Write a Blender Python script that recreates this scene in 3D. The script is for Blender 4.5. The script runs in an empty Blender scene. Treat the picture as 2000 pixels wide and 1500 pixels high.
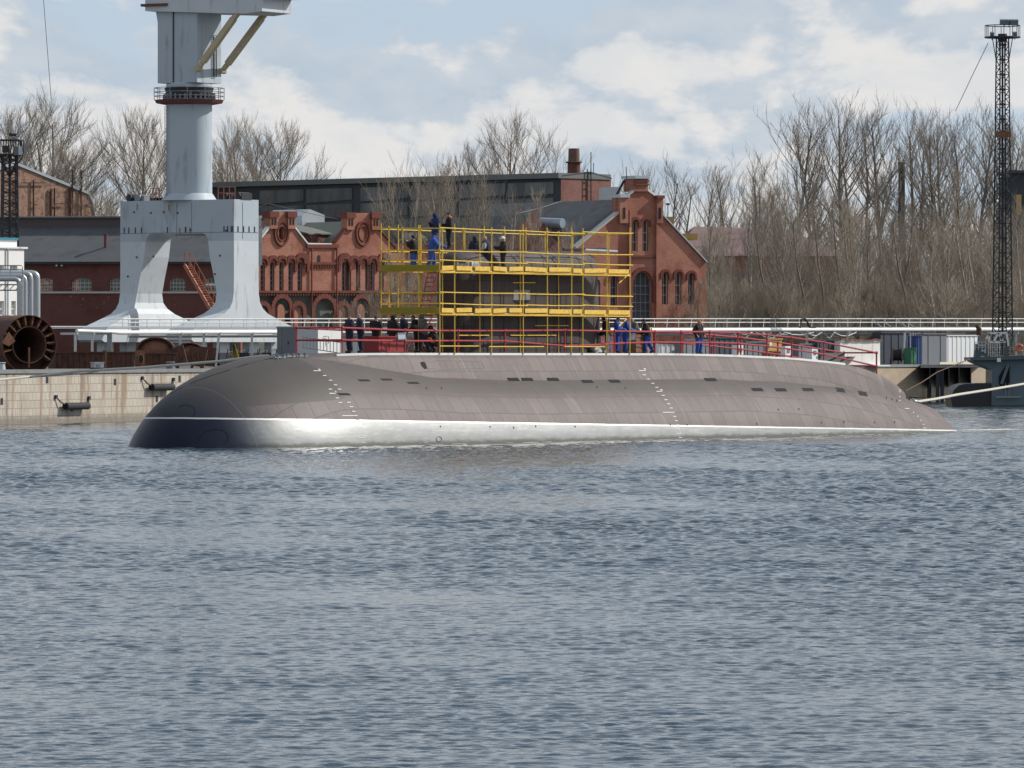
import bpy, bmesh, math, random
import numpy as np
from mathutils import Vector, Matrix, Quaternion, geometry
from mathutils.bvhtree import BVHTree

PI = math.pi
F = 11900.0          # focal length in photo pixels (telephoto)
EYE = 4.1            # eye height over the water
C = bpy.context.scene.collection
scene = bpy.context.scene

# ------------------------------------------------------------------ camera
cam_d = bpy.data.cameras.new("camera")
cam_d.sensor_width = 36.0
cam_d.lens = F / 2000.0 * 36.0
cam_d.shift_y = -60.0 / 2000.0
cam_d.clip_start = 1.0
cam_d.clip_end = 12000.0
cam = bpy.data.objects.new("camera", cam_d)
C.objects.link(cam)
cam.location = (0, 0, EYE)
cam.rotation_euler = (PI / 2, 0, 0)
scene.camera = cam

# ------------------------------------------------------------------ sun + sky
SUN_EL = math.radians(38)
SUN_H = Vector((0.944, 0.33, 0)).normalized()
SUN = Vector((SUN_H.x * math.cos(SUN_EL), SUN_H.y * math.cos(SUN_EL), math.sin(SUN_EL)))
sd = bpy.data.lights.new("sun", 'SUN')
sd.energy = 4.2
sd.angle = math.radians(0.5)
sd.color = (1.0, 0.95, 0.88)
sun = bpy.data.objects.new("sun", sd)
C.objects.link(sun)
sun.rotation_euler = (-SUN).to_track_quat('-Z', 'Y').to_euler()
sun.location = (0, 0, 300)

world = bpy.data.worlds.new("World")
scene.world = world
world.use_nodes = True
wt = world.node_tree
wt.nodes.clear()
def wn(t, **kw):
    n = wt.nodes.new(t)
    for k, v in kw.items(): setattr(n, k, v)
    return n
def wl(a, b): wt.links.new(a, b)
def wmath(op, a, b=None, clamp=False):
    n = wn('ShaderNodeMath', operation=op); n.use_clamp = clamp
    for i, v in enumerate((a, b)):
        if v is None: continue
        if isinstance(v, (int, float)): n.inputs[i].default_value = v
        else: wl(v, n.inputs[i])
    return n.outputs[0]
def wmix(f, a, b):
    n = wn('ShaderNodeMix', data_type='RGBA')
    if isinstance(f, (int, float)): n.inputs[0].default_value = f
    else: wl(f, n.inputs[0])
    for i, v in ((6, a), (7, b)):
        if isinstance(v, tuple): n.inputs[i].default_value = (*v, 1)
        else: wl(v, n.inputs[i])
    return n.outputs[2]
def wramp(f, x0, x1):
    n = wn('ShaderNodeMapRange', interpolation_type='SMOOTHSTEP')
    wl(f, n.inputs[0]); n.inputs[1].default_value = x0; n.inputs[2].default_value = x1
    return n.outputs[0]
SKY_S = 0.11
sky = wn('ShaderNodeTexSky', sky_type='NISHITA')
sky.sun_disc = False
sky.sun_elevation = SUN_EL
sky.sun_rotation = math.atan2(SUN_H.x, SUN_H.y)
sky.air_density = 1.0; sky.dust_density = 1.2; sky.ozone_density = 1.5
tc = wn('ShaderNodeTexCoord')
sep = wn('ShaderNodeSeparateXYZ'); wl(tc.outputs['Generated'], sep.inputs[0])
zz = wmath('MAXIMUM', sep.outputs[2], 0.0)
den = wmath('ADD', zz, 0.20)
px = wmath('DIVIDE', sep.outputs[0], den)
py = wmath('DIVIDE', sep.outputs[1], den)
def cloud_noise(ox, oy, sc, det, seed, sy=1.0):
    cb = wn('ShaderNodeCombineXYZ')
    wl(wmath('ADD', px, ox), cb.inputs[0]); wl(wmath('MULTIPLY', wmath('ADD', py, oy), sy), cb.inputs[1]); cb.inputs[2].default_value = seed
    n = wn('ShaderNodeTexNoise')
    n.inputs['Scale'].default_value = sc; n.inputs['Detail'].default_value = det
    n.inputs['Roughness'].default_value = 0.56; n.inputs['Distortion'].default_value = 0.12
    wl(cb.outputs[0], n.inputs['Vector'])
    return n.outputs[0]
big = cloud_noise(3.1, 0.4, 6.0, 7.0, 4.3, .42)
lit = cloud_noise(3.1, 0.50, 6.0, 7.0, 4.3, .42)
mask = wramp(big, 0.37, 0.47)
relief = wmath('SUBTRACT', big, lit)
light = wramp(relief, -0.05, 0.055)
fine = cloud_noise(7.7, 1.0, 15.0, 6.0, 9.1, .45)
light2 = wmath('ADD', wmath('MULTIPLY', light, 0.75), wmath('MULTIPLY', wramp(fine, 0.36, 0.66), 0.3), True)
k = 1.0 / SKY_S
cl = wmix(light2, (0.49*k, 0.575*k, 0.665*k), (0.79*k, 0.78*k, 0.77*k))
gap = wmix(wramp(zz, 0.0, 0.06), (0.57*k, 0.67*k, 0.76*k), (0.50*k, 0.605*k, 0.715*k))
gap2 = wmix(wramp(zz, 0.08, 0.35), gap, sky.outputs[0])
col = wmix(mask, gap2, cl)
# thinner, bluer cover overhead
high = wramp(zz, 0.06, 0.42)
col2 = wmix(wmath('MULTIPLY', high, 0.42), col, sky.outputs[0])
hazeb = wmath('SUBTRACT', 1.0, wramp(zz, 0.0, 0.03))
col3 = wmix(wmath('MULTIPLY', hazeb, 0.45), col2, (0.60*k, 0.67*k, 0.73*k))
bg = wn('ShaderNodeBackground'); bg.inputs[1].default_value = SKY_S
wl(col3, bg.inputs[0])
wo = wn('ShaderNodeOutputWorld'); wl(bg.outputs[0], wo.inputs[0])

scene.view_settings.view_transform = 'Standard'
scene.view_settings.look = 'None'
scene.view_settings.exposure = 0.0
scene.view_settings.gamma = 1.0
scene.render.engine = 'CYCLES'
scene.cycles.max_bounces = 5
scene.cycles.diffuse_bounces = 2
scene.cycles.glossy_bounces = 3
scene.cycles.transparent_max_bounces = 8

# ------------------------------------------------------------------ helpers
def W(x, y, d):
    """world point seen at photo pixel (x, y) at depth d"""
    return Vector(((x - 1000.0) / F * d, d, EYE + (690.0 - y) / F * d))
def srgb(h):
    r = []
    for v in h:
        v /= 255.0
        r.append(v / 12.92 if v <= 0.04045 else ((v + 0.055) / 1.055) ** 2.4)
    return tuple(r)

class NT:
    def __init__(s, m):
        s.m = m; m.use_nodes = True; s.t = m.node_tree; s.b = s.t.nodes['Principled BSDF']
    def n(s, t, **kw):
        n = s.t.nodes.new(t)
        for k_, v in kw.items(): setattr(n, k_, v)
        return n
    def l(s, a, b): s.t.links.new(a, b)
    def put(s, inp, v):
        if isinstance(v, (int, float)): inp.default_value = v
        elif isinstance(v, tuple): inp.default_value = (*v, 1) if len(v) == 3 and len(inp.default_value) == 4 else v
        else: s.l(v, inp)
    def math(s, op, a, b=0.0, clamp=False):
        n = s.n('ShaderNodeMath', operation=op); n.use_clamp = clamp
        s.put(n.inputs[0], a); s.put(n.inputs[1], b); return n.outputs[0]
    def mix(s, f, a, b, bt='MIX'):
        n = s.n('ShaderNodeMix', data_type='RGBA', blend_type=bt)
        s.put(n.inputs[0], f); s.put(n.inputs[6], a); s.put(n.inputs[7], b); return n.outputs[2]
    def ramp(s, f, a, b, smooth=True):
        n = s.n('ShaderNodeMapRange')
        if smooth: n.interpolation_type = 'SMOOTHSTEP'
        s.put(n.inputs[0], f); n.inputs[1].default_value = a; n.inputs[2].default_value = b; return n.outputs[0]
    def noise(s, vec, scale, detail=4.0, rough=0.55, dist=0.0):
        n = s.n('ShaderNodeTexNoise'); n.inputs['Scale'].default_value = scale
        n.inputs['Detail'].default_value = detail; n.inputs['Roughness'].default_value = rough
        n.inputs['Distortion'].default_value = dist
        if vec is not None: s.l(vec, n.inputs['Vector'])
        return n.outputs[0]
    def mapping(s, vec, sc=(1, 1, 1), loc=(0, 0, 0), rot=(0, 0, 0)):
        n = s.n('ShaderNodeMapping'); s.l(vec, n.inputs[0])
        n.inputs['Scale'].default_value = sc; n.inputs['Location'].default_value = loc; n.inputs['Rotation'].default_value = rot
        return n.outputs[0]
    def coord(s, k_='Object'): return s.n('ShaderNodeTexCoord').outputs[k_]
    def geo(s): return s.n('ShaderNodeNewGeometry').outputs['Position']
    def bump(s, h, strength, dist):
        n = s.n('ShaderNodeBump'); n.inputs['Strength'].default_value = strength; n.inputs['Distance'].default_value = dist
        s.put(n.inputs['Height'], h); s.l(n.outputs[0], s.b.inputs['Normal'])

MATS = {}
def mat(name, col, rough=0.6, metal=0.0, var=0.25, vs=0.8, dark=None, dk=0.0, ds=1.5, streak=False, bump=0.0, bs=8.0, spec=0.5):
    """painted / plain surface with mottling and optional dirt patches"""
    if name in MATS: return MATS[name]
    m = bpy.data.materials.new(name); t = NT(m)
    P = t.geo()
    base = t.mix(t.noise(P, vs, 5.0), tuple(c * (1 - var) for c in col), tuple(min(1, c * (1 + var)) for c in col))
    if dark is not None:
        v = t.mapping(P, (1, 1, 0.18)) if streak else P
        f = t.ramp(t.noise(v, ds, 6.0, 0.6), 0.62 - dk * 0.35, 0.72 - dk * 0.1)
        base = t.mix(t.math('MULTIPLY', f, min(1, dk + .3)), base, dark)
    t.put(t.b.inputs['Base Color'], base)
    t.b.inputs['Roughness'].default_value = rough
    t.b.inputs['Metallic'].default_value = metal
    t.b.inputs['Specular IOR Level'].default_value = spec
    if bump: t.bump(t.noise(P, bs, 4.0), bump, 0.05)
    MATS[name] = m
    return m

class MB:
    """collects shapes, builds ONE mesh object"""
    def __init__(s): s.v = []; s.f = []; s.mi = []
    def add(s, vs, fs, mi=0):
        o = len(s.v); s.v += [tuple(v) for v in vs]
        for f in fs: s.f.append(tuple(i + o for i in f)); s.mi.append(mi)
        return s
    def box(s, lo, hi, M=None, mi=0):
        x0, y0, z0 = lo; x1, y1, z1 = hi
        vs = [Vector(p) for p in ((x0,y0,z0),(x1,y0,z0),(x1,y1,z0),(x0,y1,z0),(x0,y0,z1),(x1,y0,z1),(x1,y1,z1),(x0,y1,z1))]
        if M is not None: vs = [M @ v for v in vs]
        return s.add(vs, [(0,3,2,1),(4,5,6,7),(0,1,5,4),(1,2,6,5),(2,3,7,6),(3,0,4,7)], mi)
    def cbox(s, c, size, ax=None, az=None, mi=0):
        """box by centre and size, x axis along ax"""
        ex = Vector(ax or (1, 0, 0)).normalized(); ez = Vector(az or (0, 0, 1)).normalized()
        ey = ez.cross(ex).normalized(); ez = ex.cross(ey)
        c = Vector(c); h = [v / 2 for v in size]; vs = []
        for sz in (-1, 1):
            for sx, sy in ((-1,-1),(1,-1),(1,1),(-1,1)):
                vs.append(c + ex*h[0]*sx + ey*h[1]*sy + ez*h[2]*sz)
        return s.add(vs, [(0,3,2,1),(4,5,6,7),(0,1,5,4),(1,2,6,5),(2,3,7,6),(3,0,4,7)], mi)
    def bar(s, p, q, w, h=None, up=(0, 0, 1)):
        p = Vector(p); q = Vector(q); d = q - p
        if abs(d.normalized().dot(Vector(up))) > 0.97: up = (0, 1, 0)
        return s.cbox((p + q) / 2, (d.length, w, h or w), d, up)
    def tube(s, pts, r, n=6, cap=True, mi=0):
        pts = [Vector(p) for p in pts]; rs = r if isinstance(r, (list, tuple)) else [r] * len(pts)
        base = len(s.v); prev = None
        for i, p in enumerate(pts):
            d = (pts[min(i+1, len(pts)-1)] - pts[max(i-1, 0)]).normalized()
            if prev is None:
                u = d.orthogonal().normalized()
            else:
                u = prev - d * prev.dot(d)
                u = u.normalized() if u.length > 1e-6 else d.orthogonal().normalized()
            prev = u; w = d.cross(u)
            for k_ in range(n):
                a = 2 * PI * k_ / n
                s.v.append(tuple(p + (u * math.cos(a) + w * math.sin(a)) * rs[i]))
        for i in range(len(pts) - 1):
            for k_ in range(n):
                a = base + i * n + k_; b = base + i * n + (k_ + 1) % n
                s.f.append((a, b, b + n, a + n)); s.mi.append(mi)
        if cap:
            s.f.append(tuple(base + k_ for k_ in range(n))[::-1]); s.mi.append(mi)
            e = base + (len(pts) - 1) * n
            s.f.append(tuple(e + k_ for k_ in range(n))); s.mi.append(mi)
        return s
    def prism(s, poly, vec, mi=0):
        n = len(poly); poly = [Vector(p) for p in poly]; vec = Vector(vec); b = len(s.v)
        s.v += [tuple(p) for p in poly] + [tuple(p + vec) for p in poly]
        tris = geometry.tessellate_polygon([poly])
        for t in tris:
            s.f.append(tuple(b + i for i in t)); s.mi.append(mi)
            s.f.append(tuple(b + n + i for i in reversed(t))); s.mi.append(mi)
        for i in range(n):
            j = (i + 1) % n; s.f.append((b+i, b+j, b+n+j, b+n+i)); s.mi.append(mi)
        return s
    def sphere(s, c, r, nu=10, nv=7, sc=(1, 1, 1), M=None, mi=0):
        b = len(s.v); c = Vector(c)
        for i in range(nv + 1):
            t = PI * i / nv
            for j in range(nu):
                a = 2 * PI * j / nu
                p = Vector((math.sin(t)*math.cos(a)*sc[0], math.sin(t)*math.sin(a)*sc[1], math.cos(t)*sc[2])) * r
                if M is not None: p = M @ p
                s.v.append(tuple(c + p))
        for i in range(nv):
            for j in range(nu):
                k_ = (j + 1) % nu
                s.f.append((b+i*nu+j, b+(i+1)*nu+j, b+(i+1)*nu+k_, b+i*nu+k_)); s.mi.append(mi)
        return s
    def torus(s, c, R, r, ax, n=20, m=6):
        ax = Vector(ax).normalized(); u = ax.orthogonal().normalized(); w = ax.cross(u)
        pts = [Vector(c) + (u*math.cos(2*PI*i/n) + w*math.sin(2*PI*i/n))*R for i in range(n+1)]
        return s.tube(pts, r, m, False)
    def build(s, name, m, parent=None, smooth=False, recalc=True, world_coords=True):
        me = bpy.data.meshes.new(name)
        me.from_pydata(s.v, [], s.f)
        ms = m if isinstance(m, (list, tuple)) else [m]
        for x in ms: me.materials.append(x)
        if len(ms) > 1: me.polygons.foreach_set('material_index', s.mi)
        if recalc:
            bm = bmesh.new(); bm.from_mesh(me); bmesh.ops.recalc_face_normals(bm, faces=bm.faces); bm.to_mesh(me); bm.free()
        if smooth:
            me.polygons.foreach_set('use_smooth', [True] * len(me.polygons))
            try: me.set_sharp_from_angle(angle=math.radians(40))
            except Exception: pass
        me.update()
        o = bpy.data.objects.new(name, me); C.objects.link(o)
        if parent is not None:
            o.parent = parent
            if world_coords: o.matrix_parent_inverse = PINV[parent.name]
        return o
PINV = {}
def tag(o, label=None, cat=None, group=None, kind=None):
    if label: o['label'] = label
    if cat: o['category'] = cat
    if group: o['group'] = group
    if kind: o['kind'] = kind
    return o
def thing(name, loc, label, cat, group=None, rz=0.0):
    """an Empty at the thing's base that parents its parts (parts built in world coordinates)"""
    o = bpy.data.objects.new(name, None); C.objects.link(o)
    o.empty_display_size = 0.3
    o.location = loc; o.rotation_euler = (0, 0, rz)
    M = Matrix.Translation(Vector(loc)) @ Matrix.Rotation(rz, 4, 'Z')
    PINV[o.name] = M.inverted()
    return tag(o, label, cat, group)
def sub(parent, child):
    """make child a sub-part of a part (keeps world position)"""
    child.parent = parent
    child.matrix_parent_inverse = Matrix.Identity(4)
    return child
def rebase(name, parent): PINV[parent.name] = PINV[name]

# ------------------------------------------------------------------ palette
M_paint = mat('crane_paint', (.40,.465,.515), .55, 0, .08, .5, (.20,.19,.18), .25, 1.2, True)
M_paint_l = mat('light_grey_paint', (.53,.58,.61), .55, 0, .1, .6, (.25,.22,.2), .2, 2.0, True)
M_whitep = mat('white_paint', (.78,.79,.77), .5, 0, .06, 1.0, (.35,.28,.2), .2, 2.0, True)
M_dsteel = mat('dark_steel', (.035,.037,.042), .55, .3, .3, 3.0)
M_gsteel = mat('grey_steel', (.22,.24,.26), .5, .4, .2, 2.0)
M_galv = mat('galvanised', (.42,.45,.47), .38, .6, .12, 2.0)
M_rust = mat('rust', (.10,.045,.028), .85, 0, .5, 2.5, (.035,.02,.018), .4, 3.0, bump=.3)
M_rustl = mat('rust_light', (.21,.095,.055), .85, 0, .35, 3.0, (.12,.05,.03), .4, 4.0)
M_red = mat('red_paint', (.36,.035,.045), .45, 0, .15, 3.0)
M_redb = mat('red_box_paint', (.27,.02,.022), .5, 0, .12, 3.0)
M_dred = mat('dull_red_steel', (.13,.035,.035), .6, 0, .3, 3.0)
M_yel = mat('yellow_paint', (.74,.50,.05), .5, 0, .15, 1.5, (.30,.2,.05), .3, 6.0)
M_yelp = mat('yellow_plank', (.86,.53,.08), .6, 0, .22, 2.0, (.40,.25,.08), .3, 5.0)
M_dyel = mat('yellow_net', (.30,.24,.02), .8, 0, .2, 2.0)
M_orange = mat('orange_paint', (.40,.14,.08), .6, 0, .2, 3.0)
M_roof = mat('roof_felt', (.085,.092,.10), .85, 0, .25, .5, (.05,.05,.05), .3, .7)
M_roofg = mat('roof_tin', (.45,.50,.52), .4, .5, .12, .8)
M_copper = mat('dull_green_roof', (.13,.14,.12), .7, 0, .3, .5)
M_glass = mat('old_glass', (.10,.13,.14), .12, 0, .5, 1.5, (.35,.38,.38), .3, 2.2)
M_glassg = mat('dusty_glass', (.16,.18,.175), .3, 0, .4, 1.2, (.06,.07,.07), .4, 1.5)
M_trim = mat('stone_trim', (.48,.46,.42), .8, 0, .15, 2.0)
M_black = mat('black_rubber', (.018,.019,.021), .8, 0, .3, 3.0)
M_blue = mat('blue_container', (.02,.05,.17), .55, 0, .15, 2.0)
M_green = mat('green_container', (.04,.16,.08), .6, 0, .25, 2.0)
M_navy = mat('navy_container', (.035,.045,.065), .6, 0, .3, 1.5)
M_grey = mat('grey_container', (.17,.185,.205), .6, 0, .15, 1.0)
M_ochre = mat('ochre_paint', (.52,.33,.09), .7, 0, .15, 2.0)
M_tarp = mat('white_tarpaulin', (.76,.75,.70), .6, 0, .08, 1.2, (.5,.36,.2), .25, 2.5, True)
M_cab = mat('blue_grey_cabinet', (.115,.135,.16), .5, 0, .1, 1.0)
M_hullg = mat('dark_green_grey_paint', (.075,.10,.10), .5, 0, .25, 1.2)
M_hullb = mat('black_hull_paint', (.012,.013,.016), .45, 0, .3, 1.0)
M_hullu = mat('blue_grey_hull_paint', (.10,.135,.155), .5, 0, .2, .8)
M_wood = mat('timber', (.22,.13,.07), .8, 0, .3, 3.0)
M_rope = mat('rope', (.52,.49,.42), .9, 0, .2, 8.0)
M_wire = mat('thin_wire', (.06,.06,.06), .7)
# ------------------------------------------------------------------ water (real height field of wind ripples)
def make_water():
    m = bpy.data.materials.new('river_water'); t = NT(m)
    t.b.inputs['Base Color'].default_value = (.034, .060, .082, 1)
    t.b.inputs['Roughness'].default_value = .06
    t.b.inputs['IOR'].default_value = 1.333
    P = t.geo()
    n1 = t.noise(t.mapping(P, (1, 1.3, 1)), 7.0, 3.0, .6, .3)
    t.bump(n1, .35, .03)
    rng = np.random.RandomState(5)
    ys = [46.0]
    while ys[-1] < 640:
        y = ys[-1]; ys.append(y + min(.5, max(.045, .045 * (y / 80.0) ** 1.1)))
    ys = np.array(ys)
    nx = 1500
    ux = np.linspace(-1, 1, nx)
    X = ux[None, :] * (ys[:, None] * .10 + 13.0)
    Y = np.repeat(ys[:, None], nx, 1)
    Z = np.zeros_like(X)
    cell = (ys * .10 + 13.0) * 2 / nx
    # calmer and rougher patches
    patch = np.ones_like(X)
    for i in range(16):
        lam = rng.uniform(5, 40); th = rng.uniform(0, PI); ph = rng.uniform(0, 2*PI)
        patch += .10 * np.sin(2*PI/lam*(X*math.cos(th)*.8 + Y*math.sin(th)*.5) + ph)
    patch = np.clip(patch, .4, 1.6)
    N = 95
    for i in range(N):
        f = i / (N - 1)
        lam = .12 * (11.0) ** (f ** 1.15)          # .12 .. 1.3 m
        th = rng.normal(PI/2 + .10, .40)
        kx, ky = 2*PI/lam*math.cos(th), 2*PI/lam*math.sin(th)
        slope = .041 if lam < .33 else (.020 if lam < .6 else .009)
        amp = slope * lam / (2*PI) * 1.35
        ph = rng.uniform(0, 2*PI)
        fade = np.clip((lam / np.maximum(cell, np.gradient(ys)) - 1.8) / 1.8, 0, 1)[:, None]
        if lam > .33: fade = fade * (1 + 1.3*np.clip((ys - 85)/110, 0, 1))[:, None]
        if fade.max() <= 0: continue
        fade = fade * (.50 + .50*np.clip((ys - 58)/85, 0, 1))[:, None]
        s = np.sin(kx*X + ky*Y + ph + .8*np.sin(X*.9/lam*.35 + i) )
        Z += amp * fade * patch * s
    Z += .008 * np.sin(2*PI/7.0*(X*.35+Y*.93)) + .005*np.sin(2*PI/4.6*(X*-.2+Y*.97)+1)
    ny = len(ys)
    co = np.stack([X, Y, Z], -1).reshape(-1, 3).astype(np.float32)
    idx = np.arange(ny * nx).reshape(ny, nx)
    q = np.stack([idx[:-1, :-1], idx[:-1, 1:], idx[1:, 1:], idx[1:, :-1]], -1).reshape(-1, 4)
    # outer flat sheets joined to the rippled part
    nq = len(q)
    me = bpy.data.meshes.new('water')
    b = len(co)
    x0, x1 = X[0, 0], X[0, -1]; xe0, xe1 = X[-1, 0], X[-1, -1]
    y0, y1 = ys[0], ys[-1]
    ex = np.array([[-9000,-200,0],[9000,-200,0],[9000,9000,0],[-9000,9000,0],[x0,y0,-.0],[x1,y0,-.0],[xe1,y1,-.0],[xe0,y1,-.0]], np.float32)
    co = np.concatenate([co, ex])
    eq = np.array([[b,b+1,b+5,b+4],[b+1,b+2,b+6,b+5],[b+2,b+3,b+7,b+6],[b+3,b,b+4,b+7]])
    q = np.concatenate([q, eq])
    me.vertices.add(len(co)); me.vertices.foreach_set('co', co.ravel())
    me.loops.add(len(q)*4); me.loops.foreach_set('vertex_index', q.ravel().astype(np.int32))
    me.polygons.add(len(q)); me.polygons.foreach_set('loop_start', np.arange(0, len(q)*4, 4, dtype=np.int32))
    me.polygons.foreach_set('use_smooth', np.ones(len(q), bool))
    me.materials.append(m)
    me.update(calc_edges=True)
    o = bpy.data.objects.new('water', me); C.objects.link(o)
    tag(o, kind='structure')
make_water()

# ------------------------------------------------------------------ quay and land
# quay face line: left waterline pixel (0,830), right (1850,783)
QZ = 3.16
QA = Vector((-29.3, 348.4, 0)); QB = Vector((37.5, 524.6, 0))
QD = (QB - QA).normalized(); QN = Vector((QD.y, -QD.x, 0))    # QN faces the river
def quay_d(x):      # depth of the quay face seen at photo column x
    r = (x - 1000.0) / F
    tt = (QA.x - r * QA.y) / (r * QD.y - QD.x)
    return QA.y + QD.y * tt
M_ground = mat('yard_ground', (.10,.09,.075), .95, 0, .35, .3)
g = MB()
far0 = QA - QD * 400; far1 = QB + QD * 2500
g.add([far0 - QN*1.0 + Vector((0,0,QZ-.02)), far1 - QN*1.0 + Vector((0,0,QZ-.02)), Vector((9000, 9000, QZ-.02)), Vector((-9000, 9000, QZ-.02)), Vector((-9000, far0.y, QZ-.02))],
      [(0, 1, 2, 3, 4)])
tag(g.build('ground', M_ground, recalc=False), kind='structure')

def quay_mat():
    m = bpy.data.materials.new('quay_blocks'); t = NT(m)
    uv = t.n('ShaderNodeUVMap').outputs[0]
    br = t.n('ShaderNodeTexBrick'); t.l(uv, br.inputs['Vector'])
    br.offset = 0.5; br.inputs['Scale'].default_value = 1.0
    br.inputs['Brick Width'].default_value = 1.15/2; br.inputs['Row Height'].default_value = .46
    br.inputs['Mortar Size'].default_value = .02; br.inputs['Mortar Smooth'].default_value = .3
    br.inputs['Color1'].default_value = (.46,.41,.335,1); br.inputs['Color2'].default_value = (.56,.51,.43,1); br.inputs['Mortar'].default_value = (.16,.13,.10,1)
    s = t.n('ShaderNodeSeparateXYZ'); t.l(uv, s.inputs[0])
    st = t.noise(t.mapping(uv, (.8, .08, 1)), 1.0, 6.0, .65)
    f1 = t.math('MULTIPLY', t.ramp(st, .50, .62), .9)
    c = t.mix(f1, br.outputs[0], (.22, .115, .05))
    c = t.mix(t.math('MULTIPLY', t.ramp(t.noise(uv, .5, 6.0, .65), .5, .72), .5), c, (.30,.24,.17))
    # regular dark joints between cast sections
    w = t.math('PINGPONG', t.math('ADD', s.outputs[0], t.math('MULTIPLY', t.noise(uv, 1.1), .5)), 5.1)
    j = t.math('SUBTRACT', 1.0, t.ramp(w, .0, .30))
    c = t.mix(t.math('MULTIPLY', j, .8), c, (.11, .06, .035))
    # right-hand part: older brown, no visible blocks
    old = t.ramp(s.outputs[0], 118.0, 128.0)
    oc = t.mix(t.noise(t.mapping(uv, (.5, 1.2, 1)), 1.2, 7.0, .65), (.17,.115,.06), (.52,.41,.27))
    c = t.mix(old, c, oc)
    # wet weed band at the waterline
    wet = t.math('SUBTRACT', 1.0, t.ramp(t.math('ADD', s.outputs[1], t.math('MULTIPLY', t.noise(uv, 2.0), -.5)), -.05, .42))
    c = t.mix(t.math('MULTIPLY', wet, .8), c, (.08, .065, .04))
    t.put(t.b.inputs['Base Color'], t.mix(.35, c, t.mix(t.noise(uv, 3.0, 6.0), (.2,.17,.13), (.5,.46,.4)), 'MIX'))
    t.b.inputs['Roughness'].default_value = .9
    t.bump(br.outputs[1], -.4, .04)
    return m
M_quay = quay_mat()
M_cope = mat('quay_coping', (.20,.205,.205), .8, 0, .2, 1.5, (.10,.09,.07), .3, 1.0)
q = thing('quay_wall', tuple(QA), 'long pale block quay wall streaked with rust along the water', 'quay wall')
me = bpy.data.meshes.new('wall_face')
L0, L1 = -160.0, 420.0
vs = []; fs = []; uvs = []
NS = 60
for i in range(NS + 1):
    a = L0 + (L1 - L0) * i / NS
    p = QA + QD * a
    for z in (-1.5, QZ - .22):
        vs.append(tuple(p + Vector((0, 0, z)))); uvs.append((a + 60, z))
for i in range(NS): fs.append((2*i, 2*i+2, 2*i+3, 2*i+1))
me.from_pydata(vs, [], fs); ul = me.uv_layers.new(name='UVMap')
for l in me.loops: ul.data[l.index].uv = uvs[l.vertex_index]
me.materials.append(M_quay)
wf = bpy.data.objects.new('wall_face', me); C.objects.link(wf); wf.parent = q; wf.matrix_parent_inverse = PINV[q.name]
mb = MB()
p0 = QA + QD * L0 + QN * .10; p1 = QA + QD * L1 + QN * .10
mb.prism([p0 + Vector((0,0,QZ-.22)), p0 + Vector((0,0,QZ)), p0 - QN*1.4 + Vector((0,0,QZ)), p0 - QN*1.4 + Vector((0,0,QZ-.22))], p1 - p0)
mb.build('coping', M_cope, q)
# weep holes
mb = MB()
for i in range(22):
    a = -6 + i * 5.2 + (i % 3) * .9
    z = (2.2, 1.15, 2.35, .7)[i % 4]
    p = QA + QD * a + QN * .012
    mb.prism([p + Vector((0,0,z)), p + QD*.35 + Vector((0,0,z)), p + QD*.35 + Vector((0,0,z+.38)), p + Vector((0,0,z+.38))], -QN*.03)
mb.build('weep_holes', M_black, q)
# ------------------------------------------------------------------ submarine
TH = math.radians(55.7)
SB = Vector((-15.7, 262.0, 0.0))
CT, ST = math.cos(TH), math.sin(TH)
def S(u, w, z=0.0):
    """world point at u metres aft of the bow tip, w metres towards the camera side"""
    return Vector((SB.x + u*CT + w*ST, SB.y + u*ST - w*CT, z))
def s_u(x, w):
    r = (x - 1000.0) / F
    return (r * (SB.y - w*CT) - SB.x - w*ST) / (CT - r*ST)
def s_z(x, y, w):
    d = S(s_u(x, w), w).y
    return EYE + (690.0 - y) * d / F
def s_pt(x, y, w):
    return S(s_u(x, w), w, s_z(x, y, w))

submarine = thing('submarine', tuple(SB), 'long grey-brown tiled submarine with rounded dark bow and silver-grey lower band', 'submarine', rz=TH)

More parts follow.
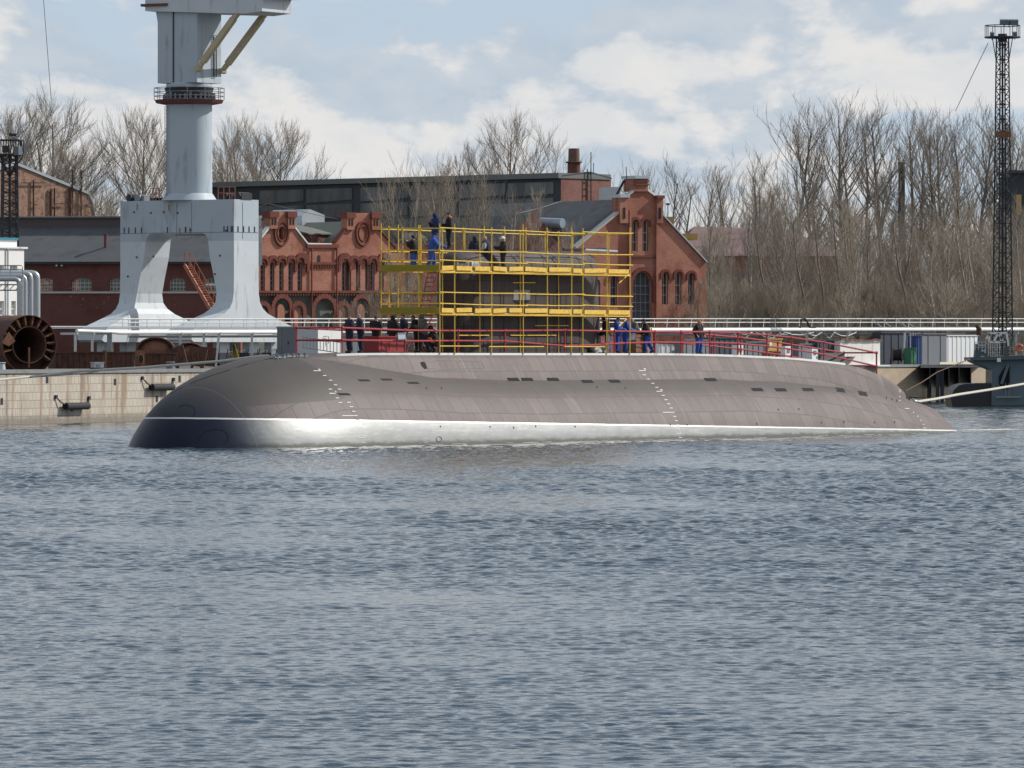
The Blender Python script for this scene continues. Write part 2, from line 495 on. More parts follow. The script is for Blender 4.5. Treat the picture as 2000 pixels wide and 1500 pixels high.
def hull_mat(name, casing=False):
    m = bpy.data.materials.new(name); t = NT(m)
    O = t.coord('Object'); s = t.n('ShaderNodeSeparateXYZ'); t.l(O, s.inputs[0])
    uv = t.n('ShaderNodeUVMap').outputs[0]
    su = t.n('ShaderNodeSeparateXYZ'); t.l(uv, su.inputs[0])
    u, z, g_ = s.outputs[0], s.outputs[2], su.outputs[1]
    br = t.n('ShaderNodeTexBrick'); t.l(uv, br.inputs['Vector'])
    br.offset = .37; br.squash = 1.0
    br.inputs['Scale'].default_value = 1.0; br.inputs['Brick Width'].default_value = 1.04
    br.inputs['Row Height'].default_value = .98; br.inputs['Mortar Size'].default_value = .030
    br.inputs['Mortar Smooth'].default_value = .25; br.inputs['Bias'].default_value = -.1
    br.inputs['Color1'].default_value = (.098,.078,.074,1); br.inputs['Color2'].default_value = (.152,.121,.115,1)
    br.inputs['Mortar'].default_value = (.05,.042,.04,1)
    blot = t.noise(O, .45, 6.0, .6); fine = t.noise(O, 5.0, 5.0, .7)
    tiles = t.mix(t.math('MULTIPLY', fine, .5), br.outputs[0], (.20,.168,.160))
    streak = t.noise(t.mapping(O, (4.0, .5, .5)), 1.0, 5.0, .6)
    tiles = t.mix(t.math('MULTIPLY', t.ramp(streak, .52, .74), .30), tiles, (.29,.26,.25))
    tiles = t.mix(t.math('MULTIPLY', t.ramp(blot, .45, .7), .35), tiles, (.12,.098,.092))
    # smoother greyish coating on the shoulder and over the bow dome
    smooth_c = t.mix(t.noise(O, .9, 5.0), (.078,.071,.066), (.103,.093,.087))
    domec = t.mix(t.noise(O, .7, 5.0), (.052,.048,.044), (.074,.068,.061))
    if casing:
        f = t.math('SUBTRACT', 1.0, t.ramp(u, 9.0, 14.0))
    else:
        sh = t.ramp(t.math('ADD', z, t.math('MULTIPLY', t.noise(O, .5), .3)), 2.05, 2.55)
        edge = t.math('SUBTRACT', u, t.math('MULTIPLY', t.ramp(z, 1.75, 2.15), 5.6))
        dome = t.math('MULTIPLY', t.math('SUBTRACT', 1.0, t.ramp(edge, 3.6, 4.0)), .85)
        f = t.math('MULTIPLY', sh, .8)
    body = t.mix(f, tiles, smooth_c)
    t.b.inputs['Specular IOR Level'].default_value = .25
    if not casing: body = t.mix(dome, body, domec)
    if casing:
        if name == 'sail_tiles': body = t.mix(.55, body, (.012,.010,.011))  # shade of the scaffold platforms darkens the tile colour itself
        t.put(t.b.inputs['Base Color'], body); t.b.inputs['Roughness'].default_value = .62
        t.bump(br.outputs[1], -.25, .02)
        return m
    z0 = t.math('ADD', 1.36, t.math('MULTIPLY', u, -.0187))
    zr = t.math('SUBTRACT', z, t.math('ADD', z0, t.math('MULTIPLY', t.math('SUBTRACT', t.noise(O, 1.2), .5), .03)))
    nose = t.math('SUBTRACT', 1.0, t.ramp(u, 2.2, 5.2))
    # silver-grey lower band, bow shade painted in as dark navy
    low = t.mix(t.noise(t.mapping(O, (.5, 1, 1.5)), 1.5, 6.0, .6), (.17,.178,.178), (.26,.27,.268))
    scuff = t.ramp(t.noise(t.mapping(O, (.35, 1, 3.5)), 2.0, 7.0, .7), .53, .66)
    low = t.mix(t.math('MULTIPLY', scuff, .45), low, (.34,.35,.34))
    wl_ = t.math('SUBTRACT', 1.0, t.ramp(t.math('ADD', z, t.math('MULTIPLY', t.noise(t.mapping(O, (1,1,2)), 1.6, 6.0, .65), -.35)), -.08, .10))
    low = t.mix(t.math('MULTIPLY', wl_, .8), low, (.07,.068,.052))
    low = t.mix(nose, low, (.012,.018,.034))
    bow_shade = t.math('SUBTRACT', 1.0, t.ramp(t.math('ADD', u, t.math('MULTIPLY', z, .8)), 2.5, 7.5))
    body = t.mix(bow_shade, body, (.018,.022,.034))  # same bow shade, painted into the colour above the stripe
    up = t.math('GREATER_THAN', zr, .0)
    c = t.mix(up, low, body)
    sw = t.math('LESS_THAN', t.math('ABSOLUTE', t.math('ADD', zr, .03)), .034)
    c = t.mix(sw, c, (.52,.53,.52))
    # panel seam between dome and hull, round hatch outlines on the dome
    seam = t.math('LESS_THAN', t.math('ABSOLUTE', t.math('SUBTRACT', u, 3.4)), .02)
    c = t.mix(t.math('MULTIPLY', seam, .4), c, (.13,.14,.15))
    t.put(t.b.inputs['Base Color'], c)
    t.put(t.b.inputs['Roughness'], t.mix(up, (.44,.44,.44), (.58,.58,.58)))
    t.put(t.b.inputs['Metallic'], t.math('MULTIPLY', t.math('SUBTRACT', 1.0, up), .45))
    dent = t.math('ADD', t.math('MULTIPLY', t.math('MULTIPLY', br.outputs[1], t.math('MULTIPLY', up, t.math('SUBTRACT', 1.0, dome))), -.22), t.math('MULTIPLY', t.noise(O, .8, 3.0), .9))
    t.bump(dent, .28, .06)
    return m
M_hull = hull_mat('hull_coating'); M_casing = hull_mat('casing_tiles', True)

ZC = -1.65
def interp(x, tab):
    for (a, va), (b, vb) in zip(tab, tab[1:]):
        if x <= b:
            f = max(0, (x - a) / (b - a)); f2 = f*f*(3-2*f)
            return va + (vb - va) * f2
    return tab[-1][1]
def interpl(x, tab):
    xs, ys = zip(*tab); return float(np.interp(x, xs, ys))
HR = [(0,1),(42,1),(48,.965),(53,.90),(58,.80),(61.5,.715),(64,.64),(66.3,.47),(67.8,.325),(70.3,.16),(72.5,.02)]
def hull_section(u, ph):
    """ph 0 = top centre, pi = keel; returns (w, z)"""
    A = 10.0
    kb = math.sqrt(max(0, 1 - ((A - u) / A) ** 2)) if u < A else 1.0
    kr = interpl(u, HR)
    top = interpl(u, [(0, 5.7), (9, 5.7), (13, 5.55), (18, 5.2), (24, 5.05), (80, 5.05)])
    p = interpl(u, [(0, 2.0), (8, 2.0), (20, 2.2), (80, 2.2)])
    c, s_ = math.cos(ph), math.sin(ph)
    h = top if c > 0 else 4.95
    w = 4.95 * abs(s_) ** (2/p); z = h * abs(c) ** (2/p) * (1 if c > 0 else -1)
    return w * kb * kr, ZC + z * kb * kr
def build_hull():
    us = [0.004, .05, .15, .35, .65, 1.0, 1.5, 2.1, 2.8, 3.6, 4.5, 5.5, 6.5, 7.5, 8.7, 10] + [10 + i * 1.0 for i in range(1, 63)] + [72.5]
    NP = 72
    vs = []; uv = []
    for u in us:
        g_ = 0; last = None
        for j in range(NP + 1):
            ph = -PI + 2*PI*j/NP
            w, z = hull_section(u, abs(ph)); w = math.copysign(w, ph) if ph else 0.0
            vs.append((u, -w, z))
        # girth measured from the top centre
        base = len(vs) - NP - 1
        gg = [0] * (NP + 1)
        for j in range(NP//2 + 1, NP + 1):
            gg[j] = gg[j-1] + (Vector(vs[base+j]) - Vector(vs[base+j-1])).length
            gg[NP - j] = -gg[j]
        for j in range(NP + 1): uv.append((u, gg[j]))
    fs = []
    for i in range(len(us) - 1):
        for j in range(NP):
            a = i*(NP+1)+j; fs.append((a, a+1, a+NP+2, a+NP+1))
    me = bpy.data.meshes.new('hull'); me.from_pydata(vs, [], fs)
    ul = me.uv_layers.new(name='UVMap')
    for l in me.loops: ul.data[l.index].uv = uv[l.vertex_index]
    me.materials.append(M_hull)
    me.polygons.foreach_set('use_smooth', [True]*len(fs))
    o = bpy.data.objects.new('hull', me); C.objects.link(o); o.parent = submarine
    bm = bmesh.new(); bm.from_mesh(me); bmesh.ops.recalc_face_normals(bm, faces=bm.faces); bm.to_mesh(me); bm.free()
    return o, vs, fs
hull, hv, hf = build_hull()

# casing (free-flooding deck superstructure)
ZD = [(8.5,3.6),(10,3.92),(11.5,4.04),(14,4.10),(40,4.08),(44,4.02),(50,3.88),(55.4,3.62),(58,3.34),(60,2.98),(61.2,2.68),(62.2,2.38),(62.9,2.08),(63.3,1.7)]
CW = [(8.5,.5),(10,.9),(12,1.4),(14,1.7),(18,1.9),(45,1.9),(52,1.7),(58,1.3),(61.5,.9),(62.8,.68),(63.3,.3)]
def casing_section(u):
    zd = interpl(u, ZD); k_ = interpl(u, CW) / 1.9
    prof = [(0,0.02),(.8,.015),(1.35,0),(1.62,-.03),(1.80,-.10),(1.95,-.24),(2.1,-.5),(2.27,-.8),(2.45,-1.12),(2.62,-1.5),(2.8,-2.1),(2.9,-3.2)]
    return [(w*k_, zd + z*(1 if u < 55 else 1)) for w, z in prof]
def build_casing():
    us = [8.5, 9, 9.5, 10] + [10.5 + i for i in range(47)] + [58, 59, 60, 60.8, 61.5, 62.1, 62.5, 62.8, 63.0, 63.15, 63.3]
    vs = []; uv = []; fs = []
    for u in us:
        sec = casing_section(u); full = [(-w, z) for w, z in reversed(sec[1:])] + sec
        g_ = 0; mid = len(sec) - 1; gg = [0]*len(full)
        for j in range(mid+1, len(full)):
            gg[j] = gg[j-1] + math.hypot(full[j][0]-full[j-1][0], full[j][1]-full[j-1][1]); gg[len(full)-1-j] = -gg[j]
        for j, (w, z) in enumerate(full):
            vs.append((u, -w, z)); uv.append((u + .45, gg[j] + .25))
    n = len(full)
    for i in range(len(us)-1):
        for j in range(n-1):
            a = i*n+j; fs.append((a, a+1, a+n+1, a+n))
    fs.append(tuple(range(n))); fs.append(tuple((len(us)-1)*n + j for j in range(n))[::-1])
    me = bpy.data.meshes.new('casing'); me.from_pydata(vs, [], fs)
    ul = me.uv_layers.new(name='UVMap')
    for l in me.loops: ul.data[l.index].uv = uv[l.vertex_index]
    me.materials.append(M_casing)
    me.polygons.foreach_set('use_smooth', [True]*len(fs))
    o = bpy.data.objects.new('casing', me); C.objects.link(o); o.parent = submarine
    bm = bmesh.new(); bm.from_mesh(me); bmesh.ops.recalc_face_normals(bm, faces=bm.faces); bm.to_mesh(me); bm.free()
    try: me.set_sharp_from_angle(angle=math.radians(45))
    except Exception: pass
    return o, vs, fs
casing, cv, cf = build_casing()

MS = Matrix.Translation(SB) @ Matrix.Rotation(TH, 4, 'Z'); MSI = MS.inverted()
bvh = BVHTree.FromPolygons([MS @ Vector(v) for v in hv] + [MS @ Vector(v) for v in cv], hf + [tuple(i + len(hv) for i in f) for f in cf])
EYEP = Vector((0, 0, EYE))
def on_hull(x, y, bv=None):
    d = (W(x, y, 1.0) - EYEP).normalized()
    p, n, i, dist = (bv or bvh).ray_cast(EYEP, d)
    if p is None: return None, None
    if n.dot(d) > 0: n = -n
    return p, n
def patch(mb, corners, lift=.012, bv=None, thick=0.0):
    """thin plate following the hull: corners given where the photo shows them"""
    ps = []
    for x, y in corners:
        p, n = on_hull(x, y, bv)
        if p is None: return
        ps.append(p + n * lift)
    b = len(mb.v); mb.v += [tuple(p) for p in ps]; mb.f.append(tuple(b + i for i in range(len(ps)))); mb.mi.append(0)

M_slot = mat('slot_black', (.008,.008,.009), .9)
M_grate = mat('grating_grey', (.010,.011,.012), .95, 0, .2, 6)
M_mark = mat('mark_white', (.62,.62,.60), .6, 0, .05)
# open flood slots forward, closed gratings aft
for (x, y, w, h, sk) in ((711,743,24,3.6,4),(755,741.5,24,3.4,4),(807,748,24,3.6,4),(672,770,26,4,5)):
    mb = MB(); patch(mb, [(x-w/2-1, y-h/2), (x+w/2-sk, y-h/2), (x+w/2+1, y+h/2), (x-w/2+sk, y+h/2)])
    mb.build('flood_slot', M_slot, submarine)
for (x, y) in ((1003,741),(1030,741),(1080.5,741),(1147,745),(1200,744.5),(1388,741.5),(1479,761),(1525,761.5),(1578,761),(1641,762),(1685,769)):
    s_ = 1.0 if x < 1600 else .8
    dy = 0 if x < 1600 else 2.2
    mb = MB(); patch(mb, [(x-13*s_, y-3-dy), (x+8*s_, y-3), (x+13*s_, y+3+dy), (x-8*s_, y+3)])
    mb.build('flood_grating', M_grate, submarine)
# recessed planing-fin housing on the casing side
mb = MB(); patch(mb, [(821,707.5),(827,706.5),(831,710),(834,720),(829,720.5),(823,714)], .015); mb.build('fin_recess', M_slot, submarine)
mb = MB()
for a, b in (((829,706.5),(850,706.5)),((834,720.5),(850,720.5)),((850,704),(940,706)),((850,722.5),(946,719.5)),((940,706),(946,719.5)),((868,705),(875,722)),((892,705.5),(899,721.5)),((921,706),(928,720.5))):
    ax, ay = a; bx, by = b
    L = math.hypot(bx-ax, by-ay); nx_, ny_ = -(by-ay)/L*.4, (bx-ax)/L*.4
    K = max(1, int(L/12))
    for i in range(K):
        f0, f1 = i/K, (i+1)/K
        q0 = (ax+(bx-ax)*f0, ay+(by-ay)*f0); q1 = (ax+(bx-ax)*f1, ay+(by-ay)*f1)
        patch(mb, [(q0[0]-nx_,q0[1]-ny_),(q1[0]-nx_,q1[1]-ny_),(q1[0]+nx_,q1[1]+ny_),(q0[0]+nx_,q0[1]+ny_)], .01)
mb.build('fin_door_seam', M_dsteel, submarine)
# draught marks
def bars(lst, name, bv=None):
    for (x, y, w) in lst:
        mb = MB()
        t_ = .62 if x < 1700 else .5
        patch(mb, [(x-w/2, y-t_), (x+w/2, y-t_), (x+w/2, y+t_), (x-w/2, y+t_)], .014, bv)
        if mb.v: mb.build('draught_mark', M_mark, submarine)
bars([(619,724.6,14),(624.5,722.6,3),(622.8,721.6,3),(633.8,733.9,6.5),(645.3,743.1,6.5),(655,752,6.5),(645,760.4,7),(662.8,760.4,6.5),(649,768.5,12),(656,766,2),(654.6,764.4,2),(658.5,777.6,7),(664.4,786.3,7),(681,785.9,7),(686,794.6,7),(690.5,803.6,7),(683,812,30),(698,820.3,7),(705.5,855.5,13),(708,851,4),(709.5,864,6),(711,872.3,6)], 'draught_marks')
bars([(1254,724,13),(1260,722,2.5),(1258.5,720.2,4),(1258,732.3,6.5),(1266,740.6,6),(1274.8,749,6),(1282.6,757,6),(1287.5,764.6,11),(1292.5,762.6,2.4),(1291,761.4,4),(1295,772.6,6),(1300.4,781,6),(1305.6,789,6),(1310.3,797.2,6),(1305.6,805.5,23),(1317.6,813.6,6),(1320.6,822,6),(1323.3,830,6),(1325,838.4,5),(1325.3,846.6,10),(1329.5,844.6,2.2),(1328.5,854.6,6)], 'draught_marks')
bars([(1757,765.5,4),(1758,762.8,2.4),(1755.6,761.2,2),(1757,775,3),(1757.4,782.4,3),(1771.7,798.2,9),(1784,805.6,3),(1792,813.2,3),(1798.3,821,3),(1803.4,829,3),(1805.6,836.2,7)], 'draught_marks')
# small drain holes
for (x, y) in ((832.5,758),(862,758),(1166,756.5),(1221,758),(1520,800),(1560,799),(860,833),(957,833.5),(1003,835.2),(1046,832.6),(1123,833.4),(1604,825.5),(1648,824.5),(1708,825),(1747,824.6),(1731,777),(1742,779.5),(1751,782.5),(1308.8,829.5),(1341.8,829.5),(1478,828)):
    h = 1.6 if x < 1700 or y > 800 else 2.4
    mb = MB(); patch(mb, [(x-1.1,y-h),(x+.7,y-h),(x+1.3,y+h),(x-.5,y+h)], .012)
    if mb.v: mb.build('drain_hole', M_slot, submarine)
# anchor-like round marks and outlines on the grey band and bow
def ring_on(name, cx, cy, rx, ry, w, m, n=28, a0=0, a1=2*PI, tilt=0):
    mb = MB()
    for i in range(n):
        A0 = a0 + (a1-a0)*i/n; A1 = a0 + (a1-a0)*(i+1)/n
        def q_(a, k_):
            x = math.cos(a)*(rx+k_); y = math.sin(a)*(ry+k_)
            return (cx + x*math.cos(tilt) - y*math.sin(tilt), cy + x*math.sin(tilt) + y*math.cos(tilt))
        patch(mb, [q_(A0,-w/2), q_(A1,-w/2), q_(A1,w/2), q_(A0,w/2)], .012)
    return mb.build(name, m, submarine)
M_groove = mat('groove', (.012,.014,.02), .95, spec=.1)
ring_on('hatch_outline', 418, 856, 28, 17, .9, M_groove, a0=PI*.95, a1=PI*2.25, tilt=-.12)
ring_on('hatch_outline', 364, 804, 17, 13, .9, M_groove, a0=PI*1.15, a1=PI*2.2, tilt=.15)
ring_on('hawse_ring', 857, 858, 5.5, 5, .8, M_groove, n=14)
mb = MB()
pts_ = [(332,770),(352,759),(380,746),(410,735),(445,724),(480,712),(520,702),(545,696)]
for (ax, ay), (bx, by) in zip(pts_, pts_[1:]): patch(mb, [(ax,ay-.5),(bx,by-.5),(bx,by+.5),(ax,ay+.5)], .01)
mb.build('bow_seam', M_groove, submarine)

# sail
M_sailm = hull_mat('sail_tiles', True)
U0, U1 = 22.3, 34.9; SH = 8.92
def sail_plan(k_, rake0=0.0, rake1=0.0, hw=1.12, n=40):
    """streamlined plan outline, k_ = scale inwards"""
    pts = []
    a0 = U0 + rake0 + (1-k_)*.9; a1 = U1 + rake1 - (1-k_)*.6
    L = a1 - a0
    for i in range(n + 1):
        f = (1 - math.cos(PI*i/n)) / 2
        w = min(1.0, (f/.16)) ; w = math.sqrt(max(0, 1-(1-w)**2))
        tail = 1 - max(0, (f-.72)/.28)**1.7 * .86
        pts.append((a0 + L*f, w*tail*hw*k_))
    return pts
lv = [(3.7,1.0,0,.35),(5.2,1.0,0,.2),(6.4,1.0,0,.1),(7.4,1.0,0,0),(8.05,.985,.03,-.02),(8.40,.93,.08,-.06),(8.66,.80,.2,-.14),(8.82,.58,.4,-.3),(8.90,.30,.8,-.6)]
vs = []; uv = []; fs = []
rows = []
for z, k_, r0, r1 in lv:
    pl = sail_plan(k_, r0, r1)
    ring = [(u, -w) for u, w in pl] + [(u, w) for u, w in reversed(pl[1:-1])]
    rows.append(len(ring)); 
    for (u, v) in ring:
        vs.append((u, v, z)); uv.append((u*.92, z*.92 + (1-k_)*1.2))
n = rows[0]
for i in range(len(lv)-1):
    for j in range(n):
        a = i*n+j; b = i*n+(j+1)%n; fs.append((a, b, b+n, a+n))
fs.append(tuple((len(lv)-1)*n + j for j in range(n)))
me = bpy.data.meshes.new('sail'); me.from_pydata(vs, [], fs)
ul = me.uv_layers.new(name='UVMap')
for l in me.loops: ul.data[l.index].uv = uv[l.vertex_index]
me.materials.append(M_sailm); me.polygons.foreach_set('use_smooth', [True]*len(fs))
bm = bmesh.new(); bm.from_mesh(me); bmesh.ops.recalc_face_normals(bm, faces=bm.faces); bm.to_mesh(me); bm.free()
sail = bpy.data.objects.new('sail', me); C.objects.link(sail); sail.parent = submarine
bvs = BVHTree.FromPolygons([MS @ Vector(v) for v in vs], fs)
def sailpart(name, m, corners_list, lift=.015):
    mb = MB()
    for c_ in corners_list: patch(mb, c_, lift, bvs)
    if mb.v:
        o = mb.build(name, m); sub(sail, o); o.matrix_parent_inverse = MSI.copy(); return o
for (x0, x1) in ((892,916),(921,937)):
    sailpart('bridge_window', M_mark, [[(x0,512),(x1,512),(x1,522),(x0,522)]], .02)
    o = sailpart('window_glass', M_gsteel, [[(x0+2.5,514.5),(x1-2.5,514.5),(x1-2.5,519.5),(x0+2.5,519.5)]], .03)
# joints on the sail plating, and a painted line of platform shadow
segs = []
for x in (905,943,983,1021,1046,1081,1105,1131): segs.append([(x,575),(x+.9,575),(x+1.7,688),(x+.8,688)])
for x in (895,925,955,985,1015,1037,1060,1078,1090,1103,1121): segs.append([(x-10,493),(x-9,493),(x+1,509),(x,509)]); segs.append([(x,509),(x+1,509),(x+2.5,521),(x+1.5,521)])
for k_ in range(14): segs.append([(870+k_*20,503.0+k_*.25),(890+k_*20,503.2+k_*.25),(890+k_*20,504+k_*.25),(870+k_*20,503.8+k_*.25)])
for k_ in range(14): segs.append([(870+k_*20,577.0),(890+k_*20,577.0),(890+k_*20,578),(870+k_*20,578)])  # dark line painted for the upper platform's shadow
for a in ((1115,580,1140,594),(1140,594,1168,583),(1110,500,1140,512),(1140,512,1168,498)): segs.append([(a[0],a[1]),(a[2],a[3]),(a[2],a[3]+1.2),(a[0],a[1]+1.2)])
sailpart('joints_and_shadow', M_slot, segs, .012)
sailpart('hatch', M_grate, [[(1001,587),(1037,587),(1029,591),(1017,593),(1007,591)]], .03)
sailpart('hatch_plate', mat('hatch_plate_paint', (.20,.21,.20), .5), [[(1003,566),(1034,566),(1035,586),(1002,586)]], .02)

# white edge strip along the deck, deck fittings
mb = MB()
prev = None
strip_pts = [(657,690.4),(700,690.2),(750,691),(770,691.5),(800,690),(850,689.6),(1000,689.6),(1150,689.6),(1300,689.6),(1400,691),(1441,693),(1500,697),(1560,703),(1612,711),(1650,717)]
for (ax, ay), (bx, by) in zip(strip_pts, strip_pts[1:]):
    def cc(x):
        best = None; u = s_u(x, 1.75)
        for _ in range(3):
            k_ = interpl(u, CW)/1.9; u = s_u(x, 1.72*k_)
        return S(u, 1.72*k_, interpl(u, ZD) - .03)
    p_, q_ = cc(ax), cc(bx)
    mb.bar(p_, q_ , .07, .10)
mb.build('deck_edge_strip', M_whitep, submarine)
for x in (543, 562, 586):          # cleats and mooring bitts forward
    u = s_u(x, .8); zt = max(interpl(u, ZD), hull_section(u, .2)[1])
    mb = MB()
    for k_ in (-.22, .22):
        mb.tube([S(u+k_,.9,zt-.1), S(u+k_,.9,zt+.16)], .07, 8); mb.tube([S(u+k_,.9,zt+.16), S(u+k_,.9,zt+.19)], .1, 8)
    mb.tube([S(u-.4,.9,zt+.05), S(u+.4,.9,zt+.05)], .04, 6)
    mb.build('mooring_bitt', M_gsteel, submarine)
# open deck hatch lids aft
for (x, hh) in ((1621, .30), (1640, .24)):
    u = s_u(x, .7); z = interpl(u, ZD)
    mb = MB(); mb.prism([S(u-.6,.3,z), S(u+.5,.9,z), S(u+1.1,.9,z+hh*1.6), S(u,.3,z+hh*1.6)], S(0,.06,.02)-S(0,0,0))
    mb.build('open_hatch_lid', M_dsteel, submarine)
# small white arc at the stern waterline and stern tow fitting
mb = MB(); e = S(64.2, .1, 1.55); mb.tube([e, e + Vector((.5,.2,-.02))], .07, 6); mb.tube([e+Vector((0,0,.3)), e + Vector((.45,.2,.28))], .05, 6)
mb.build('stern_fitting', M_dsteel, submarine)

# broken line of foam where the hull meets the water
fo = MB(); rf = random.Random(11)
def wl_w(u):
    best = 0
    for j in range(60):
        w, z = hull_section(u, PI*j/60)
        if z > 0.02: best = w
    return best
u = 12.0
while u < 68:
    L = rf.uniform(.3, 1.4); 
    if rf.random() < (.55 if u > 20 else .3):
        off = rf.uniform(.05, .75); wd = rf.uniform(.05, .14); n = 5
        A = []; B = []
        for i in range(n+1):
            uu = u + L*i/n; w_ = wl_w(min(uu, 70)) + off + .05*math.sin(uu*7); h_ = wd*math.sin(PI*(i+.3)/(n+.6))
            A.append(S(uu, w_, .05)); B.append(S(uu, w_+h_, .045))
        fo.add(A + B[::-1], [tuple(range(2*n+2))])
    u += L*rf.uniform(.5, 1.1)
for k_ in range(9):
    c_ = S(69.5 + rf.uniform(0, 5), rf.uniform(-.5,.9), .06); l_ = rf.uniform(.2,.8)
    fo.add([c_+Vector((-l_,0,0)), c_+Vector((0,-.12,0)), c_+Vector((l_,0,0)), c_+Vector((0,.14,.05))], [(0,1,2,3)])
tag(fo.build('foam', mat('foam_white', (.62,.60,.55), .8, 0, .2, 6.0)), kind='stuff')
# ------------------------------------------------------------------ scaffold round the sail
def deck_z(u): return interpl(u, ZD)
WN, WF = 1.78, -1.50          # near and far scaffold lines
scaf = thing('scaffold', tuple(S(s_u(859, WN), WN, 4.05)), 'yellow tube scaffold with two planked levels around the sail', 'scaffold')
near_x = [859, 888, 960, 1022, 1069, 1116, 1138, 1185, 1230]
near_u = [s_u(x, WN) for x in near_x]
uA, uB = near_u[0], near_u[-1]
ztop = s_z(859, 437, WN)
Z_ = lambda y: s_z(859, y, WN)
levels = [446, 489, 509, 572, 593]
PL1, PL2 = Z_(528), Z_(611)    # planked levels
r_ = .027
rnd = random.Random(3)
def post(u, w, z1=None, z0=None):
    mb = MB(); j = rnd.uniform(-.03, .03)
    z0 = deck_z(u) - .05 if z0 is None else z0
    mb.tube([S(u, w, z0), S(u + j, w, (z1 or ztop) + rnd.uniform(-.1, .12))], r_, 6)
    for y in levels: mb.tube([S(u, w, Z_(y)-.05), S(u, w, Z_(y)+.05)], r_*1.7, 6)
    mb.build('post', M_yel, scaf)
for u in near_u: post(u, WN)
far_us = [uA, uA + 1.7, uA + 3.1, uA + 4.9, uA + 6.6, uA + 8.3, uA + 10.0, uA + 11.8, uA+13.6, uB]
for u in far_us: post(u, WF)
for w in (WF + .45, WF + .95, .6): post(uA, w)
for u in (uA + 1.1, uA + 4.1, uA + 7.4, uA+10.6, uB - .9): post(u, WN - .62, Z_(446) - .2)
for u in (uA+2.4, uA+5.9, uA+9.2, uA+12.6): post(u, WF + .55, Z_(446) - .1)
def rail(p, q_, m=M_yel, nm='rail', par=None, r=None, sag=0.0):
    mb = MB()
    mid = (Vector(p) + Vector(q_)) / 2 - Vector((0, 0, sag))
    mb.tube([p, mid, q_], r or r_, 6); return mb.build(nm, m, par or scaf)
for y in levels:
    z = Z_(y)
    brk = [uA, near_u[3] + .2, near_u[6], uB + .1]
    for a, b in zip(brk, brk[1:]):
        rail(S(a - .05, WN + .04, z + rnd.uniform(-.03, .04)), S(b + .1, WN + .04, z + rnd.uniform(-.05, .03)), sag=.02)
    rail(S(uA - .04, WN + .05, z), S(uA - .04, WF - .05, z + .03))
    rail(S(uB + .04, WN + .05, z), S(uB + .04, WF - .05, z))
    if y != 446 or True: rail(S(uA, WF - .04, z), S(uB, WF - .04, z - .05))
for (x0, x1, y) in ((859, 935, 676), (955, 1062, 677), (1102, 1181, 677), (893, 955, 655), (997, 1086, 655), (1045, 1110, 636), (1002, 1045, 552)):
    w = WN if y > 660 else WN - .62
    rail(s_pt(x0, y, w), s_pt(x1, y, w))
for (x, y) in ((1212, 540), (1212, 624)):
    rail(s_pt(x - 3, y + 13, WN), s_pt(x + 12, y - 1, WN - .3), nm='brace')
for (z, nm) in ((PL1, 'u'), (PL2, 'l')):
    # planked walkways on both sides and across both ends
    seg = near_u
    for (wa, wb) in ((WN + .02, WN - .62), (WF + .6, WF)):
        for a, b in zip(seg, seg[1:]):
            mb = MB(); M0 = S(a, wa, z); 
            nplk = 3
            for k_ in range(nplk):
                f0 = k_/nplk; f1 = (k_+.94)/nplk
                w0 = wa + (wb-wa)*f0; w1 = wa + (wb-wa)*f1; dz = rnd.uniform(-.01, .012)
                mb.prism([S(a+.02, w0, z+dz), S(b-.02, w0, z+dz), S(b-.02, w1, z+dz), S(a+.02, w1, z+dz)], (0, 0, -.05))
            mb.build('planking', M_yelp, scaf)
    mb = MB()
    for (u0, u1) in ((uA - .02, uA + .6), (uB - .6, uB + .02)):
        mb.prism([S(u0, WN-.66, z), S(u1, WN-.66, z), S(u1, WF+.64, z), S(u0, WF+.64, z)], (0, 0, -.05))
    mb.build('end_planking', M_yelp, scaf)
    # toe boards, each a little crooked, with gaps between
    for i, (a, b) in enumerate(zip(near_u, near_u[1:])):
        n = 2 if b - a > 2.4 else 1
        for k_ in range(n):
            a2 = a + (b-a)*k_/n + .07; b2 = a + (b-a)*(k_+1)/n - .09 - rnd.uniform(0, .12)
            t0, t1 = rnd.uniform(-.03, .03), rnd.uniform(-.03, .03)
            mb = MB(); mb.prism([S(a2, WN+.07, z+.03+t0), S(b2, WN+.07, z+.03+t1), S(b2, WN+.07, z+.23+t1), S(a2, WN+.07, z+.23+t0)], S(0,-.025,0) - S(0,0,0))
            mb.build('toe_board', M_yelp, scaf)
    mb = MB(); mb.prism([S(uA-.07, WN, z-.02), S(uA-.07, WF, z-.02), S(uA-.07, WF, z+.26), S(uA-.07, WN, z+.26)], S(.03,0,0)-S(0,0,0))
    mb.build('end_board', M_dyel, scaf)
    mb = MB(); mb.tube([S(uA, WN+.03, z-.09), S(uB, WN+.03, z-.09)], r_, 6); mb.build('transom', M_yel, scaf)
    for u in near_u[1:-1]:
        mb = MB(); mb.tube([S(u, WN+.1, z-.11), S(u, WN-.7, z-.11)], r_, 5); mb.build('putlog', M_yel, scaf)
# two white netting-like tube bundles lying on the upper rail height
mb = MB(); p, q_ = s_pt(1143, 488, .4), s_pt(1205, 491, .4)
mb.tube([p, q_], .06, 6); mb.build('lashed_pole', M_galv, scaf)
mb = MB(); p, q_ = s_pt(1100, 487, -.4), s_pt(1185, 486, -.4)
mb.tube([p, q_], .06, 6); mb.build('lashed_pole', M_black, scaf)

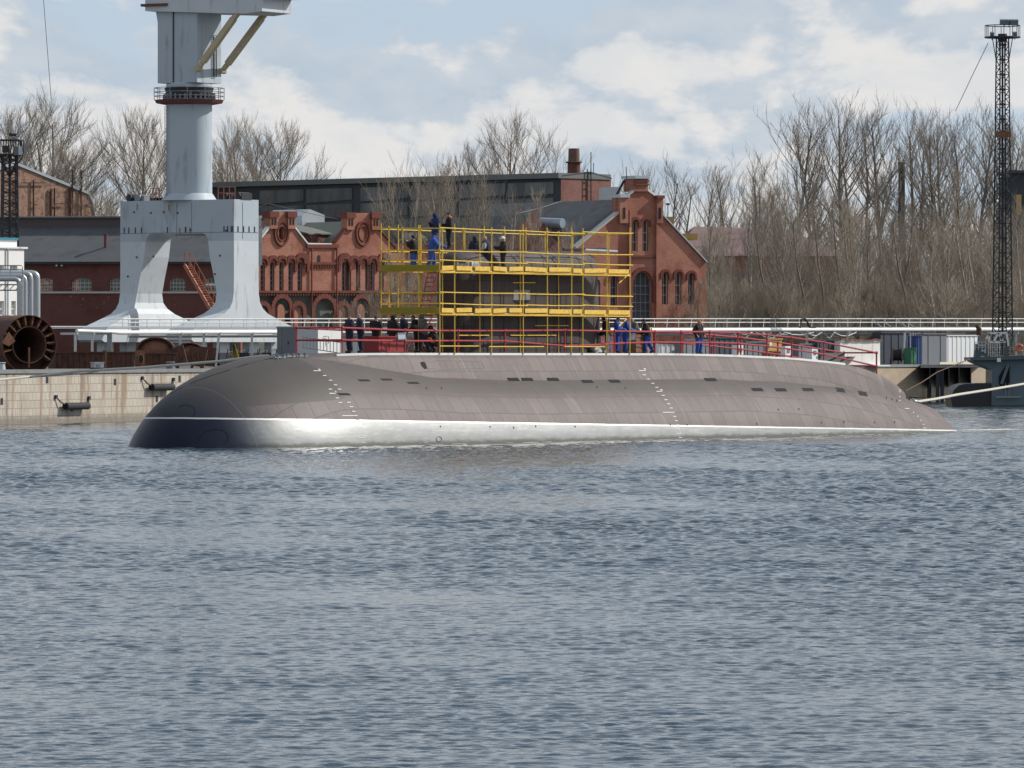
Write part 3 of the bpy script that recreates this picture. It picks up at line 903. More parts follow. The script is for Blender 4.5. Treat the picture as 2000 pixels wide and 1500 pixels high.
def ladder(name, p, q_, w, side, n, m, label, cat='ladder', r=.03):
    p = Vector(p); q_ = Vector(q_); side = Vector(side).normalized() * w / 2
    t = thing(name, tuple(p), label, cat)
    for s_ in (-1, 1):
        mb = MB(); mb.tube([p + side*s_, q_ + side*s_], r, 5); mb.build('stile', m, t)
    for i in range(n):
        f = (i + .5) / n; c = p.lerp(q_, f); mb = MB(); mb.tube([c - side, c + side], r*.8, 5); mb.build('rung', m, t)
    return t
sidev = (S(0,1,0) - S(0,0,0))
ladder('ladder', s_pt(828, 609, -.2), s_pt(848, 520, -.2), .5, sidev, 10, M_red, 'red steel ladder between the two scaffold levels ahead of the sail')
ladder('ladder', s_pt(806, 688, -.2), s_pt(838, 612, -.2), .5, sidev, 9, M_red, 'red steel ladder from the deck to the lower scaffold level')

# ------------------------------------------------------------------ red deck railing
rl = thing('deck_railing', tuple(S(20, 1.6, 4.05)), 'red tube railing running round the deck with two rails', 'railing')
RT = [(668,640),(791,645),(895,646),(986,646),(1103,645),(1279,648),(1330,648),(1386,648),(1441,650),(1498,654.5),(1546,659),(1609,668.5),(1712,689)]
RM = [(668,664),(791,666),(895,665.5),(986,666),(1060,672),(1103,675),(1150,674),(1220,670),(1279,668.5),(1330,669),(1386,669),(1441,670.5),(1498,676),(1546,682),(1609,692),(1712,715)]
def rw(u): return 1.62 * interpl(u, CW) / 1.9
def rpt(x, y):
    u = s_u(x, 1.6)
    for _ in range(3): u = s_u(x, rw(u))
    return s_pt(x, y, rw(u)), u
def zrail(tab, u):
    us_ = [rpt(x, y) for x, y in tab]
    return float(np.interp(u, [a[1] for a in us_], [a[0].z for a in us_]))
def tube_part(pts, r, m, nm, par, n=6):
    mb = MB(); mb.tube(pts, r, n); return mb.build(nm, m, par, smooth=True)
posts_x = [668,791,895,986,1103,1200,1279,1330,1386,1441,1498,1546,1609,1712]
pu = []
for x in posts_x:
    p, u = rpt(x, 690); pu.append(u)
uf, ur = pu[0], pu[-1]
for sgn in (1, -1):
    for tab, nm in ((RT, 'top_rail'), (RM, 'middle_rail')):
        pts = [S(rpt(x, y)[1], sgn*rw(rpt(x, y)[1]), rpt(x, y)[0].z) for x, y in tab]
        tube_part(pts, .045, M_red, nm, rl)
    for u in pu:
        w = sgn*rw(u); zt = zrail(RT, u)
        mb = MB(); mb.tube([S(u, w, deck_z(u)-.05), S(u, w, zt + .04)], .045, 6)
        mb.sphere(S(u, w, zt), .085, 6, 4); mb.sphere(S(u, w, zrail(RM, u)), .075, 6, 4)
        mb.build('post', M_red, rl)
for u in (uf, ur):
    for tab in (RT, RM):
        tube_part([S(u, rw(u), zrail(tab, u)), S(u, -rw(u), zrail(tab, u) )], .04, M_red, 'cross_rail', rl)

# ------------------------------------------------------------------ gear on the deck
def deck_at(x, w): 
    u = s_u(x, w); return u, deck_z(u)
u, z = deck_at(752, .75)
bx = thing('equipment_box', tuple(S(u, .75, z)), 'bright red steel equipment box on the deck among the people', 'box')
mb = MB(); M0 = Matrix.Translation(S(u, .6, z)) @ Matrix.Rotation(TH, 4, 'Z')
mb.box((-.9, -.45, .05), (1.05, .45, .72), M0); mb.build('body', M_redb, bx)
mb = MB(); mb.box((-.95, -.5, .72), (1.1, .5, .78), M0); mb.build('lid', M_redb, bx)
for sx in (-.85, .95):
    mb = MB(); mb.box((sx-.07, -.53, 0), (sx+.07, .53, .05), M0); mb.build('skid', M_dsteel, bx)
for k_ in range(3):
    mb = MB(); mb.box((-.7+k_*.6, -.47, .15), (-.64+k_*.6, -.45, .68), M0); mb.build('stiffener', M_redb, bx)
sg = thing('notice_board', tuple(s_pt(785, 668, 1.0)), 'small pale blue-grey board hanging on the red railing beside the red box', 'board')
a, b, c_, d = s_pt(776, 651, 1.66), s_pt(793, 650.5, 1.66), s_pt(794, 662, 1.66), s_pt(777, 663, 1.66)
mb = MB(); mb.prism([a, b, c_, d], S(0,-.03,0)-S(0,0,0)); mb.build('panel', mat('board_paint', (.42,.46,.52), .4, 0, .05), sg)
mb = MB(); 
for p, q_ in ((a,b),(b,c_),(c_,d),(d,a)): mb.bar(p, q_, .05)
mb.build('frame', M_gsteel, sg)
# wooden crate and yellow frame aft
u, z = deck_at(1240, .4)
cr = thing('crate', tuple(S(u, .4, z)), 'brown wooden crate standing aft of the scaffold among blue-trousered men', 'crate')
M0 = Matrix.Translation(S(u, .4, z)) @ Matrix.Rotation(TH, 4, 'Z')
mb = MB(); mb.box((-.45,-.35,.02),(.55,.35,.9), M0); mb.build('body', M_wood, cr)
for k_ in range(4):
    mb = MB(); mb.box((-.48,-.38,.06+.24*k_),(.58,-.35,.2+.24*k_), M0); mb.build('slat', M_rustl, cr)
u, z = deck_at(1256, 0)
fr = thing('trestle', tuple(S(u, 0, z)), 'yellow steel stand behind the wooden crate', 'stand')
for du in (-.25, .25):
    for w in (-.2, .4):
        mb = MB(); mb.tube([S(u+du, w, z-.03), S(u+du*.7, w*.9, z+1.25)], .035, 5); mb.build('leg', M_yel, fr)
mb = MB(); mb.prism([S(u-.3,-.25,z+1.22),S(u+.3,-.25,z+1.22),S(u+.3,.45,z+1.22),S(u-.3,.45,z+1.22)], (0,0,.05)); mb.build('top', M_yel, fr)
# bags and coils at the foot of the sail
for i, (x, w, m, s_, lab) in enumerate(((1154, .95, M_black, .30, 'black bag on the deck beside the sail, left of a white one'),
                                  (1166, 1.1, mat('white_bag', (.62,.62,.58), .8), .26, 'white bag between the black bag and the man in blue trousers'),
                                  (1174, .8, mat('grey_bag', (.20,.21,.23), .8), .28, 'grey bag closest to the man in blue trousers'))):
    u, z = deck_at(x, w)
    mb = MB(); mb.sphere(S(u, w, z + s_*.55), s_, 10, 7, (1.25, .8, .62), Matrix.Rotation(TH, 3, 'Z'))
    for k_ in range(len(mb.v)):
        x_, y_, z__ = mb.v[k_]; mb.v[k_] = (x_ + .05*math.sin(z__*23+k_), y_, z__ + .03*math.sin(x_*31))
    mb.tube([S(u-.12, w, z+s_*1.1), S(u, w, z+s_*1.4), S(u+.12, w, z+s_*1.1)], .02, 5)
    tag(mb.build('bag', m, smooth=True), lab, 'bag', 'bags by the sail')
# ------------------------------------------------------------------ people
def cloth(name, col, var=.15): return mat('cloth_' + name, col, .88, 0, var, 6.0)
K_navy = cloth('navy', (.014,.018,.038)); K_black = cloth('black', (.012,.012,.014)); K_blue = cloth('work_blue', (.02,.085,.38))
K_dblue = cloth('dark_blue', (.012,.028,.095)); K_grey = cloth('grey_brown', (.10,.095,.085), .35); K_camo = cloth('dark_green_black', (.022,.028,.026), .5)
K_orange = cloth('orange', (.62,.14,.02)); K_red = cloth('red', (.38,.02,.03)); K_brown = cloth('brown', (.12,.045,.03)); K_white = cloth('white', (.8,.8,.8), .05)
K_vest = cloth('pale_sleeve', (.42,.40,.38)); M_skin = mat('skin', (.50,.29,.20), .6, 0, .08, 6.0); M_hairg = mat('grey_hair', (.22,.2,.19), .9, 0, .2, 9)
M_shoe = mat('shoe_leather', (.012,.011,.011), .6, 0, .2, 5); M_eye = mat('eye_dark', (.02,.02,.02), .4)
M_hairb = mat('brown_hair', (.10,.055,.03), .9, 0, .2, 9)

def person(pos, facing, label, jacket, trousers, hat=None, hat_kind='cap', pose='stand', lean=0.0, arms=(None, None), h=1.74, group=None, collar=None, sleeves=None, kneel=False, turn=0.0):
    """pos: world point under the feet, facing: world heading (radians, 0 = +X)."""
    k_ = h / 1.74
    J = dict(pel=(0,0,.96), spi=(0.01,0,1.14), che=(.0,0,1.34), nec=(-.01,0,1.50), hea=(.02,0,1.60),
             shl=(0,.185,1.42), shr=(0,-.185,1.42), hil=(0,.09,.93), hir=(0,-.09,.93),
             knl=(.03,.10,.51), knr=(.02,-.10,.51), anl=(-.02,.11,.09), anr=(-.03,-.12,.09), tol=(.15,.13,.035), tor=(.14,-.15,.035))
    J = {a: Vector(b) for a, b in J.items()}
    if pose == 'stride':
        J['knl'] = Vector((.16,.10,.52)); J['anl'] = Vector((.12,.11,.09)); J['tol'] = Vector((.29,.12,.035))
        J['anr'] = Vector((-.22,-.11,.12)); J['tor'] = Vector((-.06,-.13,.035)); J['knr'] = Vector((-.02,-.1,.52))
    if kneel:
        dz = -.45
        for a in ('pel','spi','che','nec','hea','shl','shr','hil','hir'): J[a] = J[a] + Vector((-.12, 0, dz))
        J['knl'] = Vector((.30,.16,.50)); J['anl'] = Vector((.12,.15,.09)); J['tol'] = Vector((.28,.17,.035))
        J['knr'] = Vector((.26,-.16,.40)); J['anr'] = Vector((-.08,-.15,.10)); J['tor'] = Vector((.07,-.17,.035))
    R = Matrix.Rotation(lean, 3, 'Y')
    for a in ('spi','che','nec','hea','shl','shr'):
        J[a] = J['pel'] + R @ (J[a] - J['pel'])
    if turn:
        R2 = Matrix.Rotation(turn, 3, 'Z'); c_ = J['nec'].copy()
        J['hea'] = c_ + R2 @ (J['hea'] - c_)
    hands = []
    for s_, sd_, tgt in ((1, 'l', arms[0]), (-1, 'r', arms[1])):
        sh = J['sh' + sd_]
        t_ = Vector(tgt) if tgt is not None else sh + Vector((.06, .07*s_, -.53))
        d = t_ - sh
        if d.length > .55: d *= .55/d.length; t_ = sh + d
        half = d.length / 2; off = math.sqrt(max(0, .285**2 - half**2))
        bend = Vector((-.35, .45*s_, -1.0)); bend = (bend - d.normalized()*bend.dot(d.normalized())).normalized()
        J['el'+sd_] = sh + d/2 + bend*off; J['wr'+sd_] = t_
        hd = (t_ - J['el'+sd_]).normalized(); J['ha'+sd_] = t_ + hd*.085
        hands.append((t_, hd, s_))
    rad = dict(pel=.155, spi=.145, che=.165, nec=.062, hea=.075, shl=.085, shr=.085, ell=.052, elr=.052, wrl=.034, wrr=.034, hal=.038, har=.038,
               hil=.10, hir=.10, knl=.068, knr=.068, anl=.048, anr=.048, tol=.04, tor=.04)
    E = [('pel','spi'),('spi','che'),('che','nec'),('nec','hea'),('che','shl'),('che','shr'),('shl','ell'),('ell','wrl'),('wrl','hal'),('shr','elr'),('elr','wrr'),('wrr','har'),
         ('pel','hil'),('pel','hir'),('hil','knl'),('hir','knr'),('knl','anl'),('knr','anr'),('anl','tol'),('anr','tor')]
    names = list(rad); ix = {a: i for i, a in enumerate(names)}
    me = bpy.data.meshes.new('skel'); me.from_pydata([tuple(J[a]) for a in names], [(ix[a], ix[b]) for a, b in E], [])
    ob = bpy.data.objects.new('skel', me); C.objects.link(ob)
    ob.modifiers.new('skin', 'SKIN'); sv = me.skin_vertices[0].data
    for a in names:
        r = rad[a]*(1.2 if a not in ('nec','hea','wrl','wrr','hal','har') else 1.0); sv[ix[a]].radius = (r, r * (.8 if a in ('pel','spi','che') else 1)); sv[ix[a]].use_root = (a == 'pel')
    ss = ob.modifiers.new('ss', 'SUBSURF'); ss.levels = 1; ss.render_levels = 1
    dg = bpy.context.evaluated_depsgraph_get()
    ev = ob.evaluated_get(dg); m2 = bpy.data.meshes.new_from_object(ev)
    bpy.data.objects.remove(ob)
    V = [v.co.copy() for v in m2.vertices]; NRM = [v.normal.copy() for v in m2.vertices]; FC = [tuple(p.vertices) for p in m2.polygons]
    bpy.data.meshes.remove(m2)
    reg = []
    REG = {'torso': ('pel','spi','che'), }
    def seg_reg(a, b):
        if b in ('nec','hea'): return 'H' if a == 'nec' else 'T'
        if b in ('hal','har'): return 'D'
        if b in ('tol','tor'): return 'F'
        if a in ('shl','shr','ell','elr'): return 'S'
        if a in ('hil','hir','knl','knr') or b in ('hil','hir'): return 'L'
        return 'T'
    for v in V:
        best = 9; rg = 'T'
        for a, b in E:
            p, q_ = J[a], J[b]; d = q_ - p; f = max(0, min(1, (v - p).dot(d) / d.length_squared)); dd = (v - p - d*f).length - .5*(rad[a] + (rad[b]-rad[a])*f)
            if dd < best: best = dd; rg = seg_reg(a, b)
        reg.append(rg)
    body = MB(); body.add(V, FC)
    # head with face
    hc = J['hea'] + (J['hea'] - J['nec']).normalized()*.035
    hx = Matrix.Rotation(lean*.6 + .05, 3, 'Y')
    if turn: hx = Matrix.Rotation(turn, 3, 'Z') @ hx
    body.sphere(hc, 1, 12, 9, (.098,.078,.122), hx)
    body.sphere(hc + hx @ Vector((.05,0,-.065)), 1, 8, 6, (.045,.045,.05), hx)             # jaw
    body.add([hc + hx @ Vector(p) for p in ((.092,0,.02),(.088,.016,-.03),(.088,-.016,-.03),(.122,0,-.024))], [(0,1,3),(0,3,2),(1,2,3)])   # nose
    for s_ in (-1, 1): body.sphere(hc + hx @ Vector((-.005,.079*s_,-.01)), 1, 6, 4, (.018,.01,.03), hx)
    # hands: palm comes from the skin; five tapering curled fingers
    for (w_, hd, s_) in hands:
        side = hd.cross(Vector((0,0,1)));  side = side.normalized() if side.length > .1 else Vector((0,1,0))
        nrm = side.cross(hd).normalized() * -1
        tip = w_ + hd*.10
        for i, L in enumerate((.070,.078,.073,.058)):
            o = tip + side*(i - 1.5)*.019
            pts = [o - hd*.02, o + hd*L*.45, o + hd*L*.75 + nrm*L*.25, o + hd*L*.85 + nrm*L*.55]
            body.tube(pts, [.010,.009,.008,.006], 5)
        o = w_ + hd*.04 + side*.030*s_
        body.tube([o, o + (hd*.6 + side*s_*.8)*.035, o + (hd*.9 + side*s_*.5 + nrm*.3)*.06], [.012,.010,.008], 5)
    T = Matrix.Translation(Vector(pos)) @ Matrix.Rotation(facing, 4, 'Z') @ Matrix.Scale(k_, 4)
    root = thing('person', tuple(pos), label, 'person', group)
    def put(mb, name, m):
        mb.v = [tuple(T @ Vector(v)) for v in mb.v]
        return mb.build(name, m, root, smooth=True)
    put(body, 'body', M_skin)
    def garment(rs, name, m, infl, extra=lambda v: False):
        mb = MB(); mp = {}
        for f in FC:
            if sum(1 for i in f if reg[i] in rs or extra(V[i])) >= len(f) - 1:
                for i in f:
                    if i not in mp: mp[i] = len(mb.v); mb.v.append(tuple(V[i] + NRM[i]*infl))
                mb.f.append(tuple(mp[i] for i in f)); mb.mi.append(0)
        return put(mb, name, m)
    hipz = J['pel'].z - .12
    garment('TS' if sleeves is None else 'T', 'jacket', jacket, .048, lambda v: v.z > hipz and v.z < J['che'].z and abs(v.y) < .2)
    if sleeves is not None: garment('S', 'sleeves', sleeves, .036)
    garment('L', 'trousers', trousers, .032)
    garment('F', 'shoes', M_shoe, .015)
    eb = MB()
    for s_ in (-1, 1): eb.sphere(hc + hx @ Vector((.086,.030*s_,.012)), .010, 6, 4)
    put(eb, 'eyes', M_eye)
    if collar:
        mb = MB(); mb.torus(J['nec'] + Vector((0,0,.0)), .105, .045, (J['hea']-J['nec']), 12, 6); put(mb, 'hood_collar', collar)
    hm = hat or M_hairb
    mb = MB()
    nm = {'cap': 'cap', 'beanie': 'knitted_hat', 'helmet': 'helmet', 'hood': 'hood', 'hair': 'hair'}[hat_kind]
    s_ = {'cap': 1.10, 'beanie': 1.16, 'helmet': 1.28, 'hood': 1.34, 'hair': 1.06}[hat_kind]
    low = {'cap': .02, 'beanie': .01, 'helmet': .02, 'hood': -.10, 'hair': .02}[hat_kind]
    nu, nv = 12, 6; b = 0
    for i in range(nv + 1):
        for j in range(nu):
            a = 2*PI*j/nu; fr = math.cos(a)
            zl = low - (.05 if fr < 0 and hat_kind in ('hair','hood','beanie') else 0) + (.035 if fr > .3 and hat_kind != 'helmet' else 0)
            t_ = (PI/2 - math.asin(max(-1, min(1, zl/(.122*s_))))) * i/nv
            mb.v.append(tuple(hc + hx @ Vector((math.sin(t_)*math.cos(a)*.098*s_, math.sin(t_)*math.sin(a)*.080*s_, math.cos(t_)*.122*s_*(.95 if hat_kind=='cap' else 1)))))
    for i in range(nv):
        for j in range(nu):
            q_ = (j+1) % nu; mb.f.append((i*nu+j, (i+1)*nu+j, (i+1)*nu+q_, i*nu+q_)); mb.mi.append(0)
    if hat_kind in ('cap', 'helmet'):
        br = [hc + hx @ Vector((.07,-.06,.035)), hc + hx @ Vector((.17,-.035,.03)), hc + hx @ Vector((.17,.035,.03)), hc + hx @ Vector((.07,.06,.035))]
        mb.prism(br, (0,0,.012))
    if hat_kind == 'hood':
        mb.torus(J['nec'] + Vector((-.02,0,.03)), .095, .05, (0,0,1), 12, 6)
    put(mb, nm, hm)
    return root

def on_deck(x, w):
    u = s_u(x, w); return S(u, w, deck_z(u) + .012)
def on_plank(x, w): return S(s_u(x, w), w, PL1 + .01)
def on_sail(x, w, z): return S(s_u(x, w), w, z)
LEFT, RIGHT, CAMW, AWAY = PI, 0.0, -PI/2, PI/2
G = 'shipyard people gathered on the submarine'
fr_hand = [(.42,.05,1.18), (.40,-.10,1.16)]
person(on_deck(683, .9), LEFT + .5, 'leftmost person on the foredeck, dark navy jacket and reddish cap', K_navy, K_navy, K_brown, 'cap', arms=((.25,.12,1.2),(.22,-.12,1.2)), h=1.72, group=G)
person(on_deck(705, .9), LEFT + .2, 'grey-haired person in navy second from left at the foredeck railing, looking left', K_navy, K_navy, M_hairg, 'hair', lean=.12, arms=((.35,.15,1.1),(.3,-.15,1.1)), group=G)
person(on_deck(735, .2), CAMW - .4, 'person in black jacket and flat cap facing the water behind the red box', K_black, K_black, K_black, 'cap', arms=((.2,.05,1.15),(.2,-.05,1.15)), h=1.66, group=G)
person(on_deck(768, .0), LEFT + .9, 'hooded person in black between the flat-capped one and the brown-haired one', K_black, K_black, K_black, 'hood', h=1.66, group=G)
person(on_deck(789, .2), LEFT + .3, 'brown-haired person in dark navy behind the pale notice board', K_navy, K_navy, M_hairb, 'hair', h=1.76, lean=.05, group=G)
person(on_deck(815, .3), LEFT + .2, 'person in long black coat leaning forward near the lower ladder', K_black, K_black, M_hairb, 'hair', lean=.25, arms=((.4,.1,1.05),(.4,-.1,1.05)), group=G)
person(on_deck(829, .9), LEFT - .3, 'person in grey-brown camouflage jacket beside the scaffold corner', K_grey, K_navy, K_grey, 'hood', lean=.15, arms=((.35,.15,1.2),(.3,-.2,.95)), h=1.74, pose='stride', group=G)
person(on_deck(847, 1.0), LEFT + .1, 'crouching person in dark clothes holding something orange at the scaffold foot', K_camo, K_camo, K_camo, 'hood', lean=.35, kneel=True, arms=((.45,.05,.75),(.45,-.05,.72)), h=1.72, group=G)
hd = on_deck(838, 1.0)
t_ = MB(); t_.sphere(hd + Vector((.0,0,.62)), .14, 8, 6, (1,.7,.8)); t_.sphere(hd + Vector((.16,-.02,.52)), .10, 8, 6, (1.2,.7,.7)); t_.tube([hd+Vector((-.1,0,.5)), hd+Vector((-.14,0,.25)), hd+Vector((-.05,0,.02))], .03, 6)
tag(t_.build('life_vest', K_orange, smooth=True), 'orange bundle held by the crouching person', 'life vest')
G2 = 'workers up on the scaffold and sail'
person(on_plank(808, -.2), LEFT - .5, 'slim worker in black jacket and blue trousers leftmost on the upper scaffold level', K_black, K_blue, K_black, 'beanie', arms=((.3,.1,1.42),(.15,-.15,1.1)), h=1.60, group=G2)
person(on_plank(842, .3), RIGHT + .1, 'worker in bright blue overalls reaching right towards the sail', K_blue, K_blue, K_navy, 'cap', lean=.28, arms=((.6,.1,1.1),(.55,-.12,1.12)), pose='stride', h=1.74, group=G2)
person(on_sail(851, .2, 8.78), LEFT + .6, 'hooded person in blue standing highest at the front edge of the sail', K_dblue, K_blue, K_dblue, 'hood', arms=((.25,.1,1.3),(.25,-.1,1.3)), h=1.72, group=G2)
person(on_sail(877, .25, 8.90), LEFT + .1, 'person in black with a bright orange hood standing on top of the sail', K_black, K_black, K_black, 'cap', arms=((.25,.1,1.15),(.25,-.1,1.15)), h=1.66, collar=K_orange, group=G2)
person(on_sail(928, -1.15, PL1+.01), AWAY + .5, 'hooded person in navy behind the sail top, left of the bald man', K_navy, K_navy, K_navy, 'hood', h=1.66, group=G2)
person(on_sail(953, .95, PL1+.01), LEFT - .5, 'bald man in dark vest with pale sleeves leaning by the sail', K_navy, K_navy, M_skin, 'hair', lean=.22, arms=((.3,.2,1.1),(-.2,-.35,1.15)), sleeves=K_vest, h=1.64, group=G2)
person(on_sail(983, 1.35, PL1+.01), LEFT + .1, 'worker with a white hard hat and dark clothes on the upper scaffold level', K_camo, K_camo, K_white, 'helmet', arms=((.4,.12,1.2),(.38,-.1,1.18)), h=1.60, group=G2)
G3 = 'workers on the deck aft of the sail'
person(on_deck(1188, .8), LEFT - .2, 'worker in black jacket and blue trousers stooping at the aft end of the scaffold', K_black, K_blue, K_black, 'beanie', lean=.3, arms=((.35,.1,.95),(.3,-.1,.95)), h=1.74, group=G3)
person(on_deck(1206, .7), RIGHT - .3, 'worker in blue overalls and black cap just inside the scaffold end post', K_blue, K_blue, K_black, 'cap', h=1.70, arms=((.3,.1,1.15),(.3,-.1,1.15)), group=G3)
person(on_deck(1221, .8), RIGHT + .2, 'worker in blue overalls with a red cap holding a white sheet', K_blue, K_blue, K_red, 'cap', lean=.15, h=1.72, arms=((.45,.05,1.1),(.4,-.1,1.1)), group=G3)
person(on_deck(1246, -.1), LEFT + .1, 'grey-haired person in grey-brown jacket bending over the wooden crate', K_grey, K_navy, M_hairg, 'hair', lean=.4, h=1.74, arms=((.45,.1,1.0),(.4,-.1,1.0)), group=G3)
person(on_deck(1266, .9), LEFT - .1, 'worker in black jacket and blue trousers leaning with both hands on the crate', K_black, K_blue, K_black, 'beanie', lean=.3, h=1.68, arms=((.4,.1,.95),(.4,-.1,.95)), pose='stride', group=G3)
person(on_deck(1365, .3), CAMW + .8, 'lone worker on the aft deck with orange knitted hat, black jacket and blue trousers', K_black, K_blue, K_orange, 'beanie', h=1.66, arms=((.1,.3,1.0),(.12,-.28,1.0)))
p = on_deck(1232, .95)
mb = MB(); mb.prism([p+Vector((-.1,0,.62)), p+Vector((.22,0,.66)), p+Vector((.24,0,.98)), p+Vector((-.06,0,.95))], (0,.012,0))
tag(mb.build('paper_sheet', M_whitep), 'white sheet of paper held by the worker in the red cap', 'sheet')
# ------------------------------------------------------------------ portal crane
def weld_seams(mbs, segs, m, nm, par, w=.035):
    for a, b in segs:
        mb = MB(); mb.bar(a, b, w); mb.build(nm, m, par)
GZ = QZ - .02
AC = math.radians(35)
E1 = Vector((math.cos(AC), -math.sin(AC), 0)); E2 = Vector((math.sin(AC), math.cos(AC), 0))
DC = 470.0
CN = W(457, 690, DC); CN.z = 0                     # near corner
def along(base, e, x):
    """distance from base along e to reach photo column x"""
    r = (x - 1000.0)/F; return (r*base.y - base.x)/(e.x - r*e.y)
def cz(y, d=DC): return EYE + (690.0 - y)/F*d
WF_ = -along(CN, E1, 235)                          # portal width
DS = along(CN, E2, 505)                            # leg depth
crane = thing('portal_crane', (CN.x, CN.y, GZ), 'huge pale blue-grey shipyard crane on a white portal with flared feet', 'crane')
def CP(a, b, z): return CN - E1*a + E2*b + Vector((0,0,z))   # a metres left of near corner, b metres back
zt, zb, zk = cz(389), cz(470), cz(575)
def leg(a0, sgn):
    mid = DS/2
    prof = [(zb, DS/2, 50), (cz(500), DS/2, 47), (cz(540), DS/2, 39), (cz(572), DS/2*1.02, 33), (cz(590), DS/2*1.12, 33), (cz(602), DS/2*1.35, 36), (cz(612), DS/2*1.75, 40), (cz(625), DS/2*2.75, 43), (cz(641), DS/2*4.1, 46), (cz(648), DS/2*4.4, 48), (cz(664), DS/2*4.4, 48), (cz(668), DS/2*4.2, 48)]
    mb = MB(); px_ = WF_/222.0; n = len(prof)
    for z, hd_, t_ in prof:
        t_ = t_*px_
        aa = (a0, a0 + sgn*t_)
        for b in (mid-hd_, mid+hd_):
            for a in aa: mb.v.append(tuple(CP(a, b, z)))
    for i in range(n-1):
        o = i*4; q_ = o+4
        for f in ((o,o+1,q_+1,q_),(o+2,q_+2,q_+3,o+3),(o,q_,q_+2,o+2),(o+1,o+3,q_+3,q_+1)): mb.f.append(f); mb.mi.append(0)
    mb.f.append((0,2,3,1)); mb.mi.append(0); o = (n-1)*4; mb.f.append((o,o+1,o+3,o+2)); mb.mi.append(0)
    l_ = mb.build('portal_leg', M_paint_l, crane)
    # ladder hoops / bolts and bogies
    for b in (mid - DS*1.5, mid - DS*.6, mid + DS*.6, mid + DS*1.5):
        m_ = MB(); c_ = CP(a0 + sgn*20*px_, b, 0)
        m_.cbox((c_.x, c_.y, GZ+.55), (1.6, .9, .9), E2)
        for k_ in (-.5, .5): 
            w_ = c_ + E2*k_; m_.tube([Vector((w_.x,w_.y,GZ+.3)) - E1*.3, Vector((w_.x,w_.y,GZ+.3)) + E1*.3], .3, 10)
        m_.build('bogie', M_dsteel, crane)
        m_ = MB(); m_.cbox((c_.x, c_.y, (GZ+1+cz(668))/2), (1.2,.7, max(.1, cz(668)-GZ-1)), E2); m_.build('foot_strut', M_paint_l, crane)
leg(0, 1); leg(WF_, -1)
mb = MB()
rr = .7
o_ = WF_/222*50
outl = [(0,zb),(0,zt),(WF_,zt),(WF_,zb),(WF_-o_,zb),(WF_-o_-.0,zb+.02)]
pts = [(0,zb),(0,zt),(WF_,zt),(WF_,zb),(WF_-o_,zb)]
for k_ in range(1, 7):
    a = PI/2*k_/6; pts.append((WF_-o_-rr*(1-math.cos(a)), zb + rr*math.sin(a)*.9 - 0.0))
for k_ in range(6, 0, -1):
    a = PI/2*k_/6; pts.append((o_+rr*(1-math.cos(a)), zb + rr*math.sin(a)*.9))
pts.append((o_, zb))
mb.prism([CP(a, .0, z) for a, z in pts], E2*DS)
mb.build('portal_beam', M_paint, crane)
# bolt rows and stains on the beam
def bolt(*a):
    mb = MB(); mb.cbox(*a); mb.build('bolt_head', M_dsteel, crane)
for a in [x*WF_/222 for x in (2,5,12,19,180,192,205,214)] + [WF_*.5+.9, WF_*.5-.9]:
    bolt(CP(a, -.02, cz(447)), (.06,.06,.45), E1)
for b in (.5,1.2,1.9,2.6): bolt(CP(-.02, b, cz(447)), (.06,.06,.45), E1)
for (x, y) in ((262,411),(295,413),(320,412),(347,414),(372,448),(300,499),(267,500),(250,538),(430,499),(420,535),(442,450)):
    bolt(CP(along(CN, -E1, x), -.02, cz(y)), (.13,.06,.13), E1)
M_seam = mat('weld_line_grey', (.16,.19,.21), .6, 0, .2, 3)  # darker grey for the lines along the welds
z1_, z2_ = cz(395), cz(466)
weld_seams(None, [(CP(WF_*f, -.005, z1_), CP(WF_*f, -.005, z2_)) for f in (.37,.5)] + [(CP(.05,-.005,cz(453)), CP(WF_-.05,-.005,cz(453))), (CP(-.005,.05,cz(453)), CP(-.005,DS-.05,cz(453))), (CP(-.005,DS*.35,z1_), CP(-.005,DS*.35,z2_))], M_seam, 'weld_seam', crane)
M_ruststain = mat('rust_stain', (.30,.17,.12), .9, 0, .4, 5)
for x, y in ((351,449),(362,448),(371,449),(268,401),(330,404)):
    mb = MB(); mb.cbox(CP(along(CN,-E1,x), -.004, cz(y)), (.12,.012,.5), E1); mb.build('rust_run', M_ruststain, crane)
# column
cc = CN - E1*(WF_/2) + E2*(DS/2)
dcx = cc.y; xr = (cc.x/dcx)*F + 1000
RC = 45.0/F*dcx
def czz(y): return EYE + (690.0-y)/F*dcx
mb = MB(); mb.tube([(cc.x,cc.y,zt-.02),(cc.x,cc.y,czz(204)),(cc.x,cc.y,czz(165))], RC, 48); mb.build('column', M_paint, crane, smooth=True)
mb = MB()
for i in range(36):
    a = 2*PI*i/36
    if (i % 36) in (9,): continue
mb.tube([(cc.x,cc.y,zt),(cc.x,cc.y,zt+.55)], [RC*1.22, RC*1.01], 40); mb.build('column_skirt', M_paint, crane, smooth=True)
mb = MB(); mb.tube([(cc.x,cc.y,czz(192)),(cc.x,cc.y,czz(186)),(cc.x,cc.y,czz(180)),(cc.x,cc.y,czz(172))], [RC*1.03,RC*1.06,RC*1.02,RC*1.08], 40); mb.build('slewing_ring', M_dsteel, crane, smooth=True)
RP = 69.0/F*dcx
mb = MB(); mb.tube([(cc.x,cc.y,czz(205)),(cc.x,cc.y,czz(201.5)),(cc.x,cc.y,czz(195.5))], [RC*1.05, RP*.96, RP], 12); rp = mb.build('ring_platform', M_dred, crane)
mb = MB(); zp = czz(196)
for zz_ in (.33, .66, 1.0): mb.torus((cc.x,cc.y,zp + .95*zz_), RP*.99, .03, (0,0,1), 12, 5)
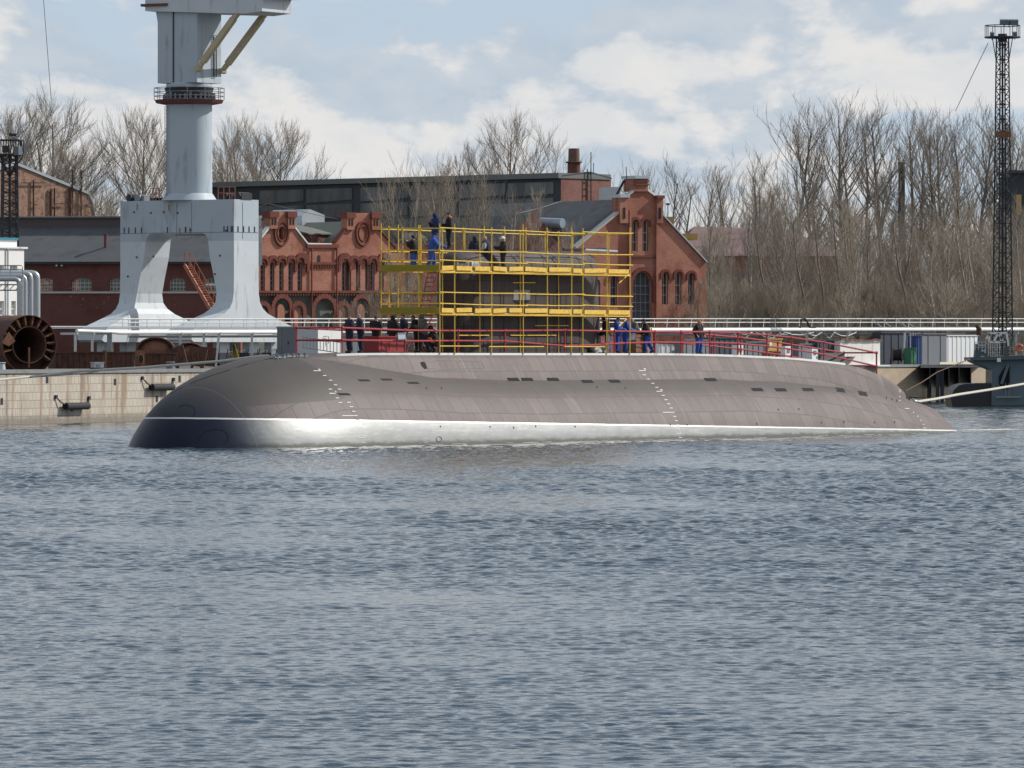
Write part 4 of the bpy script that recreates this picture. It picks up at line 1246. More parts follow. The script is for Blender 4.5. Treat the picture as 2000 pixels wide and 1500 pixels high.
for i in range(12):
    a = 2*PI*i/12; p = Vector((cc.x+RP*.99*math.cos(a), cc.y+RP*.99*math.sin(a), zp)); mb.tube([p, p+Vector((0,0,.97))], .03, 5)
mb.build('ring_railing', M_gsteel, crane)
mb = MB()
rnd = random.Random(8)
for i in range(30):
    a = 2*PI*i/30; z0 = czz(192); p = Vector((cc.x+RC*1.1*math.cos(a), cc.y+RC*1.1*math.sin(a), z0)); mb.cbox(p+Vector((0,0,rnd.uniform(0,.2))), (.16,.16,.5))
mb.build('ring_bolts', M_gsteel, crane)
# pintle and machine housing
mb = MB(); mb.tube([(cc.x,cc.y,czz(172)),(cc.x,cc.y,czz(162))], [RC*.98, RC*.92], 32); mb.build('pintle', M_paint, crane, smooth=True)
def HX(x, e): # offset from column centre along e reaching column x
    return along(cc, e, x)
AH = math.radians(30); H1 = Vector((math.cos(AH), -math.sin(AH), 0)); H2 = Vector((math.sin(AH), math.cos(AH), 0))
hc0 = W(385, 690, dcx - 2.2); hc0.z = 0
wl_ = -along(hc0, H1, 308); dl_ = along(hc0, H2, 432)
def HP(a, b, z): return hc0 - H1*a + H2*b + Vector((0,0,z))
zl, zu = czz(163), czz(20)
mb = MB(); mb.prism([HP(0,0,zl), HP(wl_,0,zl), HP(wl_,0,zu), HP(0,0,zu)], H2*dl_); mb.build('machine_housing', M_paint, crane)
mb = MB(); mb.prism([HP(wl_,0,czz(45)), HP(wl_+.2,0,czz(20)), HP(wl_+.2,0,zu+.2), HP(wl_,0,zu+.2)], H2*dl_); mb.build('housing_gusset', M_paint, crane)
mb = MB(); ax_ = -along(hc0, -H1, 0)
a_s = along(hc0, -H1, 339); mb.tube([HP(a_s,-.05,zl), HP(a_s,-.05,zu)], .05, 6); mb.build('cable_duct', M_dsteel, crane)
mb = MB(); b_ = dl_*.62
for b2 in (b_, b_+.45): mb.tube([HP(-.12,b2,czz(150)), HP(-.12,b2,czz(70))], .035, 5)
for i in range(22):
    z = czz(150) + (czz(70)-czz(150))*i/21; mb.tube([HP(-.12,b_,z), HP(-.12,b_+.45,z)], .025, 4)
mb.build('ladder', M_dsteel, crane)
# jib platform on top with struts
zt0 = czz(22)
pl0 = along(hc0, -H1, 290); 
mb = MB(); mb.prism([HP(wl_+.9,-.4,zt0+.0), HP(-4.6,-.4,zt0-.45), HP(-6.2,-.4,zt0-.3), HP(-6.2,-.4,zt0+1.5), HP(wl_+.9,-.4,zt0+1.5)], H2*(dl_+.8)); mb.build('slewing_platform', M_paint_l, crane)
mb = MB(); mb.prism([HP(-1.6,-.45,zt0+.75), HP(-6.9,-.45,zt0+.75), HP(-6.9,-.45,zt0+1.7), HP(-1.6,-.45,zt0+1.7)], H2*(dl_+.9)); mb.build('counterweight', mat('beige_steel', (.42,.33,.26), .7, 0, .15, 1.0), crane)
mb = MB(); mb.prism([HP(wl_+1.2,-.6,zt0+.35), HP(wl_-1.2,-.6,zt0+.35), HP(wl_-1.2,-.6,zt0+.55), HP(wl_+1.2,-.6,zt0+.55)], H2*(dl_+1.2)); mb.build('side_platform', M_dred, crane)
M_strut = mat('strut_beige', (.46,.39,.25), .6, 0, .15, 1.5)
for (x0, y0, x1, y1, b) in ((387,134,468,20,-.1), (434,139,524,18,dl_+.0)):
    base = hc0 + H2*b
    a0 = along(base, H1, x0); a1 = along(base, H1, x1)
    d0 = (base + H1*a0).y; d1 = (base+H1*a1).y
    p = base + H1*a0 + Vector((0,0,EYE+(690-y0)/F*d0)); q_ = base + H1*a1 + Vector((0,0,EYE+(690-y1)/F*d1))
    m_ = MB(); dv = (q_-p); n_ = 6
    m_.bar(p, p.lerp(q_, .12), .34, .30); m_.bar(p.lerp(q_, .12), p.lerp(q_, .86), .48, .42); m_.bar(p.lerp(q_, .86), q_, .42, .34)
    m_.tube([p - H2*.35, p + H2*.35], .22, 10); m_.build('jib_strut', M_strut, crane)
# top clutter of the portal beam: winch boxes, red rail
for (x, w, h_) in ((240,.6,.5),(258,1.0,.45),(292,1.3,.25),(428,.9,.45),(452,.6,.5),(485,.9,.5)):
    a = along(CN, -E1, x) if x <= 457 else -.0
    p = CP(a, DS*.4, zt) if x <= 457 else CP(0.4, DS*.6, zt)
    m_ = MB(); m_.cbox(p+Vector((0,0,h_/2)), (w,.7,h_), E1); m_.tube([p - E2*.5+Vector((0,0,h_*.6)), p + E2*.5+Vector((0,0,h_*.6))], h_*.55, 10); m_.build('winch', M_dsteel if x != 258 else M_gsteel, crane)
for x0, x1 in ((290, 308), (423, 470)):
    m_ = MB()
    for b in (.2,):
        a0 = along(CN, -E1, x0); a1 = along(CN, -E1, min(x1, 456))
        for i in range(4):
            a = a0 + (a1-a0)*i/3; m_.tube([CP(a,b,zt), CP(a,b,zt+.95)], .035, 5)
        for z in (.5,.95): m_.tube([CP(a0,b,zt+z), CP(a1,b,zt+z)], .03, 5)
    m_.build('beam_railing', M_orange, crane)
# access stair inside the portal
p = CP(along(CN,-E1,372), DS*1.0, cz(612)); q_ = CP(along(CN,-E1,322), DS*.9, cz(515))
m_ = MB()
for s_ in (-.35, .35):
    m_.bar(p+E2*s_, q_+E2*s_, .12, .26)
    m_.tube([p+E2*s_+Vector((0,0,1.0)), q_+E2*s_+Vector((0,0,1.0))], .035, 5)
    for i in range(7): c_ = p.lerp(q_, i/6)+E2*s_; m_.tube([c_, c_+Vector((0,0,1.0))], .03, 5)
for i in range(20):
    c_ = p.lerp(q_, (i+.5)/20); m_.cbox(c_, (.26,.7,.04), E1)
m_.build('stair', M_orange, crane)
m_ = MB(); c_ = CP(along(CN,-E1,378), DS*.9, cz(622))
for a in (-.5,.1,.7): 
    for b in (0,.8): m_.tube([c_+E1*a+E2*b-Vector((0,0,1.6)), c_+E1*a+E2*b+Vector((0,0,1.1))], .035, 5)
for z in (.5,1.05): m_.tube([c_-E1*.5+Vector((0,0,z)), c_+E1*.7+Vector((0,0,z))], .03, 5)
m_.cbox(c_+E1*.1+E2*.4, (1.4,1.0,.06), E1); m_.build('stair_landing', M_orange, crane)
# column ladder
m_ = MB(); pc = Vector((cc.x,cc.y,0)) + Vector((-.93,-.37,0)).normalized()*(RC+.12)
sd_ = Vector((.37,-.93,0)).normalized()*.2
for s_ in (-1,1): m_.tube([pc+sd_*s_+Vector((0,0,zt)), pc+sd_*s_+Vector((0,0,czz(208)))], .03, 5)
for i in range(26): z = zt + (czz(208)-zt)*i/25; m_.tube([pc-sd_+Vector((0,0,z)), pc+sd_+Vector((0,0,z))], .02, 4)
m_.build('column_ladder', M_gsteel, crane)
# hanging cable far left
cw = MB(); cw.tube([W(82,-40,600), W(92,90,600), W(100,195,600)], .035, 4); tag(cw.build('hoist_cable', M_wire), 'thin cable hanging from the sky over the left trees', 'cable')

# ------------------------------------------------------------------ pipe trestle with walkway
tr = thing('pipe_bridge', tuple(W(240, 713, 430)), 'long white pipe bridge with a railed walkway across the yard', 'pipe bridge')
PA = W(150, 650, 424); PB = W(2120, 643, 566)
def TP(x, y):
    """point on the bridge's vertical plane"""
    r = (x-1000.0)/F; d0 = PB - PA
    t_ = (r*PA.y - PA.x)/(d0.x - r*d0.y); p = PA + d0*t_; return Vector((p.x, p.y, EYE + (690-y)/F*p.y))
TD = (PB-PA); TD.z = 0; TD.normalize(); TNr = Vector((TD.y,-TD.x,0))
m_ = MB(); m_.tube([TP(150,646), TP(215,648), TP(232,649.5), TP(600,648.5), TP(1280,644.5), TP(2100,643)], [.12,.12,.15,.15,.15,.16], 12); m_.build('main_pipe', M_whitep, tr, smooth=True)
for y, r in ((636,.05),(639,.035)):
    m_ = MB(); m_.tube([TP(75,y+2), TP(560,y+2)], r, 6); m_.build('small_pipe', M_gsteel if y==639 else M_galv, tr)
for y in (655.5,):
    m_ = MB(); m_.tube([TP(280,y+2)-TNr*1.2, TP(1300,y-1)-TNr*1.2, TP(2100,y-3)-TNr*1.2], .09, 8); m_.build('rear_pipe', M_galv, tr, smooth=True)
for side in (0, -1.1):
    for y, nm in ((622.5,'walkway_top_rail'),(629.5,'walkway_middle_rail')):
        m_ = MB(); m_.tube([TP(240,y+(1 if side else 0))+TNr*side, TP(1280,y)+TNr*side, TP(2100,y)+TNr*side], .035 if side==0 else .03, 5); m_.build(nm, M_whitep if side==0 else M_galv, tr)
xs = [240 + i*23.6 for i in range(79)]
for i, x in enumerate(xs):
    m_ = MB(); m_.tube([TP(x,640), TP(x+(2 if i%2 else 0),622)], .032, 5); m_.build('railing_post', M_whitep, tr)
m_ = MB()
a_, b_ = TP(236,640.5), TP(2100,638.5)
m_.prism([a_, b_, b_-TNr*1.2, a_-TNr*1.2], (0,0,-.06)); m_.build('walkway_deck', M_galv, tr)
for x in (147,180,214,352,398,428,492,560,640,1240,1330,1431,1502,1576,1655,1727,1769,1912,1985,2060):
    p = TP(x, 646); lean_ = {428:-7}.get(x, 0); q_ = TP(x+lean_, 646); q_.z = GZ
    big = x in (1727, 1912, 214)
    m_ = MB(); m_.bar(p - Vector((0,0,.12)), q_, .34 if big else .17, .34 if big else .17); m_.cbox(p-TNr*.5-Vector((0,0,.2)), (.16,1.4,.16), TD); m_.build('support_post', M_galv if not big else M_gsteel, tr)
for x0, x1 in ((1265,1500),(1660,1810),(1500,1655)):
    for k_ in range(7):
        m_ = MB(); rnd = random.Random(x0+k_)
        xa = x0 + (x1-x0)*k_/7; xb = xa + rnd.uniform(20,60); m_.tube([TP(xa,641), TP((xa+xb)/2, 648+rnd.uniform(0,8)), TP(xb, 641)], .03, 5); m_.build('hanging_hose', M_dsteel, tr)
m_ = MB(); m_.tube([TP(1563,646), TP(1562,640), TP(1565,624), TP(1570,621), TP(1576,628), TP(1583,641), TP(1592,640)], .10, 8); m_.build('black_hose', M_black, tr)
rnd = random.Random(44)
for k_ in range(14):
    xa = 1430 + k_*15 + rnd.uniform(-5,5); xb = xa + rnd.uniform(18,60); dy = rnd.uniform(3, 13)
    m_ = MB(); m_.tube([TP(xa,648), TP(xa+(xb-xa)*.3,650+dy*.8), TP(xa+(xb-xa)*.6,650+dy), TP(xb,649)], .035, 5); m_.build('cable_loop', (M_galv, M_whitep, M_dsteel)[k_%3], tr)
for (x, y) in ((1700,622),(1725,628),(1748,622),(1772,630)):
    m_ = MB(); m_.tube([TP(x,y), TP(x+12,y+8), TP(x+24,y+19)], .04, 5); m_.build('slanting_cable', M_gsteel, tr)

# ------------------------------------------------------------------ things on and by the left quay
def yard(x, back=2.0):
    """ground point seen at column x, back metres behind the quay face"""
    d = quay_d(x); p = W(x, 690, d); p.z = GZ
    o = QA - QN*back; r = (x-1000.0)/F; t_ = (r*o.y - o.x)/(QD.x - r*QD.y); p = o + QD*t_; return Vector((p.x, p.y, GZ))
def ypt(x, y, back=2.0):
    p = yard(x, back); return Vector((p.x, p.y, EYE + (690-y)/F*p.y))
def facade_pts(x0, d0, beta):
    o = W(x0, 690, d0); e = Vector((math.cos(beta), math.sin(beta), 0))
    def P(x, y):
        r = (x-1000.0)/F; t_ = (r*o.y - o.x)/(e.x - r*e.y); p = o + e*t_
        return Vector((t_, EYE + (690-y)/F*p.y))
    return Vector((o.x, o.y, 0)), e, Vector((e.y, -e.x, 0)), P
# big rusty ring section
rc = thing('hull_ring', tuple(yard(60, 3.5)), 'large rusty steel hull ring section with ribs, open end facing right', 'steel section')
ctr = ypt(58, 676, 3.5); R0 = 1.76; back_ = Vector((-.50,.86,0)).normalized()
u1 = Vector((back_.y, -back_.x, 0)); 
def ringpt(a, r, dd): return ctr + (u1*math.cos(a) + Vector((0,0,1))*math.sin(a))*r + back_*dd
def shell(r0, r1, d0, d1, a0, a1, n, m, nm, par):
    mb = MB()
    for i in range(n+1):
        a = a0 + (a1-a0)*i/n
        for (r, dd) in ((r0,d0),(r1,d0),(r1,d1),(r0,d1)): mb.v.append(tuple(ringpt(a, r, dd)))
    for i in range(n):
        o = i*4
        for k_ in range(4): mb.f.append((o+k_, o+(k_+1)%4, o+4+(k_+1)%4, o+4+k_)); mb.mi.append(0)
    return mb.build(nm, m, par, smooth=True)
ctr.z = GZ + R0 - .30
shell(R0-.035, R0, 0, 4.5, 0, 2*PI, 64, M_rust, 'shell', rc)
shell(R0-.70, R0-.66, .02, 3.8, 0, 2*PI, 56, M_rust, 'inner_shell', rc)
shell(R0-.69, R0-.02, .9, .96, 0, 2*PI, 48, M_rust, 'web_frame', rc)
mb = MB(); mb.tube([ringpt(0,0,3.6)-back_*.0, ringpt(0,0,3.62)+back_*.01], R0-.6, 40); mb.build('dark_bulkhead', M_black, rc)
for i in range(13):
    a = PI*(-.18 + 1.26*i/12)
    mb = MB(); mb.prism([ringpt(a-.022,R0-.05,.05), ringpt(a+.022,R0-.05,.05), ringpt(a+.03,R0-.60,.05), ringpt(a-.03,R0-.60,.05)], back_*.5)
    for rr_ in (.18,.36): mb.prism([ringpt(a,R0-rr_,.07), ringpt(a-.085,R0-rr_-.02,.07), ringpt(a-.085,R0-rr_-.05,.07), ringpt(a,R0-rr_-.03,.07)], back_*.3)
    mb.build('rib', M_rustl, rc)
mb = MB(); mb.bar(ringpt(-PI/2, .15, .1), ringpt(-PI/2, 1.35, .1), .10, .10); mb.build('prop', M_rustl, rc)
mb = MB(); mb.prism([ringpt(PI*.98,R0+.1,-.05), ringpt(PI*.84,R0-.15,-.05), ringpt(PI*.93,R0-.75,-.05), ringpt(PI*1.02,R0-.35,-.05)], -back_*.06); mb.build('bracket_plate', M_rustl, rc)

def slab(name, x0, x1, y0, y1, back, depth, m, label, cat, group=None, extra=None, axis=None):
    """box-like thing: its front edge runs between photo columns x0..x1 across the view"""
    pa = ypt(x0, y1, back); d_ = pa.y
    r1 = (x1-1000.0)/F; e = axis or Vector((.94,.34,0)).normalized()
    L = (r1*pa.y - pa.x)/(e.x - r1*e.y); bk = Vector((-e.y, e.x, 0))
    t = thing(name, tuple(pa), label, cat, group)
    z0 = pa.z; z1 = EYE + (690-y0)/F*d_
    mb = MB(); mb.prism([pa, pa+e*L, pa+e*L+Vector((0,0,z1-z0)), pa+Vector((0,0,z1-z0))], bk*depth); mb.build('body', m, t)
    return t, pa, e, bk, L, z0, z1
def ribs(info, n, m, nm='stiffener', w=.08, out=.05, cap=True):
    t, pa, e, bk, L, z0, z1 = info
    for i in range(n):
        f = (i+.5)/n; p = pa + e*(L*f)
        mb = MB(); mb.cbox(Vector((p.x,p.y,(z0+z1)/2)) - bk*out*.5, (w, out, z1-z0-.02), e); mb.build(nm, m, t)
    if cap:
        mb = MB(); p = pa + e*(L/2); mb.cbox(Vector((p.x,p.y,z1)) - bk*.03, (L+.06,.16,.08), e); mb.build('top_flange', m, t)
i_ = slab('steel_section', 108, 205, 688, 720, 4.2, 1.6, M_rust, 'dark rusty plate girder lying behind the quay edge right of the big ring', 'steel section'); ribs(i_, 9, M_rust)
i_ = slab('steel_section', 206, 262, 688, 719, 4.0, 1.4, M_rust, 'shorter rusty girder between the two orange posts', 'steel section'); ribs(i_, 6, M_rust)
for (x0,x1,y0,lab) in ((202,209,684,'narrow upright orange-brown steel plate at the girder end'),(266,283,684,'upright orange-brown plate with an oval hole')):
    i_ = slab('steel_plate', x0, x1, y0, 718, 3.0, .25, M_rustl, lab, 'steel plate')
    t, pa, e, bk, L, z0, z1 = i_
    if x0 > 250:
        mb = MB(); c_ = pa + e*(L/2) - bk*.02; c_.z = (z0+z1)/2 - .02
        mb.tube([c_, c_ - bk*.02], .17, 14); mb.v = [(v[0], v[1], c_.z + (v[2]-c_.z)*1.7) for v in mb.v]; mb.build('oval_hole', M_black, t)
        mb = MB(); mb.torus(c_ - bk*.03, .17, .03, bk, 16, 5); mb.v = [(v[0], v[1], c_.z + (v[2]-c_.z)*1.7) for v in mb.v]; mb.build('hole_rim', M_rustl, t)
i_ = slab('steel_section', 283, 345, 690, 716, 4.5, 1.5, M_rust, 'low dark rusty girder right of the plate with the oval hole', 'steel section'); ribs(i_, 5, M_rust)
# domed end pieces
for (x, y, rx, rz_, lab) in ((303, 683, 38, 26, 'large rusty dished steel end standing behind the girders'), (370, 690, 30, 22, 'smaller rusty dished end right of the large one')):
    c_ = ypt(x, y, 6.0); s_ = c_.y/F
    t = thing('dished_end', (c_.x,c_.y,GZ), lab, 'steel section')
    mb = MB()
    n = 20
    for (r0, r1, d0, d1) in ((1,1,0,.5),(1,.9,0,0),(.9,.86,0,.12)):
        for i in range(n+1):
            a = PI*i/n
            for (r, dd) in ((r0,d0),(r1,d1)):
                mb.v.append((c_.x - math.cos(a)*rx*s_*r, c_.y + dd*2, c_.z + (math.sin(a)*r-.05)*rz_*s_))
        o = len(mb.v) - 2*(n+1)
        for i in range(n): mb.f.append((o+2*i, o+2*i+1, o+2*i+3, o+2*i+2)); mb.mi.append(0)
    mb.build('rim', M_rust, t)
    mb = MB(); mb.sphere((c_.x, c_.y+.9, c_.z-.05*s_), 1, 18, 10, (rx*s_*.97, .9, rz_*s_*.97)); mb.build('dish', M_rustl, t, smooth=True)
    for k_ in (-.8,.8):
        mb = MB(); mb.bar((c_.x+k_*rx*s_, c_.y+.3, GZ), (c_.x+k_*rx*s_*.9, c_.y+.3, c_.z+.1), .2, .2); mb.build('prop', M_rust, t)
for (x, lean_, lab) in ((345,-.35,'tilted rusty steel panel with two curved slots'), (385,.25,'rusty steel panel tilted right beside the pipe support'), (404,.1,'small rusty flanged block near the lattice frames')):
    c_ = ypt(x, 704, 4.8); t = thing('leaning_steelwork', (c_.x,c_.y,GZ), lab, 'steel panel')
    up = Vector((lean_, .1, 1)).normalized(); mb = MB(); mb.cbox((c_.x,c_.y,GZ+.75), (1.15,.16,1.2), (1,-.1,-lean_*.8), up); mb.build('plate', M_rust, t)
    for k_ in (-.3,.05):
        mb = MB(); q0 = Vector((c_.x+k_, c_.y-.10, GZ+.75)); mb.tube([q0+Vector((.04,0,.25)), q0+Vector((0,-.01,.1)), q0+Vector((.02,-.01,-.08)), q0+Vector((.09,0,-.2))], .03, 5); mb.build('slot_rim', M_rustl, t)
    mb = MB(); mb.bar((c_.x-.4,c_.y+.6,GZ), (c_.x+lean_*.5,c_.y+.05,GZ+1.1), .12); mb.build('prop', M_rustl, t)
# mooring bollard and electric box at the quay edge
def smallbox(name, x, y0, y1, w, m, label, cat, back=.8, d=.6):
    p = yard(x, back); s_ = p.y/F; h_ = (y1-y0)*s_
    t = thing(name, tuple(p), label, cat); mb = MB(); mb.cbox(p+Vector((0,0,h_/2+.06)), (w,d,h_-.1), (.9,.43,0)); mb.build('body', m, t)
    mb = MB(); mb.cbox(p+Vector((0,0,.04)), (w*1.1,d*1.1,.08), (.9,.43,0)); mb.build('base', M_dsteel, t)
    mb = MB(); mb.cbox(p+Vector((0,0,h_+.02)), (w*1.12,d*1.12,.05), (.9,.43,0)); mb.build('lid', m, t)
    mb = MB(); mb.cbox(p+Vector((.1,-d*.58,h_*.55)), (w*.35,.04,h_*.4), (.9,.43,0)); mb.build('door', M_gsteel, t)
smallbox('electric_box', 190, 707, 720, .62, M_galv, 'small pale grey electric box on the quay edge', 'electric box')
def bollard(x, label, m=M_cab, h_=.45, r=.26):
    p = yard(x, .5); t = thing('bollard', tuple(p), label, 'bollard', 'bollards along the quay edge')
    mb = MB(); mb.tube([p+Vector((0,0,.0)), p+Vector((0,0,h_*.8))], [r*1.1, r*.85], 12); mb.build('stem', m, t, smooth=True)
    mb = MB(); mb.tube([p+Vector((0,0,h_*.8)), p+Vector((0,0,h_*.9)), p+Vector((0,0,h_))], [r*.9, r*1.15, r*.9], 12); mb.build('cap', m, t, smooth=True)
bollard(333, 'dark blue-grey bollard on the quay edge where the rope passes'); bollard(2, 'pale bollard at the far left of the quay edge', M_galv)
# striped barrier
p = yard(461, 1.5)
t = thing('striped_barrier', tuple(p), 'yellow and black striped triangular barrier just above the submarine bow', 'barrier')
s_ = p.y/F
tri = [Vector((p.x-.22,p.y,GZ)), Vector((p.x+.42,p.y-.1,GZ)), Vector((p.x-.08,p.y,EYE+(690-671)*s_)), Vector((p.x-.22,p.y,EYE+(690-675)*s_))]
mb = MB(); mb.prism(tri, (0,.06,0)); mb.build('panel', mat('barrier_yellow',(.72,.5,.03),.5,0,.1), t)
for k_ in range(4):
    f = .15+.2*k_; a = tri[0].lerp(tri[1], f)+Vector((0,-.035,0)); b = tri[3].lerp(tri[2], f)+Vector((0,-.035,0)); mb = MB(); mb.bar(a, b, .03,.05); mb.build('black_stripe', M_black, t)
# lattice frames behind the submarine bow
for i, x in enumerate((438, 452, 478, 497, 512)):
    p = yard(x, 7+i); t = thing('lattice_frame', tuple(p), ('leftmost','second from left','middle','second from right','rightmost')[i] + ' of five dark lattice steel frames stacked left of the grey cabinet', 'steel frame', 'lattice frames behind the bow')
    m_ = MB(); h_ = 1.25; wd = .75
    for s1 in (0, wd): m_.bar(p+Vector((s1,0,0)), p+Vector((s1+.25,0,h_)), .06)
    m_.build('upright', M_dsteel, t)
    for k_ in range(4):
        m_ = MB(); m_.bar(p+Vector((.06*k_,0,.3*k_+.1)), p+Vector((wd+.06*(k_+1),0,.3*k_+.3)), .045); m_.build('brace', M_galv if k_ % 2 else M_dsteel, t)
# blue-grey cabinet and white block behind the foredeck
i_ = slab('cabinet', 541, 581, 640, 706, 9, 2.2, M_cab, 'tall blue-grey steel cabinet behind the foredeck railing end', 'cabinet', axis=Vector((.8,-.6,0)).normalized())
t, pa, e, bk, L, z0, z1 = i_
mb = MB(); mb.cbox(pa+e*(L*.55)-bk*.02+Vector((0,0,(z1-z0)*.55)), (.06,.05,.2), e); mb.build('handle', M_dsteel, t)
mb = MB(); mb.cbox(pa+e*(L*.5)+Vector((0,0,z1-z0+.04))+bk*1.1, (L+.1,2.3,.08), e); mb.build('roof', M_gsteel, t)
mb = MB(); mb.cbox(pa+e*(L*.2)-bk*.015+Vector((0,0,(z1-z0)*.5)), (.03,.03,(z1-z0)*.9), e); mb.build('door_edge', M_gsteel, t)
pw = [ypt(x, y, 13) for x, y in ((584,700),(584,680),(612,642),(668,642),(668,700))]
base_d = pw[0].y
_o, _e, _n, _P = facade_pts(584, base_d, math.radians(52))
pw = [_o + _e*_P(x,y).x + Vector((0,0,_P(x,y).y)) for x, y in ((584,712),(584,680),(612,642),(668,642),(668,712))]
wb = thing('white_hopper', (pw[0].x, base_d, GZ), 'white steel block with a sloping left side behind the foredeck railing', 'steel block')
mb = MB(); mb.prism(pw, -_n*2.5); mb.build('body', M_whitep, wb)
for (x, y) in ((607,658),(633,657)):
    c_ = _o + _e*_P(x,y).x + Vector((0,0,_P(x,y).y)); mb = MB(); mb.tube([c_, c_+_n*.12, c_+_n*.12+_e*.35, c_+_n*.12+_e*.35-Vector((0,0,.5))], .03, 5); mb.build('pipe_hook', M_gsteel, wb)
ladder('gangway_ladder', W(590,668,355), W(668,680,349), .62, (0,.1,1), 12, M_gsteel, 'long thin grey ladder lying level behind the foredeck railing')
i_ = slab('container', 1287, 1327, 669, 700, 10, 3, M_whitep, 'small white container seen through the red deck railing', 'container', axis=Vector((.8,.6,0)).normalized()); ribs(i_, 4, M_whitep, cap=True)
i_ = slab('container', 695, 735, 662, 706, 12, 3, M_galv, 'grey-white container behind the people on the foredeck', 'container', axis=Vector((.9,.43,0)).normalized()); ribs(i_, 4, M_galv)
# fenders on the quay wall
for (x, y, lab) in ((140, 793, 'black cylindrical fender chained low on the quay wall'), (307, 756, 'black cylindrical fender chained higher, near the submarine bow')):
    d = quay_d(x); s_ = d/F; c_ = W(x, y, d); c_ = c_ + QN*.32
    t = thing('fender', tuple(c_), lab, 'fender', 'fenders on the quay wall')
    L = 1.55
    a, b = c_ - QD*L + Vector((0,0,-.0)), c_ + QD*L
    mb = MB(); mb.tube([a, b], .21, 14); mb.build('roller', M_black, t, smooth=True)
    mb = MB(); mb.tube([a-QD*.04, a+QD*.02], .15, 10); mb.build('end_bore', M_slot, t)
    for e_, k_ in ((a,-1),(b,1)):
        top = e_ + QD*k_*.75 + Vector((0,0,.55 if k_<0 else .45)) - QN*.25
        mb = MB(); mb.tube([e_+Vector((0,0,.1)), e_.lerp(top,.5)-Vector((0,0,.06)), top], .035, 5); mb.build('chain', M_dsteel, t)
        mb = MB(); mb.cbox(top, (.22,.12,.22), QD); mb.build('wall_bracket', M_dsteel, t)
        if k_ < 0:
            mb = MB(); top2 = e_ + QD*k_*.2 + Vector((0,0,.7)) - QN*.25; mb.tube([e_+Vector((0,0,.1)), top], .03, 5); mb.build('chain', M_rope, t)

# ------------------------------------------------------------------ left edge: white building, pipe bundle
def holes_wall(name, m, par, o, e, n, outline, holes, thick=.4):
    """wall slab with real openings; outline and holes in (along, z)"""
    polys = [[Vector((a, z, 0)) for a, z in outline]] + [[Vector((a, z, 0)) for a, z in h] for h in holes]
    tris = geometry.tessellate_polygon(polys)
    flat = [p for pl in polys for p in pl]
    mb = MB(); w3 = lambda p, k_: tuple(o + e*p.x + Vector((0,0,p.y)) - n*k_)
    mb.v = [w3(p, 0) for p in flat] + [w3(p, thick) for p in flat]
    N = len(flat)
    for t_ in tris: mb.f.append(tuple(t_)); mb.mi.append(0); mb.f.append(tuple(N+i for i in reversed(t_))); mb.mi.append(0)
    k_ = 0
    for pl in polys:
        for i in range(len(pl)):
            j = (i+1) % len(pl); mb.f.append((k_+i, k_+j, N+k_+j, N+k_+i)); mb.mi.append(0)
        k_ += len(pl)
    return mb.build(name, m, par)
def arch_poly(c, z0, z1, w, n=8, arch=1.0):
    """arched opening outline, centre c, base z0, top z1, width w"""
    h = w/2*arch; pts = [(c-w/2, z0), (c+w/2, z0)]
    for i in range(n+1):
        a = PI*i/n; pts.append((c + math.cos(a)*w/2, z1-h + math.sin(a)*h))
    return pts
def window(par, o, e, n, poly, glassm, framem, deep=.22, bars=(1,3), nm='window'):
    """glazing bars as the window part with the pane as its sub-part"""
    a0 = min(p[0] for p in poly); a1 = max(p[0] for p in poly); z0 = min(p[1] for p in poly); z1 = max(p[1] for p in poly)
    w3 = lambda a, z, k_: o + e*a + Vector((0,0,z)) - n*k_
    fr = MB(); t = .06
    def ext(zl, a):   # clip bars roughly inside the arch
        return zl
    for i in range(1, bars[0]+1):
        a = a0 + (a1-a0)*i/(bars[0]+1); fr.bar(w3(a, z0, deep-.05), w3(a, z1-.02, deep-.05), t*.7)
    for i in range(1, bars[1]+1):
        z = z0 + (z1-z0)*i/(bars[1]+1)*.9; fr.bar(w3(a0, z, deep-.05), w3(a1, z, deep-.05), t)
    for (pa_, pb_) in zip(poly, poly[1:]+poly[:1]): 
        if (Vector(pa_)-Vector(pb_)).length > .01: fr.bar(w3(pa_[0], pa_[1], deep-.06), w3(pb_[0], pb_[1], deep-.06), t*1.3)
    f = fr.build(nm, framem, par)
    g_ = MB(); g_.prism([w3(a, z, deep) for a, z in poly], -n*.03)
    go = g_.build('pane', glassm); go.parent = f; go.matrix_parent_inverse = PINV[par.name]
    return f
o, e, n, P = facade_pts(-30, 398, math.radians(56))
wbld = thing('white_building', tuple(o+Vector((0,0,GZ))), 'bright white rendered building with teal-topped parapet at the left edge', 'building')
wins = []
for (x0,x1,y0,y1) in ((-8,8,518,545),(21,34,518,545),(-8,8,588,616),(22,31,588,616)):
    a, b = P(x0,y1), P(x1,y0); wins.append([(a.x,a.y),(b.x,a.y),(b.x,b.y),(a.x,b.y)])
ol = [P(-60,713),P(47,713),P(47,486),P(-60,486)]; ol = [(p.x,p.y) for p in ol]; ol[0] = (ol[0][0], GZ); ol[1] = (ol[1][0], GZ)
holes_wall('wall', mat('white_render',(.80,.80,.78),.7,0,.04,1.0), wbld, o, e, n, ol, wins, .4)
for wv in wins: window(wbld, o, e, n, wv, M_glass, M_whitep, .18, (1,1))
x1_, zz0 = ol[1][0], ol[2][1]
mb = MB(); mb.prism([o+e*ol[0][0]-n*.41+Vector((0,0,GZ)), o+e*x1_-n*.41+Vector((0,0,GZ)), o+e*x1_-n*9+Vector((0,0,GZ)), o+e*ol[0][0]-n*9+Vector((0,0,GZ))], (0,0,zz0-GZ)); mb.build('block', mat('white_render',()), wbld)
a, b = P(-60, 472), P(47, 472)
